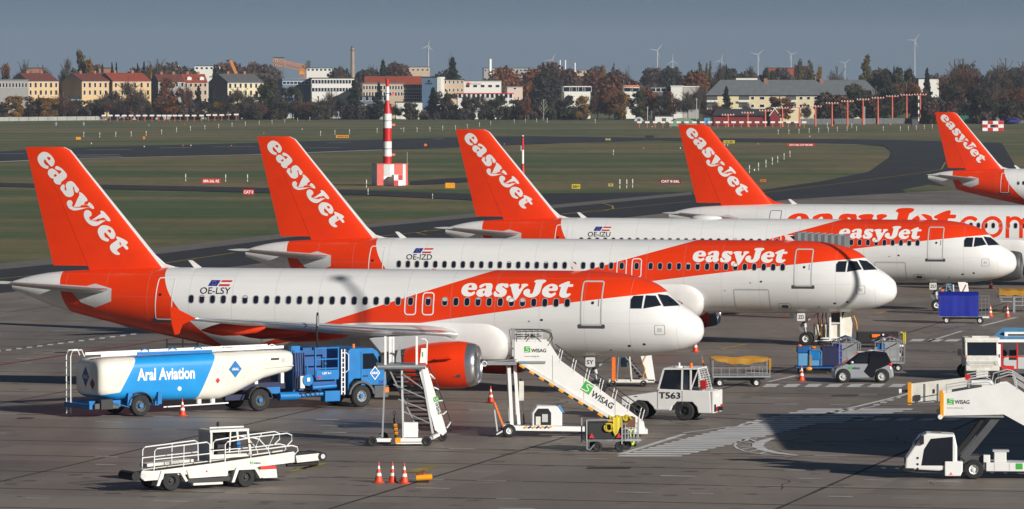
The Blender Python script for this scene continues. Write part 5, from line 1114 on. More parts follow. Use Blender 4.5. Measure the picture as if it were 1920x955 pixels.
for y in (-.04, -1.56): cabp.bar((-.85, y, 1.3), (-.6, y, 2.24), .06); cabp.bar((-.28, y, 1.36), (-.62, y, 2.24), .05)
cab = cabp.build('cab', T)
MB('glass').prism([(1.12, 1.38), (.90, 2.16), (.15, 2.18), (.15, 1.38)], -.06, -.05).build('side_window', cab); MB('glass').prism([(.06, 1.38), (.06, 2.18), (-.24, 2.18), (-.24, 1.38)], -.06, -.05).build('side_window', cab)
MB('glass').add([(1.17, -1.5, 1.38), (1.17, -.1, 1.38), (.95, -.1, 2.18), (.95, -1.5, 2.18)], [(0, 1, 2, 3)]).build('windscreen', cab); MB('glass').prism([(1.12, 1.38), (.90, 2.16), (-.24, 2.18), (-.24, 1.38)], -1.56, -1.55).build('side_window', cab)
MB('black').box(.1, .5, -1.2, -.5, 1.36, 1.95).build('seat', cab); MB('black').tube([(.75 + .1 * math.cos(a), -.85 + .18 * math.sin(a), 1.55 + .1 * math.cos(a)) for a in [i * .6 for i in range(12)]], .02).build('steering_wheel', cab)
gs = MB('light_grey'); 
for i in range(9): gs.bar((-.86 + i * .027, -1.5, 1.4 + i * .1), (-.86 + i * .027, -.12, 1.4 + i * .1), .025)
for y in (-1.5, -1.0, -.55, -.12): gs.bar((-.87, y, 1.36), (-.62, y, 2.22), .03)
gs.build('guard_grille', cab); MB('red_paint').box(-1.0, -.72, -.02, .06, 1.4, 1.78).build('fire_extinguisher', T, bevel=.03)
MB('signal_orange').cyl((-.2, -.4, 2.3), (-.2, -.4, 2.5), .07, n=10).build('beacon', cab); MB('print_white').cyl((.4, -.7, 2.28), (.4, -.7, 2.34), .25, n=14).cyl((.4, -.7, 2.34), (.4, -.7, 2.48), .04, n=8).build('roof_vent', cab)
text('T563', (1.12, .02, .95), (-1, 0, 0), (0, 0, 1), .95, .28, 'print_black', T, 'number', .012)
MB('line_grey').prism([(1.2, .5), (1.2, 1.3), (1.185, 1.3), (1.185, .5)], .0, .012).build('door_seam', body); MB('line_grey').prism([(.08, .72), (.08, 1.3), (.095, 1.3), (.095, .72)], .0, .012).build('door_seam', body); MB('print_black').box(2.1, 2.25, 0, .012, 1.0, 1.03).build('slot', body); MB('light_grey').box(.66, 1.28, -.3, .02, .44, .5).build('step', T)
tl = MB('white_paint').box(-1.32, -1.2, -1.6, 0, .34, 1.3).build('rear_plate', T, bevel=.02)
MB('black').box(-1.35, -1.31, -.3, -.05, .4, .72).build('rubber_pad', tl); MB('red_paint').box(-1.36, -1.31, -1.45, -1.2, .4, .66).build('tail_light', tl); MB('print_white').box(-1.335, -1.31, -.9, -.5, 1.0, 1.15).build('number_plate', tl); MB('red_paint').box(-1.36, -1.31, -.5, -.3, .4, .6).build('tail_light', tl); MB('black').box(-1.5, -1.31, -.95, -.65, .42, .6).build('tow_hitch', tl)
# two-seat city car
T = rig('city_car', 'small silver and black two seat car with green lettering on its door', 'car', 1581, 718, 181)
side = [(.44, .2), (.47, .52), (.36, .72), (-.15, .93), (-2.32, .93), (-2.44, .68), (-2.5, .3), (-2.36, .22), (-2.3, .2), (-1.62, .2), (-.4, .18), (.36, .18)]
body = MB('silver_car').prism(side, -1.55, 0).build('body', T, 40, bevel=.09)
gh = MB('car_black').add([(.02 - .02, -1.46, .9), (-.02, -.09, .9), (-.78, -.22, 1.46), (-.78, -1.33, 1.46), (-1.5, -.2, 1.56), (-1.5, -1.35, 1.56), (-2.12, -.22, 1.48), (-2.12, -1.33, 1.48), (-2.36, -.1, .95), (-2.36, -1.45, .95)], [(0, 1, 2, 3), (3, 2, 4, 5), (5, 4, 6, 7), (7, 6, 8, 9), (1, 8, 6, 4, 2), (0, 3, 5, 7, 9)]).build('cabin', T, bevel=.04)
MB('glass').prism([(-.3, .97), (-.85, 1.40), (-1.28, 1.44), (-1.28, .97)], -.16, -.075).build('side_window', gh); MB('car_black').prism([(-1.32, .25), (-1.0, .55), (-1.25, .95), (-1.35, 1.5), (-2.15, 1.46), (-2.4, .95), (-2.0, .78), (-1.62, .62), (-1.5, .25)], -.05, .006).build('safety_cell', body, bevel=.01)
MB('red_paint').ell((-2.3, -.06, .9), (.12, .09, .13), n=10, k=6).build('tail_light', body); MB('glass').ell((.33, -.16, .68), (.09, .13, .07), n=10, k=6).build('headlight', body); MB('silver_car').ell((-.42, .06, 1.0), (.09, .08, .07), n=8, k=6).build('mirror', body)
for x in (0, -1.9):
    MB('black').cyl((x, -.3, .33), (x, .004, .33), .37, n=24).build('wheel_arch', body); wheel(T, x, -.02, .31, .2, 'light_grey', 1, .62); wheel(T, x, -1.42, .31, .2, 'light_grey', -1, .62)
text('WISAG', (-.42, .012, .66), (-1, 0, 0), (0, 0, 1), .4, .1, 'print_black', body, 'lettering', .02); MB('green_logo').poly([(-.22, .01, .66), (-.22, .01, .8), (-.38, .01, .8), (-.38, .01, .66)]).build('emblem', body, fix=False); MB('print_white').box(-1.35, -1.3, -.07, -.06, 1.1, 1.25).build('door_handle', gh)
# carts
def cart_base(T, x0, x1, y0, y1, z, r=.2, m='dull_metal', wx=(.3, -.3)):
    c = MB(m); c.box(x0, x1, y0, y1, z, z + .08); c.bar((x0 + .2, (y0 + y1) / 2, z - .1), (x1 - .2, (y0 + y1) / 2, z - .1), .1, .1, 'dark_grey'); c.build('deck', T)
    for x in (x0 + wx[0], x1 + wx[1]):
        for y, s in ((y0 + .12, -1), (y1 - .12, 1)): wheel(T, x, y, r, .14, 'print_white' if s < 0 else 'dark_grey', s, .55)
T = rig('tarp_cart', 'flat baggage cart with a rolled mustard tarpaulin over its top frame', 'baggage cart', 1350, 726, 3)
cart_base(T, -.36, 2.45, 0, 1.4, .46, .2, wx=(.37, -.66)); c = MB('steel')
for x in (-.34, 2.42):
    for y in (.03, 1.37): c.bar((x, y, .5), (x, y, 1.36), .05)
for y in (.03, 1.37):
    for z in (.62, .92): c.bar((-.34, y, z), (2.42, y, z), .03)
    for i in range(1, 7): c.bar((-.34 + i * .4, y, .54), (-.34 + i * .4, y, .92), .025)
c.bar((.4, .7, .3), (1.7, .7, .3), .05, .05, 'black'); c.build('frame', T)
tb = MB('mustard'); n = 14
for y0, sag in ((.0, .26), (.9, .2)):
    vs = []
    for i in range(n + 1):
        f = i / n; x = -.34 + f * 2.78; d = sag * (math.sin(math.pi * f) ** .7) * (1 + .15 * math.sin(f * 23)); vs += [(x, y0 - .03, 1.38), (x, y0 - .05 - .05 * math.sin(f * 17), 1.36 - d), (x, y0 + .3, 1.34 - d * .8), (x, y0 + .5, 1.4 + .03 * math.sin(f * 11))]
    tb.add(vs, [(i * 4 + j, i * 4 + j + 1, i * 4 + 5 + j, i * 4 + 4 + j) for i in range(n) for j in range(3)])
tb.box(2.36, 2.48, -.03, .2, .85, 1.38); tb.build('tarpaulin', T, 50); d = MB('dull_metal'); d.bar((-.4, .7, .42), (-.75, .5, 1.05), .05); d.bar((-.75, .5, 1.05), (-.85, .45, 1.5), .035); d.build('drawbar', T); MB('signal_orange').bar((-.76, .5, 1.08), (-.8, .47, 1.28), .07).build('grip', T)
T = rig('curtain_cart', 'baggage cart closed with a blue curtain, caged at its right end', 'baggage cart', 1771, 607.5, -5)
cart_base(T, -.36, 2.72, 0, 1.5, .42, .21, wx=(.5, -.55)); n = 20; vs = []
for i in range(n + 1):
    f = i / n; x = -.36 + f * 2.42; wv = .008 * math.sin(f * 13) + .006 * math.sin(f * 31)
    vs += [(x, -.02 + wv, .46), (x, -.03 + wv * 1.3, .95), (x, -.02 + wv * .6, 1.02), (x, -.04 + wv, 1.5), (x, .02, 1.72), (x, .4, 1.93), (x, 1.1, 1.93), (x, 1.5, 1.72), (x, 1.5, .46)]
MB('navy_tarp').add(vs, [(i * 9 + j, i * 9 + j + 1, i * 9 + 10 + j, i * 9 + 9 + j) for i in range(n) for j in range(8)]).build('curtain', T, 40)
c = MB('steel'); 
for y in (.03, .5, 1.0, 1.47): c.bar((2.7, y, .5), (2.7, y, 1.7 if y in (.03, 1.47) else 1.85), .03)
for y in (.03,): 
    for x in (2.25, 2.48): c.bar((x, y, .5), (x, y, 1.72), .025)
    for z in (.75, 1.0, 1.25, 1.5, 1.72): c.bar((2.1, y, z), (2.7, y, z), .025)
for z in (.75, 1.0, 1.25, 1.5, 1.7): c.bar((2.7, .03, z), (2.7, 1.47, z), .025)
for a, b_ in (((2.7, .03, 1.7), (2.7, .5, 1.88)), ((2.7, 1.47, 1.7), (2.7, 1.0, 1.88)), ((2.7, .5, 1.88), (2.7, 1.0, 1.88)), ((2.1, .03, 1.72), (2.1, .4, 1.92))): c.bar(a, b_, .03)
c.build('cage', T); MB('print_white').box(2.3, 2.7, -.03, .0, .36, .46).build('plate', T)
def cage_cart(px, py, rot, lab, w, top, fill):
    T = rig('cage_cart', lab, 'baggage cart', px, py, rot, 'caged baggage carts behind the small car')
    cart_base(T, 0, w, 0, 1.5, .4, .18); c = MB('steel'); n = 4
    for y in (0, 1.5):
        for i in range(n + 1):
            x = w * i / n; c.bar((x, y, .45), (x, y, 1.5 + .28 * (1 - abs(2 * i / n - 1))), .04)
        for z in (.75, 1.1, 1.5): c.bar((0, y, z), (w, y, z), .035)
        c.bar((0, y, 1.5), (w / 2, y, 1.78), .04); c.bar((w, y, 1.5), (w / 2, y, 1.78), .04)
    for x in (0, w): c.bar((x, 0, 1.5), (x, 1.5, 1.5), .04)
    c.bar((w / 2, 0, 1.78), (w / 2, 1.5, 1.78), .04); c.build('cage', T)
    MB(top).add([(w * .3, .1, 1.70), (w * .52, .1, 1.82), (w * .8, .1, 1.7), (w * .3, 1.4, 1.72), (w * .52, 1.4, 1.84), (w * .8, 1.4, 1.72)], [(0, 1, 4, 3), (1, 2, 5, 4)]).build('canopy', T); MB('dull_metal').box(.1, w - .1, 1.3, 1.36, .48, 1.45).build('back_panel', T)
    if fill: MB(fill).box(.12, w * .34, .1, .16, .5, 1.42).build('curtain', T)
cage_cart(1561, 699, 0, 'caged baggage cart with a bright blue canopy patch, left of the car', 1.42, 'blue_paint', 'navy_tarp'); cage_cart(1641, 697, 2, 'caged baggage cart with a maroon canopy patch, right of the car', 1.5, 'maroon', 'deep_blue')
T = rig('equipment_cart', 'blue cart stacked with chocks and cases behind the orange cone', 'baggage cart', 1500, 702, 0)
cart_base(T, -.2, 2.0, 0, 1.4, .3, .17, 'deep_blue'); MB('sky_blue').box(-.1, 1.05, .05, .5, .42, 1.05).build('case', T, bevel=.03); MB('deep_blue').box(-.15, .55, .1, .8, 1.06, 1.38).build('case', T, bevel=.05); MB('dark_navy').box(1.1, 1.95, .05, 1.3, .42, 1.35).build('case', T, bevel=.02); MB('blue_paint').box(.45, 1.0, .02, .3, .7, 1.25).build('case', T, bevel=.04); MB('mustard').box(.45, .6, -.02, .02, .42, .98).build('strap', T); MB('signal_orange').ell((0, .4, 1.42), (.12, .1, .07)).build('chock', T); MB('signal_orange').ell((.7, .5, 1.32), (.14, .1, .07)).build('chock', T)
c = MB('sky_blue'); rail(c, [(.5, -.02, .42), (.5, -.02, 1.15), (.6, -.02, 1.22), (1.0, -.02, 1.22), (1.08, -.02, 1.12), (1.08, -.02, .42)], .025); c.build('frame', T); MB('amber').ell((.45, -.05, .28), (.16, .08, .1)).build('chock', T)
T = rig('loading_platform', 'dark hopper cart with orange box and yellow rail behind the caged carts', 'baggage cart', 1608, 672, 0)
cart_base(T, 0, 2.55, 0, 1.3, .7, .2, 'dark_grey'); MB('black').box(.0, 2.2, .1, 1.2, .8, 1.38).build('bin', T, bevel=.03); MB('signal_orange').box(.75, 1.2, .02, .12, 1.1, 1.28).build('box', T, bevel=.02); MB('print_white').bar((1.45, .0, .95), (1.35, .0, 1.3), .1).build('hose_holder', T); MB('black').ell((1.2, .0, 1.0), (.2, .1, .2)).build('hose_reel', T)
c = MB('yellow'); rail(c, [(2.45, .05, .75), (2.45, .05, 1.3), (2.38, .05, 1.38), (2.28, .05, 1.38)], .04); rail(c, [(2.55, .3, .75), (2.55, .3, 1.38)], .05); c.build('rail', T); MB('print_white').box(2.2, 2.45, -.02, .02, .62, .72).build('plate', T)
T = rig('toolcase_cart', 'cart piled with tarps and a yellow cover, red triangles at its rear', 'baggage cart', 1100, 848, 8)
c = MB('dull_metal'); c.box(0, 1.55, 0, .06, .42, .5); c.box(0, 2.2, .0, 1.3, .42, .5)
for x, y in ((0, 0), (1.42, 0), (2.2, .7), (1.6, 1.4), (0, 1.3)): c.bar((x, y, .3), (x, y, 1.28), .05)
c.bar((0, 0, 1.28), (1.42, 0, 1.28), .035)
for i in range(6): c.bar((1.44 + i * .14, .02 + i * .13, .5), (1.44 + i * .14, .02 + i * .13, 1.1), .03)
for z in (.7, .9, 1.1): c.bar((1.44, .02, z), (2.2, .7, z), .03)
rail(c, [(.0, -.05, .12), (0, -.05, .48)], .03); rail(c, [(.0, -.05, .12), (.12, -.05, .1), (.3, -.05, .3)], .03); c.build('frame', T)
MB('black').box(.06, 1.4, .06, .9, .5, 1.15).build('crate', T, bevel=.02); MB('brown').box(1.35, 2.0, .2, 1.0, .95, 1.35).build('carton', T)
n = 10; vs = [(.95 + .10 * i, .0 + .05 * math.sin(i * 2.1) + j * .35, 1.42 - .16 * abs(j - 1) + .05 * math.sin(i * 1.7 + j * 2)) for i in range(n) for j in range(3)]; vs2 = [(1.05 + .09 * i, -.06 + .03 * math.sin(i * 3), 1.38 - f * (.55 + .2 * math.sin(i * 1.3))) for i in range(5) for f in (0, .5, 1)]
MB('yellow').add(vs, [(i * 3 + j, i * 3 + j + 1, i * 3 + 4 + j, i * 3 + 3 + j) for i in range(n - 1) for j in range(2)]).add(vs2, [(i * 3 + j, i * 3 + j + 1, i * 3 + 4 + j, i * 3 + 3 + j) for i in range(4) for j in range(2)]).build('cover', T)
q = MB('yellow'); 
for k in range(2): q.tube([(.85 + .15 * math.cos(a) + k * .06, -.03 - .02 * k, .98 + .16 * math.sin(a)) for a in [i * .55 for i in range(13)]], .03)
q.build('hose_coil', T)
for x in (.2, 1.3): MB('red_paint').poly([(x - .11, -.012, .56), (x + .11, -.012, .56), (x, -.012, .76)]).build('reflector', T, fix=False)
for x, y in ((.45, .1), (1.35, .1), (.5, 1.2), (1.8, 1.1)): wheel(T, x, y, .2, .12, 'black', -1, .5)
T = rig('wheel_stand', 'neon yellow wheeled stand at the foot of the white stairs', 'equipment stand', 1172, 838, 5)
c = MB('neon'); c.bar((0, 0, .1), (.35, 0, .12), .1, .08); c.bar((.35, 0, .1), (.38, 0, 1.15), .05); c.bar((.22, 0, .1), (.22, 0, 1.05), .045); c.bar((-.1, .3, .12), (.35, 0, .12), .06); c.bar((.1, 0, 1.0), (.42, 0, 1.12), .05, .04); c.build('frame', T); wheel(T, .4, 0, .07, .05, 'black'); wheel(T, .0, .0, .07, .05, 'black')
# tall passenger stairs, empty, seen from its side and end
T = rig('boarding_stairs', 'tall white wheeled stairs with black treads beside the red engine', 'boarding stairs', 710, 837, 4)
def flight(T, a, b, w, n, axis, tread='dark_grey'):
    """n treads from a (top) to b (foot), each a part"""
    a, b = Vector(a), Vector(b); m = MB(tread).box(-.14, .14, 0, w, -.025, .025).me('tread')
    for i in range(n):
        p = a + (b - a) * ((i + .5) / n); o = link('tread', m, T, loc=p); o.rotation_euler = (0, 0, axis)
c = MB('print_white'); c.bar((-.1, 0, .25), (1.95, 0, .25), .12, .14); c.bar((1.95, .0, .25), (2.6, 2.6, .3), .12, .14); c.bar((0, 0, .25), (.2, 2.4, .25), .1, .1); c.box(1.0, 1.6, .1, .5, .35, .95); c.bar((.5, .0, .12), (1.9, -.05, .12), .06); c.bar((.15, .02, .35), (.28, .3, 3.1), .07, .07, 'dull_metal'); c.bar((1.0, .02, .3), (.95, .2, 3.15), .08, .08, 'light_grey'); c.build('chassis', T)
for x, y in ((-.25, 0), (1.95, -.05), (2.72, 2.5), (.3, 2.4)): wheel(T, x, y, .2, .13, 'black', -1, .5)
c = MB('print_white'); 
for dy in (0, 1.5): c.prism([(1.62, 3.15), (2.0, 3.15), (2.78, .55), (2.62, .4), (2.3, .62)], .3 + dy, .36 + dy)
c.build('side_panel', T); wisag(T, 2.22, .285, 1.95, .2, -R(73))
flight(T, (1.65, .36, 3.1), (2.4, .36, .6), 1.45, 14, 0); 
for i in range(13):
    z = 2.95 - i * .185; x0 = .45 + (3.1 - z) * .468; MB('dark_grey').box(x0, 1.62 + (3.15 - z) * .40, .40 + i * .1, .68 + i * .1, z - .03, z + .03).build('tread', T)
c = MB('dull_metal'); c.bar((.45, .3, 3.1), (1.62, .3, .6), .06); c.bar((.45, 1.5, 3.1), (1.62, 1.5, .6), .06); c.bar((1.75, .1, 3.05), (2.2, .1, .5), .09, .09, 'light_grey'); c.bar((1.0, .1, 2.9), (1.85, .1, 2.3), .04); c.bar((.6, .1, 2.5), (1.95, .1, 1.9), .04); c.bar((.8, .1, 1.9), (2.05, .1, 1.4), .04); c.bar((1.0, .1, 1.4), (2.12, .1, .9), .04); c.build('truss', T)
p = MB('dull_metal'); p.box(-.02, 1.7, .1, 1.9, 3.12, 3.28); p.cyl((-.05, .08, 3.2), (1.9, .08, 3.2), .1, n=10); p.build('platform', T)
for x, z in ((.28, 4.45), (1.55, 4.45)): MB('print_white').bar((x, .12, 3.28), (x, .12, z), .09).build('post', T)
c = MB('print_white'); c.bar((.55, 1.7, 3.28), (.55, 1.7, 4.35), .12); c.bar((.68, 1.7, 3.28), (.68, 1.7, 4.35), .08); c.bar((.55, 1.7, 4.3), (.68, 1.7, 4.3), .06); c.build('rear_post', T); c = MB('print_white'); rail(c, [(1.95, .3, 3.3), (1.98, .3, 4.2), (1.9, .3, 4.32), (1.75, .3, 4.32)], .035); c.prism([(1.68, 3.35), (1.95, 3.35), (1.98, 3.95), (1.75, 3.95)], .28, .33); c.build('gate', T)
MB('grey_paint').prism([(.72, 3.3), (1.0, 3.3), (.95, 4.1)], 1.68, 1.72).build('net', T); MB('green_logo').box(1.78, 1.82, .26, .275, 3.6, 3.8).build('emblem', T)
c = MB('black'); rail(c, [(2.05, .36, 3.25), (2.3, .36, 2.7), (2.95, .36, .95), (2.95, .36, .55)], .025); 
for i in range(5): f = i / 4; rail(c, [(2.1 + .68 * f, .36, 2.9 - 2.2 * f), (2.3 + .65 * f, .36, 2.7 - 1.75 * f)], .03, 'print_white')
c.build('handrail', T)
b = MB('black'); b.cyl((.72, -.15, .35), (.66, -.15, 1.15), .09, n=10); b.cyl((.66, -.15, 1.15), (.64, -.15, 1.3), .04, n=8); b.tube([(.64 + .06 * math.cos(i * .7), -.15, 1.36 + .06 * math.sin(i * .7)) for i in range(10)], .02); b.build('towbar', T)
for i in range(3): MB('amber').bar((.71 - i * .02, -.21, .5 + i * .16), (.71 - i * .02, -.27, .58 + i * .16), .14, .07).build('stripe', T)
MB('amber').box(.66, .88, -.26, -.22, .14, .36).build('warning_plate', T)
# WISAG stairs on a long trailer chassis
T = rig('passenger_stairs', 'long white passenger stairs with green emblem and black yellow striped edge', 'boarding stairs', 955, 820, 3)
c = MB('white_paint').prism([(.2, 3.2), (.2, 3.97), (1.62, 3.98), (2.15, 3.15), (5.6, .62), (5.66, .2), (5.1, .18), (.45, 3.02)], .0, .07).build('side_panel', T)
MB('white_paint').prism([(.2, 3.2), (.2, 3.97), (1.62, 3.98), (2.15, 3.15), (5.6, .62), (5.66, .2), (5.1, .18), (.45, 3.02)], 1.5, 1.57).build('side_panel', T)
for x, z0, z1 in ((1.8, 2.25, 3.4), (3.1, 1.55, 2.45), (4.4, .75, 1.5)): MB('line_grey').bar((x, -.004, z0), (x, -.004, z1), .012).build('panel_joint', c)
n = 22
for i in range(n):
    f0, f1 = i / n, (i + 1) / n; a = Vector((.42, .02, 3.0)) + (Vector((4.9, .02, .22)) - Vector((.42, .02, 3.0))) * f0; b = Vector((.42, .02, 3.0)) + (Vector((4.9, .02, .22)) - Vector((.42, .02, 3.0))) * f1
    MB('black' if i % 2 else 'amber').bar(a, b, .12, .09).build('edge_stripe', T)
MB('dirty_white').bar((.5, -.01, 3.05), (5.1, -.01, .28), .03, .16).build('kick_strip', T)
wisag(c, .62, -.01, 3.52, .25); text('www.wisag.de', (.62, -.01, 3.32), (1, 0, 0), (0, 0, 1), .62, .07, 'line_grey', c, 'lettering'); wisag(c, 2.95, -.01, 1.98, .42, -R(33))
MB('dull_metal').box(.4, 1.5, -.06, -.01, 3.06, 3.16).build('step_light', T); MB('sky_blue').box(.45, .7, -.065, -.06, 3.07, 3.13).build('sticker', T)
p = MB('dull_metal'); p.box(-1.0, .3, -.05, 1.6, 3.0, 3.14); p.cyl((-1.05, -.08, 3.08), (-1.05, 1.65, 3.08), .09, n=10); p.bar((-.9, 0, 3.15), (.3, 0, 3.22), .03, .05); p.build('platform', T); MB('print_white').tube([(-1.05 + .1 * math.cos(i * .63), -.1, 3.06 + .1 * math.sin(i * .63)) for i in range(11)], .025).build('bumper_end', T)
flight(T, (1.7, .1, 2.95), (5.1, .1, .3), 1.38, 16, 0)
for y in (0, 1.5):
    c = MB('black'); rail(c, [(2.0, y, 3.55), (5.7, y, .85)], .02); rail(c, [(2.0, y, 3.78), (5.75, y, 1.05)], .02)
    for i in range(7): f = i / 6; rail(c, [(2.1 + 3.4 * f, y, 3.1 - 2.45 * f), (2.22 + 3.4 * f, y, 3.62 - 2.5 * f)], .022, 'print_white')
    rail(c, [(.3, y, 3.97), (.3, y, 4.38), (1.4, y, 4.4), (1.75, y, 4.3), (1.8, y, 4.1), (1.6, y, 3.8)], .02, 'black'); rail(c, [(.3, y, 4.18), (1.35, y, 4.2)], .02); rail(c, [(.2, y, 3.2), (.2, y, 4.45)], .025, 'dull_metal')
    for i in range(4): rail(c, [(.6 + i * .25, y, 3.95), (.6 + i * .25, y, 4.38)], .016, 'print_white')
    rail(c, [(.7, y, 3.97), (.85, y, 4.15), (1.1, y, 4.15), (1.3, y, 3.97)], .02); c.build('handrail', T)
c = MB('print_white'); c.bar((-.1, .1, .38), (5.3, .15, .28), .18, .2); c.bar((-.1, 1.4, .38), (5.3, 1.4, .28), .18, .2); c.box(-.25, .2, .0, 1.5, .3, .5); c.box(5.2, 5.75, -.1, 1.6, .12, .32); c.build('chassis', T)
for i in range(7): MB('black' if i % 2 else 'amber').bar((.62 + i * .17, -.0, .38), (.74 + i * .17, -.0, .44), .03, .07).build('edge_stripe', T)
c = MB('print_white'); c.bar((.12, .3, .5), (-.0, .3, 2.9), .14, .14); c.bar((.42, .35, .5), (.25, .35, 2.9), .13, .13); c.bar((.05, .3, 2.2), (-.05, .3, 3.0), .08, .08, 'dull_metal'); c.bar((.52, .4, 1.5), (.52, .4, 2.3), .22, .2, 'dirty_white'); c.bar((.65, .6, .5), (.5, .6, 2.4), .06, .06, 'dark_grey'); c.bar((.12, 1.2, .5), (-.0, 1.2, 2.9), .14, .14); c.bar((.42, 1.2, .5), (.3, 1.2, 2.9), .13, .13); c.build('lift_mast', T)
b = MB('print_white').prism([(.95, .45), (.95, 1.0), (1.15, 1.28), (2.0, 1.28), (2.2, 1.0), (2.2, .45)], .05, 1.0).build('power_unit', T, bevel=.04); MB('black').prism([(1.05, .5), (1.05, .98), (1.2, 1.18), (1.62, 1.18), (1.74, 1.0), (1.74, .5)], .03, .06).build('hatch', b); MB('dirty_white').box(1.1, 1.3, .0, .04, .5, .85).build('tank', b); MB('light_grey').box(1.36, 1.6, .0, .04, .62, .95).build('battery', b); MB('sky_blue').prism([(2.0, 1.3), (2.2, 1.02), (2.3, 1.0), (2.12, 1.32)], .05, 1.0).build('cover', b)
for x, y in ((0, 0), (0, 1.5), (5.3, .2), (5.3, 1.4)): wheel(T, x, y, .27 if x < 1 else .14, .2, 'print_white' if x < 1 else 'black', -1, .5)
c = MB('signal_orange'); c.bar((-.25, -.05, .45), (-.62, -.1, 1.45), .07); c.build('towbar', T); c = MB('light_grey'); c.bar((-.5, -.1, .25), (-.62, -.1, 1.15), .06); c.bar((-.55, -.1, .12), (-.2, 0, .3), .06); c.build('jack', T)
# step truck at the right, partly in shade
T = rig('stair_truck', 'white self driving stair truck with round fronted cab at right', 'stair truck', 1826, 899, 176)
cb = MB('white_paint').prism([(2.55, .36), (2.52, .75), (2.22, 1.2), (1.95, 1.6), (1.75, 1.7), (.72, 1.66), (.62, 1.2), (.62, .42), (1.3, .3)], -1.4, 0).build('cab', T, bevel=.06)
MB('glass').prism([(1.95, .5), (1.85, 1.1), (1.6, 1.5), (.78, 1.58), (.78, .5)], -.05, .006).build('door_opening', cb, bevel=.005); MB('glass').add([(2.26, -1.3, 1.24), (2.26, -.1, 1.24), (1.99, -.1, 1.6), (1.99, -1.3, 1.6)], [(0, 1, 2, 3)]).build('windscreen', cb); MB('dark_grey').box(2.5, 2.57, -1.2, -.2, .55, .75).build('grille', cb)
MB('black').box(2.2, 2.65, -1.4, .02, .28, .4).build('bumper', cb, bevel=.02); MB('black').box(.85, 1.2, -.9, -.3, .5, 1.15).build('seat', cb); wp = MB('black'); wp.bar((2.27, -.7, 1.22), (2.1, -.45, 1.5), .02); wp.build('wiper', cb); MB('black').box(1.85, 2.0, .05, .12, 1.3, 1.62).build('mirror', cb); MB('dark_grey').box(1.2, 1.5, -.8, -.5, 1.66, 1.74).build('beacon', cb)
for z in (.38, .55, .78): MB('black').cyl((2.08, -.01, z), (2.08, .012, z), .045, n=10).build('lamp', cb)
MB('print_white').prism([(1.08, .12), (1.08, .66), (.42, .66), (.42, .3), (.5, .12)], -.35, .08).build('corner_box', T, bevel=.03); MB('red_paint').box(1.06, 1.1, -.02, .03, .2, .42).build('reflector', T); MB('signal_orange').poly([(.92, .083, .16), (.78, .083, .16), (.85, .083, .28)]).build('warning_plate', T, fix=False)
for x in (0, -2.9): wheel(T, x, -.15, .36, .28, 'print_white', 1, .5); wheel(T, x, -1.4, .36, .28, 'print_white', -1, .5)
b = MB('white_paint'); b.box(-4.2, -.45, -1.5, 0, .3, .62); b.box(-1.2, -.75, -.6, -.05, .62, 1.02); b.box(-.6, -.35, -.6, -.05, .62, .9); b.build('chassis_box', T, bevel=.02)
for x in (-.75, -1.3, -1.9): MB('line_grey').box(x - .01, x, 0, .006, .33, .6).build('panel_joint', T)
MB('light_grey').box(-1.3, -.7, -.62, -.03, 1.02, 1.08).build('locker_lid', T); wisag(T, -1.55, .01, .42, .2, math.pi if False else 0, 'print_black', '')if False else MB('green_logo').poly([(-1.55, .01, .38), (-1.55, .01, .6), (-1.8, .01, .6), (-1.8, .01, .38)]).build('emblem', T, fix=False)
bm_ = MB('dark_grey'); 
for y in (-.25, -1.2): bm_.bar((.4, y, .75), (-.85, y, 2.3), .2, .26); bm_.bar((.75, y, .7), (-.4, y, 2.3), .1, .14, 'black')
bm_.build('lift_boom', T); MB('dark_grey').box(-.35, .5, -1.3, -.2, .5, .85).build('boom_base', T, bevel=.03)
pn = MB('white_paint').prism([(1.15, 2.36), (1.17, 3.18), (-.66, 3.5), (-1.25, 3.55), (-4.4, 1.5), (-4.4, .6), (-1.1, 2.42)], .0, .06).build('side_panel', T); MB('white_paint').prism([(1.15, 2.36), (1.17, 3.18), (-.66, 3.5), (-1.25, 3.55), (-4.4, 1.5), (-4.4, .6), (-1.1, 2.42)], -1.56, -1.5).build('side_panel', T)
def back(T, body, x, z, w, h, m, y=.066): return text(body, (x, y, z), (-1, 0, 0), (0, 0, 1), w, h, m, T, 'lettering', .02)
e = MB('green_logo').poly([(1.0 - a * .25, .066, 2.78 + b_ * .22) for a, b_ in ((0, 0), (1, 0), (1, 1), (0, 1))]).build('emblem', pn, fix=False)
sw = [(.98, .86), (.72, .80), (.46, .86), (.30, .74), (.40, .58), (.66, .46), (.74, .30), (.56, .14), (.30, .16), (.02, .10)]
for (x0, z0), (x1, z1) in zip(sw, sw[1:]): MB('print_white').poly([(1.0 - a * .25, .07, 2.78 + b_ * .22) for a, b_ in ((x0, z0 - .05), (x1, z1 - .05), (x1, z1 + .05), (x0, z0 + .05))]).build('swirl', e, fix=False)
back(pn, 'WISAG', .72, 2.8, .55, .15, 'print_black'); back(pn, 'www.wisag.de', 1.0, 2.62, .6, .06, 'line_grey')
for y in (.03, -1.53): MB('amber').box(1.12, 1.26, y - .07, y + .07, 2.3, 3.2).build('bumper_post', T, bevel=.01)
p = MB('dull_metal'); p.box(-1.1, 1.1, -1.5, 0, 2.30, 2.36); p.build('platform', T); MB('dark_grey').cyl((1.25, -3.0, 2.32), (1.25, .1, 2.32), .10, n=10).build('bumper_roll', T); MB('print_white').cyl((1.25, .1, 2.32), (1.25, .14, 2.32), .09, n=12).build('bumper_end', T)
fp = MB('dirty_white').prism([(2.3, 2.6), (2.3, 3.35), (.2, 3.6), (.2, 2.75)], -3.2, -3.14).build('far_panel', T); MB('amber').box(2.28, 2.42, -3.25, -3.1, 2.55, 3.4).build('bumper_post', T); 
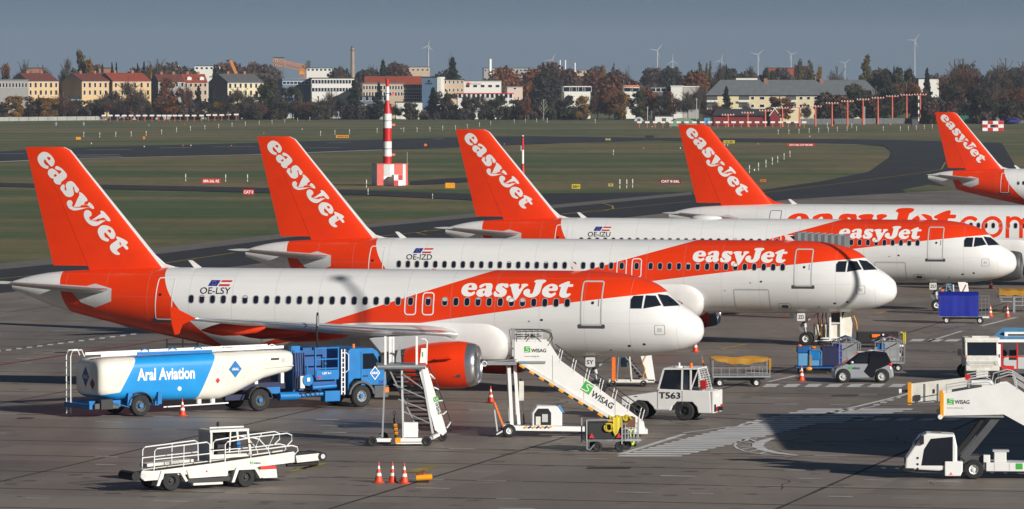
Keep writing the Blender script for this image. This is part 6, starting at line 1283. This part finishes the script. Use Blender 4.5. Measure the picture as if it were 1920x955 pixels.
for x in (1.75, 1.25): MB('dull_metal').box(x, x + .05, -3.13, -3.11, 2.68, 3.35).build('slide_bar', fp)
MB('black').box(1.4, 1.45, -3.13, -3.1, 3.0, 3.15).build('handle', fp); MB('print_white').cyl((2.75, -3.2, 3.05), (2.65, -3.2, 3.05), .1, n=12).build('guide_wheel', T); MB('black').bar((2.65, -3.2, 3.05), (2.4, -3.2, 3.08), .08).build('arm', T)
for y in (0.03, -1.53, -3.17):
    c = MB('light_grey'); rail(c, [(1.0, y, 3.2), (1.0, y, 3.42), (.2, y, 3.55), (-.5, y, 3.62), (-.7, y, 3.5)], .022); rail(c, [(-.75, y, 3.5), (-.8, y, 3.75), (-1.3, y, 3.9), (-1.5, y, 3.85), (-4.5, y, 2.0)], .022); rail(c, [(-1.5, y, 3.6), (-4.4, y, 1.75)], .02); rail(c, [(.2, y, 3.4), (.2, y, 3.72), (-.6, y, 3.85)], .02)
    for i in range(4): rail(c, [(-1.6 - .8 * i, y, 3.3 - .5 * i), (-1.5 - .8 * i, y, 3.82 - .5 * i)], .02)
    c.build('handrail', T)
MB('red_paint').box(.1, .3, -1.6, -1.5, 3.6, 3.8).build('lamp', T); MB('black').cyl((-.9, -1.5, 3.5), (-.9, -1.5, 3.85), .09, n=8).build('camera_post', T); flight(T, (-1.4, -1.45, 3.2), (-4.3, -1.45, 1.2), 1.4, 14, 0, 'dark_grey')
MB('print_white').box(-.7, .1, -1.2, -.9, 3.45, 3.62).build('locker', T, bevel=.03)
# crew tractor facing the camera, and the lounge bus beside it
T = rig('tow_tractor', 'worn white tow tractor facing forward with a wide windscreen', 'tow tractor', 1811, 713, 0)
b = MB('dirty_white').add([(0, 0, .45), (1.66, 0, .45), (1.66, 0, .95), (0, 0, .95), (.05, .25, 1.2), (1.62, .25, 1.2), (0, 2.6, .45), (1.66, 2.6, .45), (1.66, 2.6, 1.2), (0, 2.6, 1.2)], [(0, 1, 2, 3), (3, 2, 5, 4), (0, 3, 4, 9, 6), (1, 7, 8, 5, 2), (4, 5, 8, 9), (6, 9, 8, 7), (0, 6, 7, 1)]).build('body', T, bevel=.03)
for i in range(2): MB('dull_metal').box(.25, 1.4, -.015, .0, .82 + i * .07, .845 + i * .07).build('grille_bar', b)
for x in (.15, 1.5): MB('light_grey').cyl((x, .0, .86), (x, -.03, .86), .1, n=14).build('headlight', b)
MB('line_grey').box(.02, 1.64, -.008, 0, .73, .75).build('seam', b); MB('brown').box(.2, 1.3, -.006, 0, .645, .66).build('rust_scrape', b)
c = MB('dirty_white'); 
for x in (.04, 1.58): c.bar((x, .28, 1.2), (x, .45, 2.0), .09); c.bar((x, 1.9, 1.2), (x, 1.9, 2.0), .09)
c.box(-.02, 1.7, .4, 2.0, 1.96, 2.08); c.box(.35, 1.2, .6, 1.3, 2.08, 2.14); c.box(.0, 1.62, .36, .44, 1.85, 1.98); cab = c.build('cab', T, bevel=.01); MB('glass').add([(.1, .3, 1.22), (1.55, .3, 1.22), (1.55, .42, 1.86), (.1, .42, 1.86)], [(0, 1, 2, 3)]).build('windscreen', cab); MB('glass').box(1.6, 1.62, .5, 1.85, 1.25, 1.9).build('side_window', cab)
g = MB('light_grey'); 
for i in range(8): g.bar((.2 + i * .17, 1.85, 1.25), (.2 + i * .17, 1.85, 1.9), .02)
for i in range(5): g.bar((.15, 1.85, 1.3 + i * .14), (1.5, 1.85, 1.3 + i * .14), .02)
g.build('guard_grille', cab); MB('black').box(-.38, -.2, .25, .32, 1.2, 1.52).bar((-.2, .3, 1.3), (.05, .35, 1.2), .03).build('mirror', cab)
MB('black').box(-.08, .5, -.08, .3, .1, .46).build('bumper_pad', T, bevel=.03); MB('black').box(1.1, 1.68, -.08, .3, .1, .46).build('bumper_pad', T, bevel=.03); MB('dirty_white').box(.5, 1.1, -.06, .3, .14, .5).build('tow_plate', T, bevel=.02); MB('signal_orange').box(-.02, .06, .2, .24, 1.1, 1.2).build('indicator', b)
for x in (.1, 1.55):
    for y in (.6, 2.2): wheel(T, x, y, .35, .25, 'dark_grey', -1 if x < 1 else 1, .5)
T = rig('airport_van', 'open sided white service vehicle with light blue roof and red frame', 'service vehicle', 1864, 708, 0)
MB('sky_blue').add([(-.25, .0, 1.78), (4, .0, 1.78), (4, 1.7, 2.3), (.6, 1.7, 2.3), (-.25, 0, 1.88), (4, 0, 1.88), (4, 1.7, 2.4), (.6, 1.7, 2.4)], [(0, 1, 2, 3), (7, 6, 5, 4), (0, 4, 5, 1), (1, 5, 6, 2), (2, 6, 7, 3), (3, 7, 4, 0)]).build('roof', T); MB('print_white').box(-.25, 4, -.05, .0, 1.76, 1.9).build('gutter', T); rbx = MB('print_white').box(.55, 4, .5, 1.0, 2.02, 2.24).build('roof_unit', T, bevel=.03); MB('black').box(.75, 4, .48, .5, 2.06, 2.14).build('vent', rbx)
MB('light_grey').box(.0, 4, 1.4, 1.5, .35, 1.78).build('rear_wall', T); MB('dark_grey').box(-.3, 4, .0, 1.6, .2, .34).build('floor', T); d = MB('red_paint')
for x in (.35, 1.12, 1.9): d.box(x, x + .07, .02, .09, .34, 1.76)
d.box(.42, 1.9, .03, .08, 1.0, 1.06); d.box(.42, 1.0, .02, .06, .36, .58); d.build('door_frame', T)
for i in range(3): MB('print_white').box(-.22 + i * .1, -.16 + i * .1, .05, .9, .3, 1.62 + .03 * i).build('folded_panel', T, bevel=.02)
pp = MB('print_white').box(.08, .34, .04, .1, .32, 1.66).build('door_panel', T, bevel=.04); 
for i in range(2): MB('print_blue').box(.12 + i * .1, .19 + i * .1, .03, .042, .98, 1.16).build('notice', pp)
MB('black').box(.9, 1.3, 1.36, 1.4, .8, 1.3).build('rear_window', T, bevel=.05); MB('black').cyl((.55, 1.3, 1.1), (.55, 1.35, 1.1), .22, n=14).build('rear_window', T)
for x in (.5, 3.2): wheel(T, x, .15, .3, .2, 'dark_grey', -1, .5)
# steps and loader parked beyond the noses
def crew_steps(px, py, rot, lab, x_w=1.55, top=1.9):
    T = rig('crew_steps', lab, 'boarding stairs', px, py, rot, 'steps under the aircraft noses')
    c = MB('print_white').prism([(x_w * .62, top + .1), (x_w * .95, top + .1), (x_w + .15, .3), (x_w - .2, .3)], .0, .06).build('side_panel', T); MB('print_white').prism([(x_w * .62, top + .1), (x_w * .95, top + .1), (x_w + .15, .3), (x_w - .2, .3)], 1.3, 1.36).build('side_panel', T)
    flight(T, (.25, .1, top), (x_w * .72, .1, .4), 1.2, 9, 0, 'dark_grey'); b = MB('dirty_white'); b.box(-.4, x_w + .1, 0, 1.35, .22, .36); b.bar((x_w * .42, -.02, .3), (x_w * .34, -.02, top), .07); b.bar((.0, 0, .3), (.1, 0, top), .05, .05, 'dull_metal'); b.bar((.15, -.02, top), (x_w * .8, -.02, .4), .05, .05, 'dull_metal'); b.build('frame', T)
    MB('signal_orange').box(-.25, -.08, -.05, .1, .3, top - .3).build('hydraulic_post', T); MB('sky_blue').box(.2, .5, 1.2, 1.25, .9, top).build('panel', T); h = MB('amber'); rail(h, [(x_w * .9, -.05, top), (x_w * .72, -.08, top - .6), (x_w * .8, -.08, .9), (x_w * .72, -.06, .4)], .025); h.build('cable', T)
    for x in (-.2, x_w * .75): wheel(T, x, .05, .17, .12, 'black', -1, .5)
    return T
crew_steps(1157, 726, 0, 'white crew steps with an orange post behind code SY', 1.7, 1.75)
crew_steps(1772, 590, 0, 'white crew steps behind the blue curtain cart, by code ZU', 1.5, 1.9)
T = rig('lavatory_truck', 'cream service truck with pipes and hoses beside the ZD nose wheel', 'service truck', 1518, 648, 0)
b = MB('beige_skirt'); b.prism([(.85, .35), (.85, 1.15), (1.75, 1.3), (2.0, 1.95), (2.45, 2.0), (2.35, .4)], .1, 1.5); b.box(.3, .85, .3, 1.4, .55, 1.15); b.build('body', T, bevel=.02); MB('dark_grey').prism([(1.78, 1.3), (2.0, 1.85), (1.2, 1.9), (1.2, 1.3)], .5, .56).build('window', T); c = MB('print_white')
for x in (1.15, 1.75): c.bar((x, .0, .3), (x, .0, 1.9), .1)
c.bar((.6, .0, .4), (2.3, .0, .45), .07); c.bar((.3, -.05, .25), (1.6, -.05, .32), .06); c.bar((1.15, 0, 1.25), (1.75, 0, 1.25), .06); c.build('pipe_frame', T); MB('red_paint').box(1.25, 1.5, -.02, .05, 1.78, 1.9).build('lamp', T)
h = MB('amber'); rail(h, [(2.45, .0, 1.7), (2.6, -.05, 1.3), (2.65, -.05, .9)], .035); h.build('hose', T); h = MB('amber'); rail(h, [(.62, -.02, 1.4), (.6, -.04, .9), (.66, -.04, .5)], .045); h.build('hose', T)
for x, z in ((.5, 1.6), (.75, 1.5), (.95, 1.75)): q = MB('black'); rail(q, [(x, 0, 1.9), (x - .05, -.05, z), (x + .05, -.03, .9), (x, 0, .5)], .03); q.build('cable', T)
for x in (.7, 2.0): wheel(T, x, .2, .28, .2, 'dark_grey', -1, .5)
T = rig('low_cart', 'flat cart with mustard cover at the right edge, behind the cones', 'baggage cart', 1888, 586, 0)
c = MB('dull_metal'); c.box(-.5, 3.2, 0, 1.4, .95, 1.02); c.bar((.45, 0, 0), (.45, 0, 1.0), .14); c.bar((-.4, 0, .7), (3, 0, .7), .06); c.bar((-.3, .2, .8), (-.5, .2, .95), .1)
for i in range(5): c.bar((.5 + i * .5, 0, .45), (.5 + i * .5, 0, .95), .05)
c.bar((.5, 0, .45), (3, 0, .45), .06); c.build('frame', T); MB('mustard').add([(-.5 + .25 * i, y, 1.05 + z + .04 * math.sin(i * 1.9 + j)) for i in range(14) for j, (y, z) in enumerate(((-.05, .02), (-.06, .34), (.6, .46), (1.3, .36)))], [(i * 4 + j, i * 4 + j + 1, i * 4 + 5 + j, i * 4 + 4 + j) for i in range(13) for j in range(3)]).build('cover', T, 50); wheel(T, -.05, .1, .2, .14, 'dark_grey'); wheel(T, 2.6, .1, .2, .14, 'dark_grey')
T = rig('tail_stand', 'black steel trestle standing under the nearest aircraft tail', 'trestle', 313, 703, 4); c = MB('black')
for x in (0, .8, 1.55):
    for y in (0, 1.2): c.bar((x, y, 0), (x, y, 1.75), .08)
for z in (.55, .85, 1.15, 1.5):
    for y in (0, 1.2): c.bar((0, y, z), (1.55, y, z), .05)
c.bar((0, 0, 1.5), (0, 1.2, 1.5), .05); c.bar((1.55, 0, 1.5), (1.55, 1.2, 1.5), .05); c.bar((0, 0, .55), (.8, 0, .85), .04); c.bar((.8, 0, .85), (1.55, 0, .55), .04); c.build('frame', T)
# jet bridge docked at the third aircraft
p = Vector(P(1500, 470, 306)); T = thing('jet_bridge', 'grey ribbed jet bridge end behind the second aircraft nose', 'jet bridge', (p.x, 306, 0), -R(12.5))
for i in range(15): MB('grey_paint' if i % 2 else 'roof_tin').box(i * .21, i * .21 + .2, -2.2, 0, 3.3 + .0, 5.35 - .012 * i + (.03 if i % 2 else 0)).build('rib', T)
MB('dark_grey').box(-.5, -.02, -2.1, -.1, 3.3, 5.1).build('cab', T); MB('dark_grey').box(-.4, -.1, -1.6, -.6, 0, 3.3).build('lift_column', T)
# ---------------------------------------------------------------- cones, lamps, signs and lights of the airfield
CN = thing('traffic_cone', '', 'traffic cone', (0, 0, 0), 0, 'orange traffic cones on the apron')
MB('cone_orange').lathe([(0, .001), (0, .21), (.03, .22), (.05, .15), (.25, .108)], (0, 0, 0), (0, 0, 1), n=16).build('base', CN, 40); MB('print_white').lathe([(.25, .110), (.36, .087)], (0, 0, 0), (0, 0, 1), n=16).build('lower_band', CN, 60)
MB('cone_orange').lathe([(.36, .085), (.5, .057)], (0, 0, 0), (0, 0, 1), n=16).build('middle', CN, 60); MB('print_white').lathe([(.5, .059), (.62, .034)], (0, 0, 0), (0, 0, 1), n=16).build('upper_band', CN, 60); MB('cone_orange').lathe([(.62, .033), (.76, .02), (.76, .001)], (0, 0, 0), (0, 0, 1), n=16).build('tip', CN, 60)
first = True
for px, py, lab in ((710, 905, 'left of three orange cones in the foreground'), (736, 905, 'middle of three orange cones in the foreground'), (758, 906.5, 'right of three orange cones, next to the orange lamp'), (342, 780, 'orange cone under the white and blue tank trailer'), (920, 755, 'orange cone behind the stairs tow bar, right of the engine'), (1304, 660, 'orange cone below the nearest aircraft nose tip'), (1503, 714, 'orange cone before the blue equipment cart'), (1858, 541, 'orange cone below the third aircraft nose'), (1889, 595, 'orange cone before the low cart with mustard cover'), (1857, 594, 'orange cone half hidden by the curtain cart cage')):
    g = G(px, py); o = CN if first else copy_tree(CN); first = False; o.location = g; o['label'] = lab
    o.rotation_euler = (0, 0, rnd.random() * 6)
T = rig('ground_lamp', 'orange portable lamp lying on the apron right of the cones', 'lamp', 794, 905, 0); MB('amber').cyl((-.28, 0, .17), (.32, .05, .2), .12, n=14).build('housing', T, 40); MB('black').cyl((.32, .05, .2), (.34, .05, .2), .10, n=14).build('lens', T); MB('black').box(-.25, .2, -.12, .14, 0, .07).build('foot', T); MB('brown').bar((-.25, 0, .3), (.05, 0, .42), .14, .1).build('handle', T); MB('red_paint').cyl((.0, 0, .3), (.0, 0, .36), .05, n=8).build('lamp_cap', T)
def fieldsign(px, py, w, h, body, bg, fg, lab, legs=3, h0=None):
    o = G(px, py); k = o.y / F; t = thing('airfield_sign', lab, 'sign', o); W_, H_ = w * k, h * k; z = .25
    b = MB(bg).box(-W_ / 2, W_ / 2, -.06, .12, z, z + H_).build('panel', t)
    for i in range(legs): x = -W_ / 2 * .85 + W_ * .85 * i / max(1, legs - 1); MB('dark_grey').box(x - .05, x + .05, 0, .06, 0, z).build('leg', t)
    if body: text(body, (-W_ * .43, -.075, z + H_ * .2), (1, 0, 0), (0, 0, 1), W_ * .86, H_ * .6, fg, b, 'lettering', .03)
for a in ((396, 347.5, 35, 9, '08R-26L RE', 'red_paint', 'print_white', 'red airfield sign reading 08R-26L at the runway edge'), (466, 369, 20, 10, 'CAT II', 'red_paint', 'print_white', 'small red sign reading CAT II by the second tail'), (642, 260.5, 24, 5, 'APRON', 'amber', 'print_black', 'yellow sign with arrows reading APRON beyond the runway'), (844, 356.5, 18, 10, '', 'amber', 'print_black', 'blank yellow sign left of the third tail'), (1080, 357.5, 16, 8.5, '26>', 'yellow', 'print_black', 'yellow sign with 26 and an arrow'), (1145, 355, 11, 9, 'S3', 'wall_dark', 'yellow', 'black sign reading S3 in yellow'), (1257, 347.5, 40, 8, 'CAT II-26L', 'dark_red', 'print_white', 'dark red sign reading CAT II-26L left of the fourth tail'), (1502, 276.5, 51, 5, 'CAT I-26L CAT II/III-26R', 'red_paint', 'print_white', 'long red sign with two runway categories at right'), (1367, 271, 21, 5.5, '<26L 08R>', 'yellow', 'print_black', 'yellow and black sign right of the fourth tail'), (147, 264, 9, 5, '', 'amber', 'print_black', 'small yellow sign above the nearest tail'), (270, 263, 4, 5, '', 'signal_orange', 'print_black', 'tiny orange sign beyond the runway'), (1140, 266, 11, 5, 'S4', 'wall_dark', 'yellow', 'small black sign beyond the striped marker'), (798, 276, 5, 4, '', 'signal_orange', 'print_black', 'tiny orange sign right of the striped tower'), (1218, 260, 16, 4, '', 'black', 'print_black', 'long low black sign at the runway end'), (1431, 344, 11, 4, '20', 'signal_orange', 'print_black', 'tiny orange figures on the grass right of the fourth tail')): fieldsign(*a)
# marker posts
PM = MB('dirty_white').cyl((0, 0, 0), (0, 0, .42), .07, n=6).cyl((0, 0, .55), (0, 0, 1.15), .09, n=6).cyl((0, 0, .42), (0, 0, .55), .07, 'black', n=6).me('marker_post', fix=False)
POSTS = [(348, 340, 1), (423, 341, 1), (464, 341, 1), (687, 352, 1), (690, 366, .8), (811, 373, .6), (1150, 291, 1), (1162, 354, 1.2), (1175, 353, 1.1), (1186, 352, 1.1)] + [(157, 257 + 0, 1), (187, 258, 1), (217, 257, 1), (246, 256, 1), (274, 255, 1), (303, 252, 1), (331, 248, 1), (357, 245, 1), (384, 243, 1), (410, 240.5, 1), (435, 238, 1), (460, 236, 1), (486, 234.5, 1), (510, 232.5, 1), (534, 230.5, 1), (558, 228, 1), (581, 226, 1), (604, 224.5, 1), (626, 222.5, 1)] + [(601, 255, 1), (628, 253, 1), (655, 252, 1), (707, 249, 1), (757, 248, 1), (782, 247.5, 1), (806, 246.5, 1), (830, 244.5, 1), (854, 243.5, 1), (876, 241, 1), (899, 237.5, 1), (920, 235, 1), (964, 231, 1), (985, 230, 1), (1006, 229.5, 1), (1026, 230, 1.2), (1116, 231, 1.1)] + [(1405, 325, 1.2), (1422, 320, 1.2), (1436, 314, 1.2), (1448, 309, 1.2), (1458, 305, 1.1), (1470, 299.5, 1.1), (1481, 294.5, 1.1)] + [(1459, 252, 1), (1479, 251.5, 1), (1498, 250.5, 1), (1517, 249.5, 1), (1535, 248.5, 1), (1553, 248, 1), (1570, 246.5, 1), (1588, 246, 1), (1606, 245.5, 1), (1656, 245.5, 1), (1688, 245.5, 1), (1703, 244.5, 1), (1718, 243.5, 1), (1733, 242.5, 1), (1748, 241.5, 1), (1551, 240, 1.2), (1597, 240, 1.1)]
CNT = {}
for i, (px, py, k) in enumerate(sorted(POSTS)):
    g = G(px, py, -.12); o = link('marker_post', PM, None, loc=g); kk = k * (1 if py > 280 else 1.25); o.scale = (.8 * kk, .8 * kk, .95 * kk)
    zone = 'left, beyond the runway' if px < 640 and py < 280 else 'middle, beyond the runway' if px < 1300 and py < 280 else 'right, before the approach lights' if py < 280 else 'on the near grass'
    CNT[zone] = CNT.get(zone, -1) + 1
    tag(o, nth(CNT[zone]) + ' white marker post from the left, ' + ('far grass ' if zone != 'on the near grass' else '') + zone, 'marker post', 'white marker posts ' + zone)
def approach(px, py, hw, hh, group, lab, D0=None):
    o = G(px, py, -.12); k = o.y / F; t = thing('approach_light', lab, 'approach light', o, 0, group)
    MB('print_white').box(-hw * k, hw * k, -.15, .15, hh * k - .28, hh * k + .28).build('lamp_bar', t); MB('mast_red').box(-.1, .1, -.1, .1, 0, hh * k).build('post', t)
t0 = [(195, 228), (207, 228), (220, 228), (233, 228), (246, 228), (259, 228), (272, 228), (285, 228), (298, 228), (308, 228), (318, 228), (328, 228), (338, 228), (351, 228), (364, 228), (378, 228), (391, 227), (403, 227), (416, 227), (429, 226), (443, 226)]
for i, (px, py) in enumerate(t0): approach(px, py, 4.2, 11, 'white topped approach lights before the left fence', nth(i) + ' white barred approach light from the left before the pale fence')
for i in range(22): approach(1199 + i * 14.7, 239.5, 4.2, 10, 'white topped approach lights before the barn', nth(i) + ' white barred approach light from the left before tent and barn')
def mast(px, py, top, arm, lab):
    o = G(px, py, -.12); k = o.y / F; H = (py - top) * k; t = thing('approach_mast', lab, 'light mast', o, 0, 'red approach light masts'); MB('mast_red').cyl((0, 0, 0), (0, 0, H), .32, r1=.2, n=8).build('pole', t); MB('mast_red').box(-arm * k, arm * k, -.08, .08, H - .2, H).build('crossarm', t)
    lm = MB('print_white').box(-.14, .14, -.14, .14, 0, .35).me('lamp')
    for i in range(5): link('lamp', lm, t, loc=(arm * k * (i - 2) / 2.1, 0, H))
for i, (px, py, top) in enumerate(((1365, 238, 216), (1402, 238, 212), (1435, 238, 208), (1467, 238, 203), (1499, 237, 201.5), (1529, 237, 200), (1560, 237, 194), (1589, 237, 190.5), (1618, 234, 187), (1646, 233, 184), (1673, 232, 181), (1700, 232, 178.5), (1725.5, 232, 178))):
    mast(px, py, top, 11, ('short', 'tall')[i > 6] + ' red approach mast, ' + ('first', 'second', 'third', 'fourth', 'fifth', 'sixth', 'seventh', 'eighth', 'ninth', 'tenth', 'eleventh', 'second last', 'last')[i] + ' of the row from the left')
for i, px in enumerate((473, 514, 555, 594, 642, 705, 803)): 
    o = G(px, 224, -.12); k = o.y / F; t = thing('gate_light', 'low double post light frame on the grass at column group', 'approach light', o, 0, 'double post light frames before the middle fence'); t['label'] = nth(i) + ' low grey double post light frame from the left before the fence'
    for x in (-7, 7): MB('mast_grey').box(x * k - .12, x * k + .12, -.1, .1, 0, 13 * k).build('post', t)
    MB('mast_grey').box(-10 * k, 10 * k, -.1, .1, 13 * k, 13 * k + .25).build('crossbar', t); MB('amber').ell((2 * k, 0, 13 * k + .6), .35).build('lamp', t)
for px, py, top, m, lab in ((905, 224, 187, 1, 'thin red and white pole before the dark trees'), (912, 224, 193, 0, 'grey pole right of the thin striped pole'), (1722, 234, 180, 2, 'black and white pole beside the last mast'), (1621, 234, 200, 0, 'grey lamp pole among the tall red masts'), (1306, 225, 184, 0, 'grey mast with short arm behind the tent'), (1214, 226, 200, 0, 'thin grey pole left of the tent'), (105, 236, 229, 0, 'short pale post on the far left grass'), (157, 236, 229, 0, 'short pale post above the nearest tail'), (382, 215, 186, 0, 'thin pale pole before the slate gable')):
    o = G(px, py, -.12); k = o.y / F; H = (py - top) * k; t = thing('pole', lab, 'pole', o); n = 8
    if m:
        for i in range(n): MB('print_white' if i % 2 else ('red_paint' if m == 1 else 'black')).cyl((0, 0, H * i / n), (0, 0, H * (i + 1) / n), .26, n=8).build('band', t)
    else: MB('mast_grey').cyl((0, 0, 0), (0, 0, H), .16, n=8).build('shaft', t); MB('mast_grey').box(-.5, .5, -.06, .06, H - .6, H - .5).build('arm', t)
# striped tower on its chequered hut, second striped marker, chequered box
T = thing('radar_tower', 'tall red and white banded tower on a chequered hut', 'tower', G(739, 348, -.07), R(18)); k = 698 / F
hz_ = lambda y: (346.5 - y) * k
tw = Vector((-.65, 1.2, 0))
for y0, y1, r0, r1, m in ((306, 292, .62, .62, 'red_paint'), (292, 278, .62, .62, 'print_white'), (278, 264, .62, .62, 'print_white'), (264, 239, .62, .62, 'red_paint'), (239, 225.5, .62, .62, 'print_white'), (225.5, 212, .62, .62, 'print_white'), (212, 187, .62, .28, 'red_paint'), (187, 174, .25, .25, 'print_white'), (174, 161, .25, .25, 'print_white'), (161, 147, .25, .25, 'red_paint')):
    MB(m).cyl(tw + Vector((0, 0, hz_(y0) - .0)), tw + Vector((0, 0, hz_(y1) - .02)), r0, r1=r1, n=20).build('band', T, 40)
for y in (278, 225.5, 174): MB('dark_grey').cyl(tw + Vector((0, 0, hz_(y) - .05)), tw + Vector((0, 0, hz_(y) + .05)), .64 if y > 200 else .27, n=20).build('seam_ring', T)
for y in (289, 233, 176): MB('pink_red').box(tw.x + .6, tw.x + 1.15, tw.y - .1, tw.y + .1, hz_(y) - .15, hz_(y) + .15).build('antenna_arm', T)
mb = MB('dark_grey'); 
for i in range(8): a = i * .785; mb.cyl(tw + Vector((.26 * math.cos(a), .26 * math.sin(a), hz_(147))), tw + Vector((.26 * math.cos(a), .26 * math.sin(a), hz_(143.5))), .03, n=5)
mb.build('lightning_rod', T)
hh_ = hz_(306.5); hb = MB('print_white').box(-2.55, 2.0, -.02, 2.6, 0, hh_).build('hut', T)
for x0, x1, z0, z1, m in ((-2.56, -1.55, 0, hh_, 'pink_red'), (-.0, .95, hh_ * .42, hh_, 'pink_red'), (.95, 1.3, 0, hh_, 'pink_red'), (-1.5, -.55, hh_ * .45, hh_, 'light_grey'), (1.72, 2.01, 0, hh_, 'pink_red')): MB(m).box(x0, x1, -.05, -.021, z0 + .01, z1 - .01).build('panel', hb)
for i in range(4): MB('pink_red' if i % 2 == 0 else 'print_white').box(2.001, 2.03, .1 + i * .6, .7 + i * .6, .01, hh_ - .01).build('panel', hb)
MB('pink_red').box(-2.65, 2.1, -.12, 2.7, hh_ + .002, hh_ + .08).build('roof_edge', hb)
sb_ = MB('print_white').box(-.6, .7, -1.9, -.7, 0, 1.55).build('annex', T)
for i, (x0, z0, m) in enumerate(((-.6, .78, 'print_white'), (.05, .78, 'red_paint'), (-.6, 0, 'red_paint'), (.05, 0, 'print_white'))): MB(m).box(x0, x0 + .63, -1.93, -1.901, z0 + .02, z0 + .76).build('panel', sb_)
MB('mast_grey').cyl((2.0, .2, hh_), (2.0, .2, hh_ + 1.7), .035, n=6).build('whip_aerial', hb)
T = thing('marker_tower', 'short red and white marker tower behind the third tail', 'tower', G(980, 331, -.07)); k = G(980, 331).y / F
for y0, y1, r0, r1, m in ((331, 307, .38, .2, 'red_paint'), (307, 281, .2, .2, 'print_white'), (281, 258, .2, .2, 'red_paint')): MB(m).cyl((0, 0, (331 - y0) * k), (0, 0, (331 - y1) * k - .01), r0, r1=r1, n=16).build('band', T, 40)
MB('light_grey').box(-.3, -.18, -.2, .2, (331 - 283) * k, (331 - 273) * k).build('junction_box', T); MB('black').cyl((0, 0, (331 - 258) * k), (0, 0, (331 - 255.5) * k), .2, n=12).build('cap', T); MB('print_white').cyl((0, 0, (331 - 255.5) * k), (0, 0, (331 - 253.5) * k), .16, n=12).build('lamp', T)
T = thing('localizer_hut', 'red and white chequered cabin with a dark window at right', 'hut', G(1862, 246, -.1)); k = G(1862, 246).y / F; w, h = 40 * k, 19 * k
b = MB('print_white').box(-w / 2, w / 2, 0, 3.5, 0, h).build('cabin', T)
for i in range(4):
    for j in range(3):
        if (i + j) % 2: MB('red_paint').box(-w / 2 + i * w / 4 + .02, -w / 2 + (i + 1) * w / 4 - .02, -.05, -.003, j * h / 3 + .02, (j + 1) * h / 3 - .02).build('panel', b)
MB('black').box(-w * .12, w * .12, -.08, -.052, h * .36, h * .64).build('window', b)
for i in range(3): MB('red_paint' if i != 1 else 'print_white').box(w / 2 + .003, w / 2 + .04, .1 + i * 1.1, 1.1 + i * 1.1, .02, h - .02).build('panel', b)
# pale fence on the left, mesh fence on the right
def fence(x0, x1, y0, y1, h, n, m, lab, z=-.12):
    a, b = G(x0, y0, z), G(x1, y1, z); t = thing('fence', lab, 'fence', a, math.atan2(b.y - a.y, b.x - a.x)); L = (b - a).length
    for i in range(n):
        MB(m).box(L * i / n + .1, L * (i + 1) / n - .1, -.05, .05, .05, h).build('fence_panel', t); MB('dark_grey').box(L * i / n - .1, L * i / n + .1, -.1, .1, 0, h + .15).build('post', t)
fence(-20, 560, 228, 222, 1.55, 34, 'fence_pale', 'long pale panel fence along the left field edge'); fence(560, 950, 222.5, 222.5, .7, 22, 'fence_pale', 'low pale wall along the middle field edge'); fence(1500, 1920, 234, 231, 2.0, 22, 'mesh_grey', 'grey mesh fence behind the tall red masts')
T = thing('delivery_van', 'green van on the road behind the farthest tail', 'van', G(1812, 232)); k = G(1812, 232).y / F
b = MB('van_green').prism([(-18 * k, .5), (-18 * k, 15 * k), (8 * k, 15 * k), (13 * k, 9 * k), (17 * k, 7 * k), (17 * k, .5)], 0, 2.2).build('body', T, bevel=.1); MB('glass').prism([(8.5 * k, 9 * k), (8.5 * k, 13.5 * k), (12.3 * k, 9 * k)], -.02, .01).build('side_window', b); wheel(T, -10 * k, .1, .45, .25, 'dark_grey'); wheel(T, 11 * k, .1, .45, .25, 'dark_grey')
T = thing('parked_car', 'dark blue car at the far right road edge', 'car', G(1896, 232)); MB('print_blue').prism([(-3.2, .4), (-3.2, 1.2), (-1.9, 1.3), (-1.2, 2.0), (1.8, 2.0), (3, 1.2), (3.3, .4)], 0, 2).build('body', T, bevel=.1); MB('glass').prism([(-1.6, 1.3), (-1.1, 1.85), (1.6, 1.85), (2.2, 1.3)], -.02, .01).build('side_window', T); wheel(T, -2, .1, .4, .25, 'dark_grey'); wheel(T, 2, .1, .4, .25, 'dark_grey')
# small ground lights in the grass
lm = MB('print_white').cyl((0, 0, 0), (0, 0, .3), .11, n=6).me('edge_light', fix=False); la = MB('signal_orange').cyl((0, 0, 0), (0, 0, .3), .11, n=6).me('edge_light', fix=False)
for i in range(26):
    px, py = rnd.uniform(0, 1700), rnd.choice((rnd.uniform(228, 262), rnd.uniform(268, 280), rnd.uniform(300, 345)))
    g = G(px, py, -.12); o = link('edge_light', lm if rnd.random() < .6 else la, None, loc=g); tag(o, 'tiny ground light in the airfield grass', 'ground light', 'tiny ground lights in the grass')
# floodlight masts and terminal bridge beside the frame; they stand out of view and throw the long shadows
def floodmast(x, y, h, lab):
    t = thing('floodlight_mast', lab, 'light mast', (x, y, 0)); MB('mast_grey').cyl((0, 0, 0), (0, 0, h), .17, r1=.09, n=10).build('pole', t); MB('dark_grey').box(-.22, .22, -.16, .16, h, h + .25).build('lamp_head', t)

floodmast(25.2, 199.0, 22.2, 'floodlight mast beside the nearest stand'); floodmast(33.25, 257.7, 17, 'floodlight mast beside the second stand')
T = thing('terminal_pier', 'low terminal pier with glazed front beside the stands', 'building', (26.5, 181, 0)); MB('light_grey').box(0, 22, 0, 21, 0, 7.6).build('wall', T); MB('roof_dark').box(-.2, 22.2, -.2, 21.2, 7.603, 7.8).build('roof', T)
for i in range(5): MB('glass').box(-.02, .01, 1 + i * 3.8, 4 + i * 3.8, 3.5, 6.2).build('window', T)
